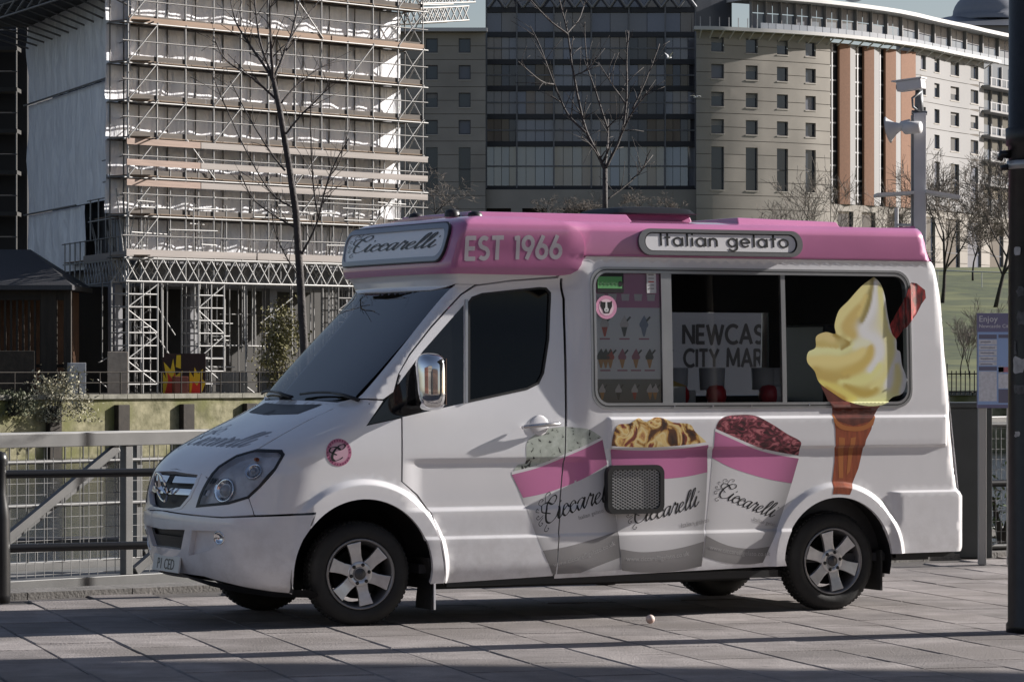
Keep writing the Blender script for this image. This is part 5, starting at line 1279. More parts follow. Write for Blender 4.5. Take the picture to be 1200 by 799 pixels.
MB().raw([Vector((UR(z) - .002, CL - s_ * ys(UR(z) - .01, z), z)) for z in (2.50, 2.76) for s_ in (1, -1)], [(0, 1, 3, 2)]).build('rear_fascia', pink, van)
MB().box(4.20, 4.70, .06, 1.92, .36, .42).build('rear_step', black_pl, van)
MB().box(.45, 4.5, .10, 1.88, .34, .40).box(-.85, -.55, .35, 1.63, .30, .7).box(-.55, .5, .42, 1.56, .42, .75).build('chassis_floor', dark_in, van)
MB().box(.6, 3.1, .25, .45, .22, .36).box(.6, 3.1, 1.5, 1.7, .22, .36).box(2.6, 4.4, .95, 1.10, .20, .28).box(-.06, .06, .25, 1.7, .30, .40).box(3.61, 3.73, .25, 1.7, .30, .42).build('underframe', mat('chassis_black', (.02, .02, .02), .8), van)
def housing(c, r):
    P = circ(c, r, -14, 194, 24); n = len(P)
    v = [Vector((u, .012, z)) for u, z in P] + [Vector((u, .42, z)) for u, z in P]
    f = [(i, i + 1, n + i + 1, n + i) for i in range(n - 1)] + [tuple(range(n, 2 * n))]
    MB().raw(v, f).build('wheel_housing', black_pl, van, True)
    v = [Vector((p.x, 2 * CL - p.y, p.z)) for p in v]
    MB().raw(v, f).build('wheel_housing', black_pl, van, True)
housing(FA, R_IN_F + .02); housing(RA, R_IN_R + .015)

# interior of the serving area
inside = mat('interior_grey', (.045, .045, .048), .6)
MB().box(1.66, 1.70, .12, 1.86, .40, 2.40).build('bulkhead', inside, van)
MB().box(1.70, 4.45, .10, 1.88, 2.44, 2.46).build('inner_ceiling', inside, van)
MB().box(4.43, 4.45, .12, 1.86, .42, 2.44).box(1.70, 2.95, 1.84, 1.86, .42, 2.44).box(4.16, 4.43, 1.84, 1.86, .42, 2.44).box(2.95, 4.16, 1.84, 1.86, .42, 1.50).box(2.95, 4.16, 1.84, 1.86, 2.15, 2.44).build('inner_lining', inside, van)
MB().box(1.75, 4.42, .18, .62, .42, 1.47).build('counter', mat('counter_dark', (.03, .03, .032), .4), van)
MB().box(1.75, 4.42, 1.48, 1.86, .42, 1.52).build('back_counter', mat('counter_dark', (.03, .03, .032), .4), van)
MB().box(3.98, 4.38, .70, 1.30, .42, 2.05).build('ice_cream_machine', mat('machine_steel', (.12, .12, .125), .35, .6), van, bevel=.02)
for u, c_ in ((2.62, (.55, .02, .03)), (2.92, (.55, .02, .03)), (3.35, (.5, .03, .05)), (3.42, (.6, .6, .6))):
    o = MB().lathe([(.001, 0), (.06, 0), (.075, .05), (.07, .10), (.05, .13), (.001, .14)], 16, Matrix.Translation((u, .42, 1.47)) @ Matrix.Rotation(R(90), 4, 'X')).build('sauce_pot', mat('pot_%d' % int(u * 100), c_, .3), van, True)
    MB().lathe([(.088, .10), (.095, .26), (.088, .26), (.08, .11)], 16, Matrix.Translation((u + .01, .50, 1.47)) @ Matrix.Rotation(R(90), 4, 'X')).build('cup_stack', mat('cup_grey', (.45, .44, .45), .5), o, True)
MB().box(2.32, 2.60, .28, .50, 1.47, 1.60).box(2.36, 2.80, .50, .60, 1.47, 1.57).build('wafer_box', mat('wafer_box_grey', (.4, .4, .38), .5), van, bevel=.01)
MB().raw([(2.38, .30, 1.60), (2.62, .30, 1.60), (2.62, .48, 1.60), (2.38, .48, 1.60), (2.40, .38, 1.68), (2.44, .38, 1.68)], [(0, 1, 2, 3), (0, 1, 5, 4), (2, 3, 4, 5), (1, 2, 5), (0, 4, 3)]).build('wafer_pile', mat('wafer', (.55, .38, .12), .6), van)
# cab interior
MB().box(.15, .55, .15, 1.85, .9, 1.44).box(.05, .25, .2, 1.8, 1.3, 1.46).build('dashboard', dark_in, van, bevel=.03)
MB().lathe([(.19 + .015 * math.cos(t), .015 * math.sin(t)) for t in (2 * math.pi * i / 6 for i in range(6))], 24, Matrix.Translation((.68, .55, 1.42)) @ Matrix.Rotation(R(60), 4, 'Y') @ Matrix.Rotation(R(90), 4, 'X'), True).build('steering_wheel', black_pl, van, True)
for y in (.30, 1.20):
    MB().box(.85, 1.38, y, y + .5, .9, 1.08).box(1.28, 1.45, y + .02, y + .48, 1.05, 1.75).box(1.32, 1.44, y + .13, y + .37, 1.78, 1.98).build('cab_seat', dark_in, van, bevel=.04)

# mirror
mu, mz = S((507, 447))[0]; mc = mS(mu, mz, 0)
def mirror_unit(sgn):
    V_, F_ = [], []; nr, nc = 20, 14
    for i in range(nr + 1):
        t = math.pi * i / nr; zz = -math.cos(t)
        for j in range(nc):
            a = 2 * math.pi * j / nc; rr = max(1e-3, (1 - abs(zz) ** 5)) ** .3
            ca, sa = math.cos(a), math.sin(a); q = (abs(ca) ** 3.5 + abs(sa) ** 3.5) ** (-1 / 3.5)
            V_.append((.098 * ca * q * rr, .140 * sa * q * rr * (1 - .06 * zz), .192 * zz))
    F_ = [(i * nc + j, i * nc + (j + 1) % nc, (i + 1) * nc + (j + 1) % nc, (i + 1) * nc + j) for i in range(nr) for j in range(nc)]
    y = mc.y - .20; y = y if sgn > 0 else 2 * CL - y - .06
    ux = mc.x - .105 if sgn > 0 else mc.x + .16; M_ = Matrix.Translation((ux, y, mc.z)) @ Matrix.Rotation(R(-14 * sgn), 4, 'Z')
    mo = MB().raw([M_ @ Vector(v) for v in V_], F_).build('wing_mirror', chrome, van, True)
    yb = mc.y + .04 if sgn > 0 else 2 * CL - mc.y - .04
    MB().tube([(ux, y, mc.z - .13), (ux + .03, (y + yb) / 2, mc.z - .13), (ux + .06, yb, mc.z - .12)], [.035, .03, .045], 10).build('mirror_arm', black_pl, mo, True)
    g = MB().box(.085, .091, -.105, .105, -.155, .155); g.v = [tuple(M_ @ Vector(p)) for p in g.v]; g.build('mirror_glass', mat('mirror_glass', (.5, .5, .5), .02, 1.0), mo)
mirror_unit(1); mirror_unit(-1)

# wheels
TYR = .350
def wheel(c, yout, sgn, steer=0.0):
    w = empty('wheel', (c[0], yout, TYR), 0); w.parent = van
    wid = .225; Mx = Matrix.Identity(4) if sgn > 0 else Matrix.Rotation(math.pi, 4, 'Z')
    Mx = Matrix.Rotation(R(steer), 4, 'Z') @ Mx
    tp = [(.232, .020), (.250, .004), (.285, -.004), (.315, .006), (.338, .026), (.348, .048), (.350, .075)]
    tp = tp + [(r, wid - y) for r, y in reversed(tp)]
    t = MB().lathe(tp, 48, Mx); 
    # tread blocks
    for k in range(64):
        a = 2 * math.pi * k / 64
        for y0, y1, da in ((.045, .085, 0), (.095, .13, .04), (.14, .18, 0)):
            Mt = Mx @ Matrix.Rotation(-a - da, 4, 'Y') @ Matrix.Translation((.349, 0, 0)); t.box(-.006, .004, y0, y1, -.011, .011, Mt)
    t.build('tyre', rubber, w, True)
    rim = MB().lathe([(.236, .018), (.240, .006), (.234, .000), (.226, .004), (.218, .022), (.205, .05), (.195, .10), (.195, .20)], 48, Mx)
    rim.build('rim', mat('rim_lip', (.24, .24, .25), .35, .8), w, True)
    sp = MB(); 
    for k in range(6):
        a = R(60 * k + 18); prof = [(.03, .040, .030), (.075, .040, .026), (.12, .037, .024), (.17, .042, .018), (.212, .050, .014)]
        v = []
        for r, hw, y in prof:
            for s2 in (-1, 1):
                for yy in (y, y + .03):
                    v.append(Mx @ (Matrix.Rotation(a, 4, 'Y') @ Vector((r, yy, s2 * hw))))
            
        f = []
        for i in range(len(prof) - 1):
            b = i * 4; n2 = b + 4
            f += [(b, b + 2, n2 + 2, n2), (b + 1, n2 + 1, n2 + 3, b + 3), (b, n2, n2 + 1, b + 1), (b + 2, b + 3, n2 + 3, n2 + 2)]
        f += [(len(prof) * 4 - 4, len(prof) * 4 - 2, len(prof) * 4 - 1, len(prof) * 4 - 3)]
        sp.raw(v, f)
    sp.build('spokes', mat('alloy', (.66, .66, .67), .28, .75, var=.12, vscale=20), w, False, recalc=True, bevel=.004)
    MB().lathe([(.085, .05), (.085, .022), (.078, .018), (.048, .016), (.046, .022), (.040, .020), (.001, .018)], 28, Mx).build('hub', mat('alloy', (.50, .50, .51), .3, .85), w, True)
    MB().lathe([(.040, .018), (.038, .010), (.001, .008)], 24, Mx).build('hub_cap', mat('hub_grey', (.08, .08, .085), .4, .5), w, True)
    for k in range(6):
        a = R(60 * k + 48); Mb = Mx @ Matrix.Rotation(a, 4, 'Y') @ Matrix.Translation((.064, 0, 0))
        MB().lathe([(.0125, .03), (.0125, .012), (.008, .009), (.001, .009)], 10, Mb).build('wheel_bolt', black_pl, w, True)
    MB().lathe([(.17, .10), (.17, .12), (.001, .12)], 28, Mx).build('brake_disc', mat('brake_steel', (.04, .04, .04), .5, .6), w, True)
wheel(FA, .045, 1, -6); wheel(RA, .045, 1, 0)
wheel(FA, 2 * CL - .045, -1, -6); wheel(RA, 2 * CL - .045, -1, 0)

# mud flaps
mf = MB(); prof = [(.47, .45), (.505, .36), (.515, .28), (.50, .17), (.495, .10)]
v = [Vector((u, y, z)) for u, z in prof for y in (.0, .26)]; v2 = [p + Vector((.018, 0, 0)) for p in v]; n = len(v)
mf.raw(v + v2, [(2 * i, 2 * i + 1, 2 * i + 3, 2 * i + 2) for i in range(4)] + [(n + 2 * i, n + 2 * i + 2, n + 2 * i + 3, n + 2 * i + 1) for i in range(4)] + [(2 * i, 2 * i + 2, n + 2 * i + 2, n + 2 * i) for i in range(4)] + [(2 * i + 1, n + 2 * i + 1, n + 2 * i + 3, 2 * i + 3) for i in range(4)])
mf.build('mud_flap', rubber, van, recalc=True)
MB().box(.512, .524, -.014, .0, .10, .42).build('mud_flap_edge', white, van)
MB().box(4.06, 4.075, .04, .30, .13, .42, ).build('mud_flap', rubber, van)
# sill strip under the doors
MB().box(.62, 3.2, .02, .05, .25, .30).build('sill_strip', black_pl, van)

# ---------------------------------------------------------------- prints and signs on the van
def decal(name, polys, m, parent=None, off=.0015, step=.045, mp=None, holes=(), **k):
    return surf(name, polys, mp or mS, m, parent or van, holes=holes, off=off, step=step, feats=FEAT if (step and step > .03 and mp is None) else (), **k)
def curve(*p): return crom(list(p), 6)
seam = [S((649, 690), (655, 640), (657, 600), (659, 560), (663, 530), (664, 470), (662.6, 470), (661.6, 530), (657.6, 560), (655.6, 600), (653.6, 640), (647.4, 690))]
# tub 1 (mint with chocolate chips), tub 2 (nut and caramel), tub 3 (dark berry)
def tub(name, rim, left, right, bottom, pinklow, grey, gel, gmat, label, o0, hl=(), rim_w=3.5):
    body_ = rim + right + bottom[::-1] + left[::-1]
    (lu0, lz0), (lu1, lz1), (ru0, rz0), (ru1, rz1) = S(rim[0], bottom[0], rim[-1], bottom[-1])
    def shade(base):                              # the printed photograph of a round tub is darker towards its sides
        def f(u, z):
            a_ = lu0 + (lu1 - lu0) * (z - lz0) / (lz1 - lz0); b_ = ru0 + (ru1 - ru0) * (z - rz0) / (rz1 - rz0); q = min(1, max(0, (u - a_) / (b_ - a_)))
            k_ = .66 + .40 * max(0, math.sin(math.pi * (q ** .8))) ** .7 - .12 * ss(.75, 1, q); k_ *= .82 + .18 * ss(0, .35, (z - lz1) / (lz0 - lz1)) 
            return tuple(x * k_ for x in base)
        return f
    vm = vcol('tub_print', .4, .3)
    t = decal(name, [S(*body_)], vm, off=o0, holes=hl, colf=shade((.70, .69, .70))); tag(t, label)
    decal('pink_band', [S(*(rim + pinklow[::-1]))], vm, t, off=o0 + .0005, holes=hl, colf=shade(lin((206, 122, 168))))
    decal('grey_wave', [S(*grey)], vm, t, off=o0 + .0005, holes=hl, colf=shade((.30, .29, .29)))
    rl = rim + [(x, y - rim_w) for x, y in rim[::-1]]
    decal('tub_rim', [S(*rl)], mat('tub_rim', (.75, .73, .74), .4), t, off=o0 + .0004, holes=hl)
    decal('gelato', [S(*gel)], gmat, t, off=o0 + .0002, holes=hl)
    return t
mint = ramp_mat('mint_gelato', [(.30, (.02, .02, .02)), (.36, (.05, .05, .045)), (.40, (.42, .46, .40)), (.62, (.52, .56, .50)), (.75, (.62, .66, .60))], 22, 4, dist=.6)
nut = ramp_mat('nut_gelato', [(.30, (.03, .012, .008)), (.42, (.12, .04, .012)), (.47, (.55, .30, .07)), (.53, (.80, .66, .34)), (.58, (.75, .50, .16)), (.63, (.30, .06, .04)), (.70, (.05, .02, .01))], 7, 6, dist=1.2)
berry = ramp_mat('berry_gelato', [(.30, (.015, .004, .006)), (.44, (.07, .010, .018)), (.54, (.20, .03, .05)), (.66, (.50, .16, .18))], 11, 9, dist=2.0, stretch=(1, 1, 1.8), rot=R(35))
rim1 = curve((599.6, 556), (630, 548), (660, 536), (685, 525.5), (706, 515))
t1 = tub('mint_tub_print', rim1, [(614, 590), (630, 630), (646.5, 672)], [(711, 545), (718, 580), (724, 620), (728, 650)], [(646.5, 672.5), (690, 670), (729, 667)],
    curve((613, 583), (633, 579), (653, 573), (685, 560), (711.5, 544)),
    curve((636, 645), (665, 640), (700, 630), (726, 621)) + curve((729, 652), (700, 663), (680, 671)) + [(650, 672.5), (647, 671)],
    curve((600, 555), (606, 545), (616, 541), (617, 520), (624, 511), (640, 503), (658, 500), (676, 501), (690, 503), (702, 510), (706, 514)) + rim1[::-1][1:-1], mint, 'printed tub of mint chocolate chip gelato with pink band', .0006, seam)
rim2 = curve((716, 526), (745, 527.5), (775, 527), (805, 524.5), (830, 521))
t2 = tub('nut_tub_print', rim2, [(718, 560), (722, 600), (726, 640), (729, 668)], [(829, 550), (827, 590), (825, 630), (822, 662)], curve((729, 668), (755, 670.5), (790, 669), (822, 663)),
    curve((717.5, 556), (745, 561), (775, 561), (805, 558), (828.8, 553)),
    curve((727, 643), (750, 646.5), (776, 645), (800, 641), (825, 634)) + curve((822, 663), (790, 669), (755, 670.5), (729, 668)),
    curve((716.5, 525), (718, 512), (724, 498), (738, 496), (748, 490), (757, 494), (768, 489), (780, 491), (790, 495), (808, 497), (815, 506), (826, 516), (829, 520.5)) + rim2[::-1][1:-1], nut, 'printed tub of nut and caramel gelato with pink band', .0016)
rim3 = curve((838, 505.4), (862, 516), (888, 527), (912, 533), (936, 537))
t3 = tub('berry_tub_print', rim3, [(834, 545), (830, 590), (827, 630), (824, 652)], [(929, 562), (917, 600), (905, 635), (894, 659)], curve((824, 652), (850, 659), (875, 661), (893.5, 659)),
    curve((834, 536), (855, 547), (878, 555), (902, 561.5), (927.5, 566)),
    curve((827, 627), (845, 636), (862, 641), (882, 642.5), (902, 640)) + curve((893.5, 659), (875, 661), (850, 659), (824, 652)),
    curve((838.5, 504), (842, 494), (850, 488), (865, 486), (885, 487), (905, 497), (922, 508), (938, 517), (937, 526), (935, 536)) + rim3[::-1][1:-1], berry, 'printed tub of dark berry gelato with pink band', .0006)
sp_, sw_ = script_polys()
def word(A, B, parent, o, bend=0.0, name='script_lettering'):
    a, b = S(A, B); return decal(name, place(sp_, a, b, sw_, bend), ink, parent, off=o, step=None)
word((637, 615), (724, 583), t1, .0014, .2); word((741, 613), (818, 592), t2, .0024, -.2); word((840, 580), (905, 606), t3, .0014, -.1)
def small(txt, A, B, size, m, parent, o, bend=0.0, name='small_print'):
    (ax, az), (bx, bz) = S(A, B); L = math.hypot(bx - ax, bz - az); dx, dz = (bx - ax) / L, (bz - az) / L
    def f(x, y, _):
        t = x / L; yy = y + bend * 4 * t * (1 - t); return mS(ax + dx * x - dz * yy, az + dz * x + dx * yy, o)
    ob = font_obj(name, txt, size, m, parent, (0, 0, 0), (0, 0, 0), 'LEFT', 0.0, f)
    w = max(0.01, L); return ob
pale_ink = mat('pale_print', (.42, .41, .41), .4)
small('Italian gelato', (798, 618), (822, 613), .045, greyprint, t2, .0034); small('Italian gelato', (882, 610), (905, 616), .04, greyprint, t3, .0024); small('Italian gelato', (678, 609), (700, 602), .04, greyprint, t1, .0024)
for A, B, t, o, bd in (((649, 664), (727, 635), t1, .0024, -.015), ((734, 657), (820, 647), t2, .0034, -.02), ((831, 643), (900, 651), t3, .0024, -.015)):
    small('www.ciccarelligelato.co.uk', A, B, .046, pale_ink, t, o, bd)

# soft-serve cone with flake, printed over window and body
CC = [((140, 125, 60), (405, 45), (395, 110), (375, 200), (345, 280)), ((218, 203, 135), (385, 70), (330, 140), (260, 210), (210, 270), (195, 320), (230, 370), (270, 385)),
      ((195, 170, 95), (330, 200), (280, 260), (250, 320), (290, 360)), ((205, 185, 110), (365, 140), (325, 240)), ((226, 220, 220), (415, 60), (412, 160), (390, 235), (352, 310), (365, 358), (430, 400), (440, 470), (390, 560)),
      ((222, 206, 135), (442, 90), (462, 200), (482, 300), (505, 400), (503, 480), (472, 590), (400, 660)), ((228, 225, 208), (472, 130), (490, 260), (508, 330)), ((226, 220, 220), (545, 400), (553, 470), (505, 560), (490, 640)),
      ((220, 205, 140), (532, 520), (548, 600), (530, 680)), ((228, 224, 218), (572, 500), (588, 600), (572, 680)), ((150, 125, 45), (230, 438), (262, 417), (266, 397), (225, 372), (188, 358)), ((205, 185, 120), (95, 370), (110, 355), (150, 360), (180, 380)),
      ((190, 170, 95), (90, 410), (150, 420), (200, 425)), ((230, 217, 152), (60, 450), (150, 440), (232, 448), (290, 412)), ((234, 224, 182), (295, 420), (330, 408), (380, 402)), ((195, 170, 85), (392, 425), (378, 490), (320, 540), (240, 580)),
      ((215, 198, 125), (60, 500), (130, 500), (220, 500), (300, 480), (350, 445)), ((185, 160, 80), (80, 560), (110, 592), (180, 602), (260, 590)), ((225, 200, 100), (110, 625), (180, 655), (250, 690), (300, 720)), ((225, 210, 135), (220, 618), (300, 622), (380, 595), (440, 530)),
      ((182, 157, 68), (250, 640), (320, 680), (370, 692), (420, 660)), ((234, 222, 152), (300, 742), (400, 730), (480, 720), (540, 708)), ((190, 150, 55), (140, 655), (190, 692), (240, 717))]
CCL = []
for cc_, *pts_ in CC:
    for x, y in resample(crom(list(pts_), 4), 16, False):
        u, z = S((940 + x / 4.813, 318 + y / 4.813))[0]; l_ = lin(cc_); g_ = .3 * l_[0] + .6 * l_[1] + .1 * l_[2]; CCL.append((u, z, tuple(min(.85, (q * .92 + g_ * .08) * 1.28) for q in l_)))
def cone_col(u, z):
    ws_ = [1 / (4e-5 + (u - a) ** 2 + (z - b) ** 2) ** 2.0 for a, b, _ in CCL]; t = sum(ws_)
    return tuple(sum(w * c_[i] for w, (_, _, c_) in zip(ws_, CCL)) / t for i in range(3))
swirl = [(1025, 324.4), (1032.6, 332), (1038, 347), (1041, 367.6), (1046, 390), (1051.4, 398), (1052, 409), (1056, 412.6), (1058, 427.6), (1062.6, 440.8), (1062, 454), (1057, 462), (1047.6, 465), (1036, 473.4), (1017.6, 475.7), (995, 471), (976, 459.5), (961, 448), (955.7, 435), (947, 424), (948, 412.6), (956.8, 407), (957.5, 394), (968.8, 389), (980, 391), (979, 380.7), (984, 364), (995, 352.5), (1010, 335.7)]
sw = crom(swirl + [swirl[0]], 4)[:-1]
FO, FI = rrect(*WIN, .12), rrect(WIN[0] + .042, WIN[1] - .042, WIN[2] + .042, WIN[3] - .042, .09)
FOo, FIo = rrect(WIN[0] - .002, WIN[1] + .002, WIN[2] - .002, WIN[3] + .002, .122), rrect(WIN[0] + .043, WIN[1] - .043, WIN[2] + .043, WIN[3] - .043, .089)
def mW(u, z, off=0.0):                            # film that follows body, window frame and glass
    return mS(u, z, off + (.0008 if not inpoly(u, z, FOo) else (.0095 if not inpoly(u, z, FIo) else -.0125)))
WF = [P + [P[0]] for P in (rrect(WIN[0] - .003, WIN[1] + .003, WIN[2] - .003, WIN[3] + .003, .123), FO, FI, rrect(WIN[0] + .045, WIN[1] - .045, WIN[2] + .045, WIN[3] - .045, .087))]
def film(name, P, m, parent, off, step=.045, **k): return surf(name, [P], mW, m, parent, off=off, step=step, feats=FEAT + WF, **k)
cone = surf('soft_serve_print', [S(*sw)], mW, vcol('cone_print'), van, off=.0008, step=.016, colf=cone_col, feats=WF); tag(cone, 'printed yellow soft serve swirl in a wafer cone with a red flake')
film('wafer_cup', S((961, 448), (968, 462), (975, 478), (978, 492), (1000, 499), (1022, 493), (1031, 474), (1017, 476), (995, 471), (976, 460)), mat('printed_wafer_dark', (.13, .028, .016), .4, var=.5, vscale=14, coat=.3), cone, .0004)
wafer = mat('printed_wafer', (.30, .065, .022), .4, var=.35, vscale=9, coat=.3, stretch=(5, 1, .8))
film('wafer_cone', S((961, 448), (968, 462), (975, 478), (977, 490), (979, 503), (978, 540), (976, 579), (984, 578.5), (996, 579.5), (1006, 548), (1015, 515), (1021, 503), (1024, 490), (1031, 474), (1017, 476), (995, 471), (976, 460)), wafer, cone, .0002)
film('wafer_collar', S(*curve((975, 484), (985, 496), (1000, 500), (1015, 497), (1025, 487)), *curve((1023, 498), (1012, 504), (998, 505), (984, 502), (977, 494))), mat('printed_wafer_light', (.42, .14, .035), .4, coat=.3), cone, .0007)
film('wafer_facet', S((983, 512), (990, 513), (988, 560), (983, 560)), mat('printed_wafer_light', (.42, .14, .035), .4), cone, .0005)
film('wafer_facet', S((997, 513), (1003, 512), (996, 552), (992, 556)), mat('printed_wafer_light', (.42, .14, .035), .4), cone, .0005)
flake = ramp_mat('printed_flake', [(.35, (.05, .004, .004)), (.5, (.22, .012, .012)), (.65, (.45, .03, .03))], 16, 5, stretch=(3, 1, .8), rot=R(28))
film('flake', S((1050, 399), (1044, 392), (1042, 384), (1052, 366), (1060, 352), (1063, 340), (1068, 331), (1074, 332), (1084, 340), (1085, 349), (1080, 356), (1074, 368), (1063, 382)), flake, cone, .0002)

# "Italian gelato" roof sign: raised stadium frame with a white face
def stadium(u0, u1, z0, z1): return rrect(u0, u1, z0, z1, (z1 - z0) / 2 - .001, 8)
g0 = S((747, 285), (939, 287)); su0, su1 = g0[0][0], g0[1][0]; sz0, sz1 = 2.513, 2.697
def mSign(u, z, off=0.0):
    p = mS0(u, 2.52); q = mS0(u, 2.70); t = (z - 2.52) / .18; b_ = p.lerp(q, t); n = Vector((0, -(q.z - p.z), (q.y - p.y) * -1)).normalized(); n = Vector((0, -abs(n.y), abs(n.z))); return b_ + n * off
sign = surf('gelato_sign', [stadium(su0, su1, sz0, sz1)], mSign, mat('sign_frame_grey', (.22, .22, .225), .35, .6), van, holes=[stadium(su0 + .045, su1 - .045, sz0 + .025, sz1 - .025)], off=.030, depth=.04, step=.05)
surf('sign_inner_ring', [stadium(su0 + .045, su1 - .045, sz0 + .025, sz1 - .025)], mSign, black_pl, sign, holes=[stadium(su0 + .055, su1 - .055, sz0 + .032, sz1 - .032)], off=.024, depth=.015, step=.06)
surf('sign_face', [stadium(su0 + .05, su1 - .05, sz0 + .03, sz1 - .03)], mSign, mat('sign_white', (.82, .81, .82), .3, coat=.3), sign, off=.020, step=.06)
tp, tw = text_polys('Italian gelato', .125, .12)
a = (su0 + .17, sz0 + .065); b = (su1 - .11, sz0 + .065); k_ = (b[0] - a[0]) / tw
for gl_ in tp:
    surf('sign_letter', gl_.mapped(lambda p: (a[0] + p[0] * k_, a[1] + p[1] * .095)), mSign, ink, sign, off=.022, step=None)
# EST 1966
tp, tw = text_polys('EST 1966', .185, .1)
a, b = S((544, 305), (657, 303)); k_ = (b[0] - a[0]) / tw; hz_ = hit(600, 276)[2] - hit(600, 303.5)[2]
for gl_ in tp: decal('est_letter', gl_.mapped(lambda p: (a[0] + p[0] * k_, a[1] + (b[1] - a[1]) * p[0] / tw + p[1] * hz_)), mat('grey_lettering', (.50, .46, .50), .4), cowl, off=.0130, step=None)
# front cowl sign with script name
fz0, fz1 = 2.455, 2.70
def fsign(T0, z0, z1, r): return [(x / 1.0, z) for x, z in rrect(-T0, T0, z0, z1, r)]
fsn = surf('name_sign', [fsign(.62, fz0, fz1, .09)], mF, mat('sign_frame_blue', (.30, .32, .36), .35, .3), van, holes=[fsign(.585, fz0 + .03, fz1 - .03, .075)], off=.035, depth=.05, step=.04)
surf('sign_face', [fsign(.60, fz0 + .02, fz1 - .02, .08)], mF, mat('sign_white', (.70, .69, .70), .3), fsn, off=.024, step=.05)
surf('sign_edge', [fsign(.628, fz0 - .008, fz1 + .008, .095)], mF, black_pl, fsn, holes=[fsign(.612, fz0 + .006, fz1 - .006, .09)], off=.030, depth=.03, step=.05)
surf('script_lettering', sp_.mapped(lambda p: (-.46 + .93 * p[0] / sw_, 2.548 + .050 * p[1])), mF, ink, fsn, off=.0275, step=None)
# bonnet script, faint
surf('bonnet_script', sp_.mapped(lambda p: (-.30 + .66 * p[0] / sw_, 1.20 + .05 * p[1])), mF, mat('bonnet_ink', (.30, .30, .33), .4), bonnet, off=.002, step=None)
# round badge on the wing
bu, bz_ = S((397, 530))[0]
bdg = decal('round_badge', [circ((bu, bz_), .092, 0, 360, 32)[:-1]], mat('badge_pink', lin((196, 120, 150)), .4), off=.0015)
decal('badge_disc', [circ((bu, bz_), .068, 0, 360, 32)[:-1]], mat('badge_pale', lin((205, 165, 180)), .4), bdg, off=.0022)
cp, cw_ = script_polys('C', .34, .09, .3, False)
decal('badge_letter', cp.mapped(lambda p: (bu - .07 + .058 * p[0], bz_ - .052 + .048 * p[1])), ink, bdg, off=.003, step=None)
for k in range(26):
    a0 = R(360 * k / 26); decal('badge_mark', [[(bu + .081 * math.cos(a0) + dx, bz_ + .081 * math.sin(a0) + dz) for dx, dz in ((-.004, -.006), (.004, -.006), (.004, .006), (-.004, .006))]], mat('badge_print', lin((120, 60, 90)), .4), bdg, off=.0022, step=None) if k % 13 != 12 else None

# loudspeaker grille on the side: frame and diamond mesh
q = S((708, 545), (774, 543), (774, 599), (708, 602)); qu0, qu1 = (q[0][0] + q[3][0]) / 2, (q[1][0] + q[2][0]) / 2; qz0, qz1 = q[3][1] + .0, q[0][1]
spk = surf('loudspeaker_grille', [rrect(qu0, qu1, qz0, qz1, .06)], mS, black_pl, van, holes=[rrect(qu0 + .032, qu1 - .032, qz0 + .032, qz1 - .032, .04)], off=.06, depth=.07, step=.05)
surf('speaker_back', [rrect(qu0 + .02, qu1 - .02, qz0 + .02, qz1 - .02, .045)], mS, black_pl, spk, off=.012, step=.06)
yv = mS(qu0 + .2, (qz0 + qz1) / 2, 0).y - .045; me_ = MB(); pit = .021
iu0, iu1, iz0, iz1 = qu0 + .026, qu1 - .026, qz0 + .026, qz1 - .026
for dirn in (1, -1):
    sl_ = .55; n0 = int(-(iu1 - iu0) * sl_ / pit) - 2; n1 = int(((iz1 - iz0) + (iu1 - iu0) * sl_) / pit) + 2
    for k in range(n0 - 30, n1 + 30):
        pts = []
        c0 = iz0 + k * pit
        for u in (iu0, iu1):
            pts.append((u, c0 + dirn * sl_ * (u - iu0)))
        (ua, za), (ub, zb_) = pts
        t0, t1_ = 0.0, 1.0; dz = zb_ - za
        for lo_, hi_ in ((iz0, iz1),):
            if abs(dz) > 1e-9:
                ta, tb = (lo_ - za) / dz, (hi_ - za) / dz; t0, t1_ = max(t0, min(ta, tb)), min(t1_, max(ta, tb))
        if t1_ - t0 < .02: continue
        p0 = Vector((ua + (ub - ua) * t0, yv + .0012 * dirn, za + dz * t0)); p1 = Vector((ua + (ub - ua) * t1_, yv + .0012 * dirn, za + dz * t1_))
        me_.bar(p0, p1, .0068, .003, up=(0, 1, 0))
tag(me_.build('speaker_mesh', mat('mesh_steel', (.45, .45, .45), .4, .7), spk), kind='stuff')

# menu poster behind the left pane
def mP(u, z, off=0.0): return mS(u, z, -.030 + off)
mu0, mu1 = S((701, 400), (777, 400)); mu0, mu1 = mu0[0], mu1[0]; MZ0, MZ1 = 1.49, 2.385
def pu(px): return S((px, 400))[0][0]
def pz(py): return HCAM - (py - HORY) / FPX * 24.55
poster = surf('menu_poster', [[(mu0, MZ0), (mu1 + .09, MZ0), (mu1 + .09, MZ1), (mu0, MZ1)]], mP, mat('poster_white', (.82, .80, .82), .5), van, depth=.004, step=.15)
def pp(P): return [(pu(x), pz(y)) for x, y in P]
surf('poster_pink', [pp([(701, 318), (790, 318), (790, 360), (701, 360)])], mP, mat('poster_pink', lin((205, 120, 165)), .5), poster, off=.001, step=.2)
surf('poster_grey', [pp([(701, 444), (790, 444), (790, 474), (701, 474)])], mP, mat('poster_grey', (.16, .15, .16), .5), poster, off=.001, step=.2)
pcol = {k: mat('poster_' + k, lin(v), .5) for k, v in dict(cone=(200, 140, 80), ice=(215, 205, 205), red=(190, 50, 45), dark=(60, 55, 65), berry=(170, 90, 120), blue=(120, 130, 160), tub=(225, 215, 215)).items()}
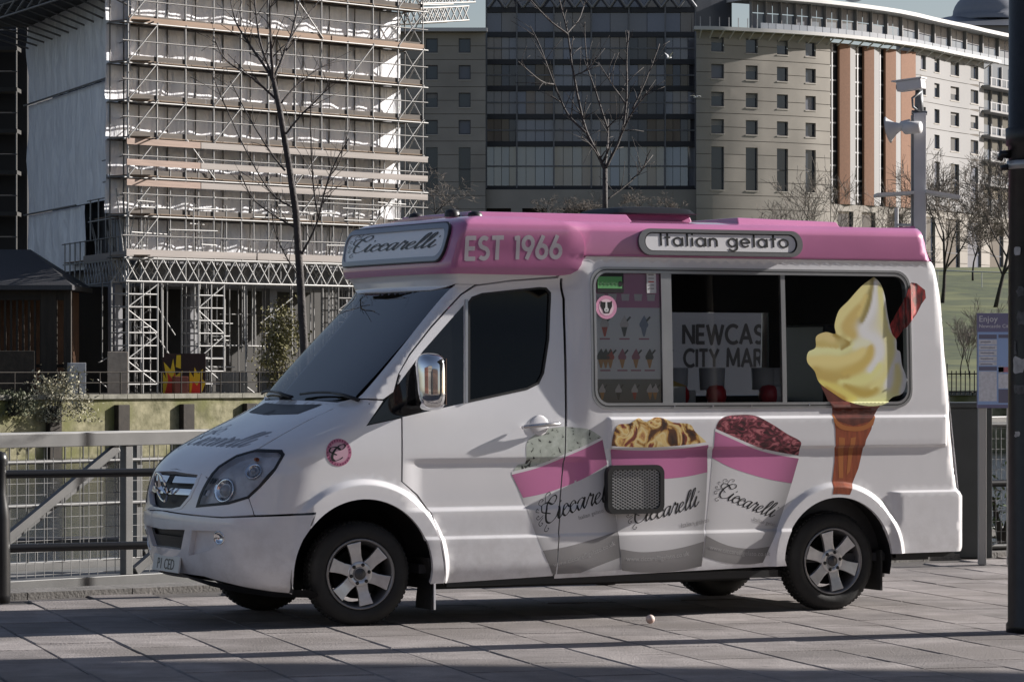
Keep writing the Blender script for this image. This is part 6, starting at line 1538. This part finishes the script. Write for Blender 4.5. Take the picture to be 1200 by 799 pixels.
def minicone(x, y, h, ice, cn):
    surf('menu_wafer', [pp([(x - h * .16, y), (x + h * .16, y), (x + h * .04, y + h * .5), (x - h * .04, y + h * .5)])], mP, pcol[cn], poster, off=.002, step=None)
    surf('menu_scoop', [pp([(x - h * .2, y + h * .04), (x - h * .22, y - h * .12), (x - h * .1, y - h * .35), (x + h * .03, y - h * .55), (x + h * .14, y - h * .3), (x + h * .22, y - h * .08), (x + h * .18, y + h * .04)])], mP, pcol[ice], poster, off=.003, step=None)
    surf('menu_flake', [pp([(x + h * .1, y - h * .3), (x + h * .28, y - h * .5), (x + h * .34, y - h * .44), (x + h * .16, y - h * .22)])], mP, pcol['dark'], poster, off=.004, step=None)
for x, ice, cn in ((711, 'ice', 'red'), (734, 'ice', 'dark'), (757, 'blue', 'blue')): minicone(x, 382, 24, ice, cn)
for x, ice, cn in ((706, 'dark', 'cone'), (711.5, 'dark', 'cone'), (717, 'red', 'cone'), (731, 'berry', 'cone'), (747, 'berry', 'cone'), (763, 'dark', 'cone'), (784, 'ice', 'cone')): minicone(x, 420, 22, ice, cn)
for x, ice, cn in ((707, 'ice', 'cone'), (726, 'ice', 'dark'), (745, 'ice', 'red'), (763, 'ice', 'cone'), (769, 'ice', 'cone')): minicone(x, 459, 18, ice, cn)
for k, x in enumerate((707, 721, 736, 751, 766)):
    surf('menu_tub', [pp([(x - 5, 344), (x + 5, 344), (x + 4, 352), (x - 4, 352)])], mP, pcol['tub'], poster, off=.002, step=None)
for y, xs in ((396, (711, 734, 757)), (433, (711, 731, 747, 763))):
    for x in xs: surf('menu_caption', [pp([(x - 6, y), (x + 6, y), (x + 6, y + 1.6), (x - 6, y + 1.6)])], mP, pcol['berry'], poster, off=.002, step=None)
# stickers on the glass: green hygiene rating, white notice, collie badge
def mG(u, z, off=0.0): return mS(u, z, -.010 + off)
st = surf('rating_sticker', [pp([(702, 317), (733, 317), (733, 343), (702, 343)])], mG, ink, van, off=0, step=None)
surf('rating_panel', [pp([(702.5, 324), (731, 324), (731, 338), (702.5, 338)])], mG, mat('sticker_green', lin((95, 165, 100)), .5), st, off=.001, step=None)
for k in range(6): surf('rating_mark', [[(pu(706 + 4.6 * k) + .012 * math.cos(t) * (1.4 if k == 5 else 1), pz(332.5) + .012 * math.sin(t) * (1.6 if k == 5 else 1)) for t in (math.pi * j / 6 for j in range(12))]], mG, ink if k == 5 else mat('sticker_dark_green', lin((60, 110, 65)), .5), st, off=.002, step=None)
nt_ = surf('notice_sticker', [pp([(760, 318), (771, 318), (771, 343), (760, 343)])], mG, mat('notice_white', (.65, .65, .65), .5), van, off=0, step=None)
for k in range(5): surf('notice_line', [pp([(762, 321 + 4 * k), (768.5, 321 + 4 * k), (768.5, 322.2 + 4 * k), (762, 322.2 + 4 * k)])], mG, pcol['red'] if k == 2 else greyprint, nt_, off=.001, step=None)
dcx, dcz = pu(712), pz(360)
dg_ = surf('collie_badge', [circ((dcx, dcz), .082, 0, 360, 28)[:-1]], mG, mat('badge_rose', lin((215, 150, 180)), .5), van, off=.0005, step=None)
def dogp(pts, m, o): surf('badge_shape', [[(dcx + x * .06, dcz + y * .06) for x, y in pts]], mG, m, dg_, off=o, step=None)
dogp([(x * .95, y * .95) for x, y in circ((0, 0), 1, 0, 360, 24)[:-1]], mat('badge_rose_pale', lin((235, 205, 215)), .5), .001)
dogp([(-.75, .75), (-.45, .6), (.45, .6), (.75, .75), (.75, .1), (.5, -.3), (.35, -.7), (-.35, -.7), (-.5, -.3), (-.75, .1)], ink, .0016)
dogp([(-.1, .6), (.1, .6), (.14, 0), (.32, -.25), (.2, -.55), (-.2, -.55), (-.32, -.25), (-.14, 0)], mat('notice_white', (.65, .65, .65), .5), .0022)
dogp([(-.1, -.28), (.1, -.28), (0, -.42)], ink, .0028)

# ================================================================ NEAR THINGS ROUND THE VAN
# young trees between van and railing: traced limb by limb, spread in depth
def young_tree(label, Y, trunk, limbs, seed, base_px):
    rr = random.Random(seed); b = at(base_px, 427, Y); root = empty('young_tree', (b.x, Y, 0)); tag(root, label, 'tree', 'young trees along the railing')
    yb = mat('young_bark', (.055, .048, .045), .75, var=.5, vscale=14, bump=.3, bscale=60)
    def P(px, py, dy): p = at(px, py, Y + dy); return p - Vector((b.x, Y, 0))
    T_ = MB(); pts = [P(x, y, 0) for x, y, w in trunk]; T_.tube(pts, [w / 2 / FPX * Y for _, _, w in trunk], 10); T_.build('trunk', yb, root, True)
    for L in limbs:
        dy = rr.uniform(-.7, .7); n_ = len(L[1]); C_ = crom([tuple(p) for p in L[1]], 5); m_ = len(C_); pts = []; rad = []
        for i, (x, y) in enumerate(C_):
            t = i / (m_ - 1); j = .6 * noise.noise((x * .15, y * .15, seed)); pts.append(P(x + j, y + j, dy * t ** 1.3)); rad.append((L[0] * (1 - t) + 1.1 * t) / 2 / FPX * Y)
        B_ = MB().tube(pts, rad, 7)
        for k in range(int(m_ * .9)):
            i = rr.randrange(2, m_ - 1); q = pts[i]; d = (pts[i + 1] - pts[i]).normalized(); s_ = Vector((rr.gauss(0, 1), rr.gauss(0, 1), rr.gauss(.4, .5))).normalized(); d2 = (d * .6 + s_ * .7).normalized(); l_ = rr.uniform(.03, .30)
            B_.tube([q, q + d2 * l_ * .5 + d * .01, q + d2 * l_], [rad[i] * .5, rad[i] * .35, .0022], 4)
        B_.build('branch', yb, root, True)
    return root
y1 = 27.2
zb_ = 427 + HCAM * FPX / y1
young_tree('young bare tree with forked upright branches rising beside the windscreen', y1, [(360, zb_, 11), (357, 418, 10), (352, 330, 9.5), (347, 250, 8.5), (338, 190, 7.5), (328, 130, 7), (320, 92, 6)],
    [(4.5, [(320, 95), (318, 60), (316, 10), (318, -40)]), (4, [(320, 95), (310, 78), (292, 52), (276, 25), (268, -10)]), (4, [(321, 93), (331, 68), (343, 35), (352, -5), (358, -40)]), (3.4, [(318, 86), (305, 50), (298, 0), (294, -30)]),
     (3, [(323, 116), (296, 92), (264, 70), (250, 42)]), (2.6, [(334, 158), (355, 133), (380, 108), (386, 92)]), (2.8, [(330, 121), (345, 103), (366, 86), (392, 70)]), (3, [(352, 300), (371, 262), (386, 206), (409, 162)]), (2.4, [(373, 255), (367, 215), (364, 150), (365, 108)]),
     (2.6, [(334, 200), (318, 180), (292, 138), (270, 95)]), (2.2, [(346, 245), (318, 226), (290, 180), (262, 120), (250, 90)]), (2.2, [(348, 268), (320, 252), (296, 232), (280, 200)]), (2, [(332, 60), (350, 30), (375, 0)]), (2, [(354, 330), (335, 300), (322, 270), (318, 240)]), (1.8, [(385, 208), (398, 190), (402, 168)])], 3, 360)
y2 = 29.6; zb_ = 427 + HCAM * FPX / y2
young_tree('young bare tree with candelabra branches rising behind the pink roof', y2, [(710, zb_, 8), (709.5, 400, 7.5), (709, 243, 6.5), (709, 198, 6)],
    [(4.4, [(709, 199), (698, 176), (686.6, 153), (678.5, 120), (670, 75), (665, 39), (655.6, 0), (648, -40)]), (3, [(686, 155), (665, 133.5), (649, 98), (633, 55), (621.5, 31)]), (2.2, [(649, 99), (633, 94.5), (607, 72)]), (3.4, [(709, 197), (712, 170), (712.7, 140)]), (4, [(710, 197), (727, 160), (734, 120), (734.5, 65), (737, 37)]),
     (3, [(726, 162), (740, 133.5), (765, 101)]), (2.2, [(741, 128), (756.6, 94.5), (773, 52)]), (2.4, [(712.7, 153), (698, 107.5), (688, 75), (685, 26)]), (2.4, [(665, 40), (642.6, 23), (618, -4)]), (2.2, [(733, 122), (714, 94), (701, 73)]), (2.2, [(711, 234), (740, 212), (765, 182)]), (1.8, [(712, 150), (722, 140), (735, 133)]), (2, [(664, 40), (680, 20), (688, -10)]),
     (1.8, [(703, 186), (692, 170), (681, 160)]), (1.6, [(672, 90), (690, 80), (697, 70)]), (1.6, [(740, 210), (752, 200), (762, 175)])], 5, 710)

# black railing between van and water
blk = mat('black_paint', (.012, .012, .013), .35, var=.3, vscale=10)
rl = empty('black_railing', (-3.72, 26.1, 0), VTH); tag(rl, 'black tubular railing with two bars behind the van bonnet', 'railing')
for t in (-.06, 2.45, 4.95, 7.45):
    MB().lathe([(.001, 0), (.078, 0), (.082, .06), (.078, .62), (.066, .72), (.05, .80), (.05, 1.0), (.062, 1.05), (.05, 1.10), (.001, 1.12)], 20, Matrix.Translation((t, 0, 0)) @ Matrix.Rotation(R(90), 4, 'X')).build('post', blk, rl, True)
for z in (.40, .945): pole('bar', (-.06, 0, z), (7.5, 0, z), .031, blk, rl, 12)

# aluminium gangway to the pontoon, two trussed parapets
alg = mat('dull_aluminium', (.14, .14, .138), .45, .3, var=.15, vscale=5)
GA = R(46); gw = empty('access_gangway', (-4.25, 27.25, 0), GA); tag(gw, 'grey aluminium gangway with diagonal braces and mesh sides behind the railing', 'gangway')
def parapet(y, ztop, pick):
    def B(name, a, b, w, h): MB().bar(a, b, w, h).build(name, alg, gw, bevel=.006)
    B('top_rail', (-.6, y, ztop), (14, y, ztop), .10, .11); B('bottom_chord', (-.6, y, .02), (14, y, .02), .10, .10)
    for k in range(8): x = 1.78 * k + 1.66 - .0; B('upright', (x, y, .07), (x, y, ztop - .055), .075, .075)
    for k in range(7): x = 1.78 * k + 1.66; B('diagonal', (x - 1.70, y, .09), (x - .10, y, ztop - .07), .06, .07)
    if pick:
        for z in (.55, .92): pole('mid_rail', (-.5, y - .06, z), (14, y - .06, z), .018, alg, gw)
        for k in range(60): pole('baluster', (-.4 + k * .2, y - .05, .07), (-.4 + k * .2, y - .05, ztop - .06), .007, alg, gw, 5)
parapet(0, 1.16, False); parapet(2.0, 1.12, True)
mesh_m = mat('mesh_wire', (.22, .22, .22), .5, .5); mw = MB()
for k in range(int(6.5 / .09)): mw.bar((-.4 + k * .09, .045, .08), (-.4 + k * .09, .045, 1.10), .004)
for k in range(11): mw.bar((-.5, .047, .1 + k * .09), (6.2, .047, .1 + k * .09), .004)
tag(mw.build('wire_mesh', mesh_m, gw), kind='stuff')
MB().box(-.6, 14, .1, 1.9, -.06, -.0).build('deck', mat('gangway_deck', (.13, .13, .125), .7), gw)
# second pontoon rail farther out
pf = empty('pontoon_railing', (-9, 40, -1.2), R(8)); tag(pf, 'pale picket railing of the pontoon beyond the gangway', 'railing')
MB().box(-4, 12, -.6, .6, -1.5, -.35).build('pontoon_float', mat('float_grey', (.12, .12, .115), .8), pf)
for z in (-.2, .35, .95): pole('rail', (-4, 0, z), (12, 0, z), .035 if z != .35 else .025, alg, pf)
for k in range(80): pole('picket', (-4 + k * .2, 0, -.36), (-4 + k * .2, 0, .93), .012, alg, pf, 5)
for k in range(6): pole('post', (-4 + k * 3.1, .05, -.4), (-4 + k * 3.1, .05, 1.05), .05, alg, pf, 8)

# marina board behind the van
mbx = at(786, 427, 31.2); mbd = empty('marina_board', (at(846, 427, 31.2).x, 31.2, 0)); tag(mbd, 'large pale marina name board seen through the van windows', 'sign')
X0, X1_ = at(780, 427, 31.2).x - mbd.location.x, at(1010, 427, 31.2).x - mbd.location.x
MB().box(X0, X1_, 0, .04, 1.25, at(0, 364, 31.2).z).build('board', mat('board_grey', (.30, .30, .31), .6), mbd)
for x in (X0 + .15, X1_ - .15): MB().box(x - .04, x + .04, .04, .12, 0, 2.1).build('post', alg, mbd)
for txt, px0, px1, py, hh in (('NEWCASTLE', 800, 932, 403, 22.5), ('CITY MARINA', 801, 926, 430, 21)):
    tp, tw = text_polys(txt, .19, .10); a = at(px0, py, 31.2); bq = at(px1, py, 31.2); k_ = (bq.x - a.x) / tw; hk = hh / FPX * 31.2
    for gl_ in tp: surf('board_letter', gl_.mapped(lambda p: (a.x - mbd.location.x + p[0] * k_, a.z + p[1] * hk)), lambda x, z, o: Vector((x, -.003 - o, z)), ink, mbd, step=None)

# CCTV mast behind the van
cm = empty('camera_mast', (at(1077, 427, 32.5).x, 32.5, 0)); tag(cm, 'grey mast with security camera, loudspeaker horn and side arms behind the van', 'mast')
mg = mat('mast_grey', (.52, .53, .56), .5, .3, var=.1); cmx = cm.location.x
def cz(py): return at(0, py, 32.5).z
def cx(px): return at(px, 427, 32.5).x - cmx
MB().box(cx(1070), cx(1084.5), -.06, .06, 0, cz(133)).build('column', mg, cm, bevel=.008)
MB().box(cx(1068), cx(1071), -.045, .045, cz(268), cz(135)).build('column_flange', mat('mast_dark', (.16, .17, .18), .5, .4), cm)
MB().tube([(cx(1077), 0, cz(136)), (cx(1077), 0, cz(106))], [.045, .035], 12).build('camera_stem', mat('mast_dark', (.16, .17, .18), .5, .4), cm, True)
MB().tube([(cx(1068), -.02, cz(132)), (cx(1086), -.02, cz(133))], [.02, .02], 8).build('clamp', MATS['mast_dark'], cm)
MB().tube([(cx(1079), -.04, cz(108)), (cx(1068), -.07, cz(116)), (cx(1069), -.06, cz(126)), (cx(1077), -.03, cz(131))], .012, 8).build('cable_loop', MATS['mast_dark'], cm, True)
hs_ = MB().box(-.13, .12, -.055, .055, -.045, .05); hc = hs_.build('camera_housing', mat('camera_white', (.6, .6, .6), .4), cm, bevel=.012); hc.location = (cx(1067.5), -.05, cz(101)); hc.rotation_euler = (0, R(-5), R(-30))
vz_ = MB().box(-.17, .13, -.065, .065, .05, .062).build('sun_shield', MATS['camera_white'], cm); vz_.parent = hc
MB().lathe([(.038, -.14), (.038, -.125), (.001, -.12)], 16, Matrix.Rotation(R(-90), 4, 'Z')).build('camera_lens', black_pl, hc, True)
Mh = Matrix.Translation((cx(1060), -.06, cz(148))) @ Matrix.Rotation(R(70), 4, 'Z') @ Matrix.Rotation(R(-12), 4, 'X')
MB().lathe([(.001, -.05), (.05, -.05), (.05, .03), (.035, .05), (.06, .10), (.11, .16), (.125, .165), (.10, .15), (.05, .09), (.001, .06)], 20, Mh).build('loudspeaker_horn', mat('camera_white', (.6, .6, .6), .4), cm, True)
MB().lathe([(.001, -.09), (.055, -.09), (.06, .06), (.05, .07), (.001, .05)], 16, Matrix.Translation((cx(1066), -.14, cz(151))) @ Matrix.Rotation(R(60), 4, 'Z')).build('second_camera', MATS['camera_white'], cm, True)
for a, b, py0, py1 in ((1026, 1070, 231, 227), (1083, 1124, 227, 232)):
    v = [(cx(a), -.16, cz(py0) + .03), (cx(b), -.10, cz(py1) + .02), (cx(b), .14, cz(py1) + .02), (cx(a), .18, cz(py0) + .03)]
    MB().raw([Vector(p) for p in v] + [Vector(p) - Vector((0, 0, .028)) for p in v], [(0, 1, 2, 3), (7, 6, 5, 4), (0, 4, 5, 1), (1, 5, 6, 2), (2, 6, 7, 3), (3, 7, 4, 0)]).build('side_arm', mat('camera_white', (.6, .6, .6), .4), cm, recalc=True)
MB().tube([(cx(1052), .1, cz(275)), (cx(1052), .1, cz(243))], .018, 8).tube([(cx(1052), .1, cz(263)), (cx(1071), .0, cz(264))], .012, 6).build('whip_bracket', mg, cm)

# black iron column at the right with bands and stickers
bcx = at(1213, 427, 23.25).x; col = empty('black_column', (bcx, 23.25, 0)); tag(col, 'thick black iron column with collar and torn stickers at the paving edge', 'column')
rc = .178
MB().lathe([(.001, 0), (rc + .012, 0), (rc + .012, .05), (rc, .07), (rc - .003, 2.0), (rc - .006, 3.18), (rc + .012, 3.19), (rc + .016, 3.30), (rc - .004, 3.31), (rc - .01, 5.4), (rc - .02, 7.2)], 36, Matrix.Rotation(R(90), 4, 'X')).build('shaft', mat('column_black', (.012, .012, .012), .42, var=.5, vscale=14, bump=.1, bscale=30), col, True)
for z, hh in ((3.06, .028), (3.225, .03)): MB().lathe([(rc - .002, z - hh), (rc + .008, z - hh), (rc + .008, z + hh), (rc - .002, z + hh)], 36, Matrix.Rotation(R(90), 4, 'X')).build('metal_band', mat('band_grey', (.38, .38, .38), .4, .5), col, True)
MB().tube([(-rc + .02, -.02, 3.13), (-rc - .045, -.03, 3.13), (-rc - .06, -.03, 3.09)], [.03, .028, .02], 8).tube([(-rc + .02, -.02, 3.05), (-rc - .05, -.03, 3.04)], [.022, .018], 8).build('clamp_bracket', blk, col, True)
def stick(px, py, w, h, m, jag, seed):
    rr = random.Random(seed); ang = math.asin(max(-.98, min(.98, ((px - 1213) / FPX * 23.1) / rc))); zc_ = at(0, py, 23.1).z
    P = []
    for i in range(14): a = 2 * math.pi * i / 14; k_ = 1 + rr.uniform(-jag, jag); c_ = abs(math.cos(a)) ** .5 * math.copysign(1, math.cos(a)); s_ = abs(math.sin(a)) ** .5 * math.copysign(1, math.sin(a)); P.append((c_ * w * k_, s_ * h * k_))
    surf('sticker', [P], lambda x, z, o: Vector((math.sin(ang + x / rc) * (rc + .002 + o), -math.cos(ang + x / rc) * (rc + .002 + o), zc_ + z)), m, col, step=.03)
wp = mat('torn_paper', (.45, .44, .43), .8, var=.35, vscale=20)
stick(1189, 294, .028, .028, wp, .05, 1); stick(1190, 428, .045, .055, wp, .2, 2); stick(1192, 341, .03, .03, mat('faint_paper', (.10, .10, .10), .8, var=.5, vscale=30), .3, 3); stick(1193, 456, .05, .035, MATS['faint_paper'], .3, 4); stick(1189, 509, .022, .016, wp, .3, 5); stick(1196, 372, .05, .05, MATS['faint_paper'], .3, 6); stick(1187, 408, .012, .05, MATS['faint_paper'], .2, 7)

# notice board on posts
nb_ = empty('notice_board', (at(1163, 427, 31).x, 31.0, 0)); tag(nb_, 'blue printed marina safety notice board on posts by the black column', 'sign')
nx0 = nb_.location.x
def nxp(px): return at(px, 427, 31).x - nx0
def nzp(py): return at(0, py, 31).z
MB().box(nxp(1145), nxp(1190), 0, .03, nzp(478), nzp(367)).build('board', mat('board_violet', lin((108, 106, 135)), .5), nb_, bevel=.004)
def npan(name, a, b, c_, d, m, y): MB().box(nxp(a), nxp(b), -y - .001, -y, nzp(d), nzp(c_)).build(name, m, nb_)
lb1 = mat('panel_blue', lin((140, 165, 205)), .5); npw = mat('panel_white', (.55, .56, .60), .5, var=.15, vscale=40); npd = mat('panel_grey', lin((100, 100, 120)), .5)
npan('blue_panel', 1145.5, 1189, 389, 474, lb1, .001)
for k, (a, b, c_, d, m) in enumerate(((1147, 1168, 392, 397, npd), (1147, 1168, 398, 403.5, npw), (1147, 1168, 404.5, 410, npw), (1147, 1168, 411, 416.5, npw), (1147, 1168, 417.5, 423, npw), (1147, 1168, 424, 428, npw), (1147, 1168, 429.5, 434, npd), (1147, 1168, 435, 470, npw), (1170, 1189, 392, 396, npd), (1170, 1189, 430, 436, mat('panel_red', lin((170, 110, 120)), .5)), (1170, 1189, 438, 455, npw), (1170, 1189, 456, 472, npd), (1170, 1176, 429, 437, npw))): npan('text_panel', a, b, c_, d, m, .003)
for k in range(5): npan('text_line', 1149, 1161 + (k * 5) % 6, 400.3 + 6.5 * k, 401.2 + 6.5 * k, npd, .0045)
wtx = mat('white_print', (.6, .6, .62), .5)
font_obj('heading_text', 'Enjoy', .075, wtx, nb_, (nxp(1147), -.002, nzp(377)), (R(90), 0, 0), 'LEFT')
font_obj('heading_text', 'Newcastle City Marina Safely', .045, wtx, nb_, (nxp(1147), -.002, nzp(384)), (R(90), 0, 0), 'LEFT')
for px in (1152, 1186): MB().box(nxp(px) - .035, nxp(px) + .035, .032, .10, 0, nzp(372)).build('post', mat('post_pale', (.36, .35, .33), .7), nb_, bevel=.006)
# mesh fence and dark cabinet right of the van
cb = MB().box(-.28, .22, -.2, .25, 0, 1.36).box(-.30, .24, -.22, .27, 1.36, 1.41).build('electric_cabinet', mat('cabinet_green_grey', (.055, .06, .058), .5, var=.2, vscale=4), None, bevel=.01); cb.location = (at(1131, 427, 32.3).x, 32.3, 0); tag(cb, 'dark grey metal cabinet standing between van and notice board', 'cabinet')
mfn = empty('mesh_fence', (at(1155, 427, 32.6).x, 32.6, 0), R(30)); tag(mfn, 'wire mesh fence panel with grey posts below the notice board', 'fence')
for x in (-.75, 0, .75, 1.5): MB().box(x - .03, x + .03, -.03, .03, 0, 1.25).build('post', mat('post_pale', (.36, .35, .33), .7), mfn)
for z in (.08, .66, 1.2): pole('rail', (-.8, 0, z), (1.6, 0, z), .022 if z != .66 else .034, alg if z != .66 else blk, mfn, 8)
w2 = MB()
for k in range(40): w2.bar((-.78 + k * .06, .0, .08), (-.78 + k * .06, .0, 1.2), .005)
for k in range(12): w2.bar((-.78, .004, .12 + k * .095), (1.58, .004, .12 + k * .095), .005)
tag(w2.build('wire_mesh', mesh_m, mfn), kind='stuff')
leafy('weed_plant', 'small green weed growing through the mesh fence', (at(1172, 427, 32.9).x, 32.75, 0), .16, .1, .42, 160, .035, mat('weed_leaf', (.08, .12, .035), .7, var=.4), 12, 'plant', stems=4)

# small pink ball on the paving
p = at(762, 726, 24.4); bl_ = MB(); V_, F_ = [], []
for i in range(9):
    for j in range(12): a, b_ = math.pi * i / 8, 2 * math.pi * j / 12; k_ = .031 * (1 + .06 * noise.noise((i, j * .7, 1))); V_.append((k_ * math.sin(a) * math.cos(b_), k_ * math.sin(a) * math.sin(b_), .03 + k_ * math.cos(a)))
F_ = [(i * 12 + j, (i + 1) * 12 + j, (i + 1) * 12 + (j + 1) % 12, i * 12 + (j + 1) % 12) for i in range(8) for j in range(12)]
o = bl_.raw(V_, F_).build('small_ball', mat('ball_pink', (.45, .20, .15), .6, col2=(.6, .5, .45)), None, True); Yg = HCAM * FPX / (731 - HORY); o.location = (at(762, 427, Yg).x, Yg, .004); tag(o, 'small pinkish ball lying on the paving beside the van', 'ball')
# two gulls in flight
def gull(px, py, Y, flip):
    o = empty('gull', at(px, py, Y), R(30 if flip else -50)); tag(o, ('white gull gliding with level wings before the glass bay', 'white gull banking with upright wings before the glass bay')[flip], 'bird', 'gulls flying before the hotel')
    gm = mat('gull_white', (.7, .7, .7), .7)
    MB().tube([(-.28, 0, .02), (-.2, 0, 0), (0, 0, -.01), (.16, 0, .02), (.24, 0, .04), (.30, 0, .035)], [.01, .05, .075, .055, .045, .012], 8).build('body', gm, o, True)
    for s_ in (1, -1):
        wv = [(.08, .05 * s_, .02), (.12, .32 * s_, .16 if not flip else .30), (.02, .68 * s_, .10 if not flip else .50), (-.06, .66 * s_, .09 if not flip else .49), (-.05, .30 * s_, .14 if not flip else .28), (-.10, .05 * s_, .02)]
        MB().raw(wv + [(x, y, z - .015) for x, y, z in wv], [(0, 1, 4, 5), (1, 2, 3, 4), (11, 10, 7, 6), (10, 9, 8, 7), (0, 6, 7, 1), (1, 7, 8, 2), (2, 8, 9, 3), (3, 9, 10, 4), (4, 10, 11, 5)]).build('wing', gm, o, recalc=True)
gull(815, 114, 330, 0); gull(784, 68, 330, 1)
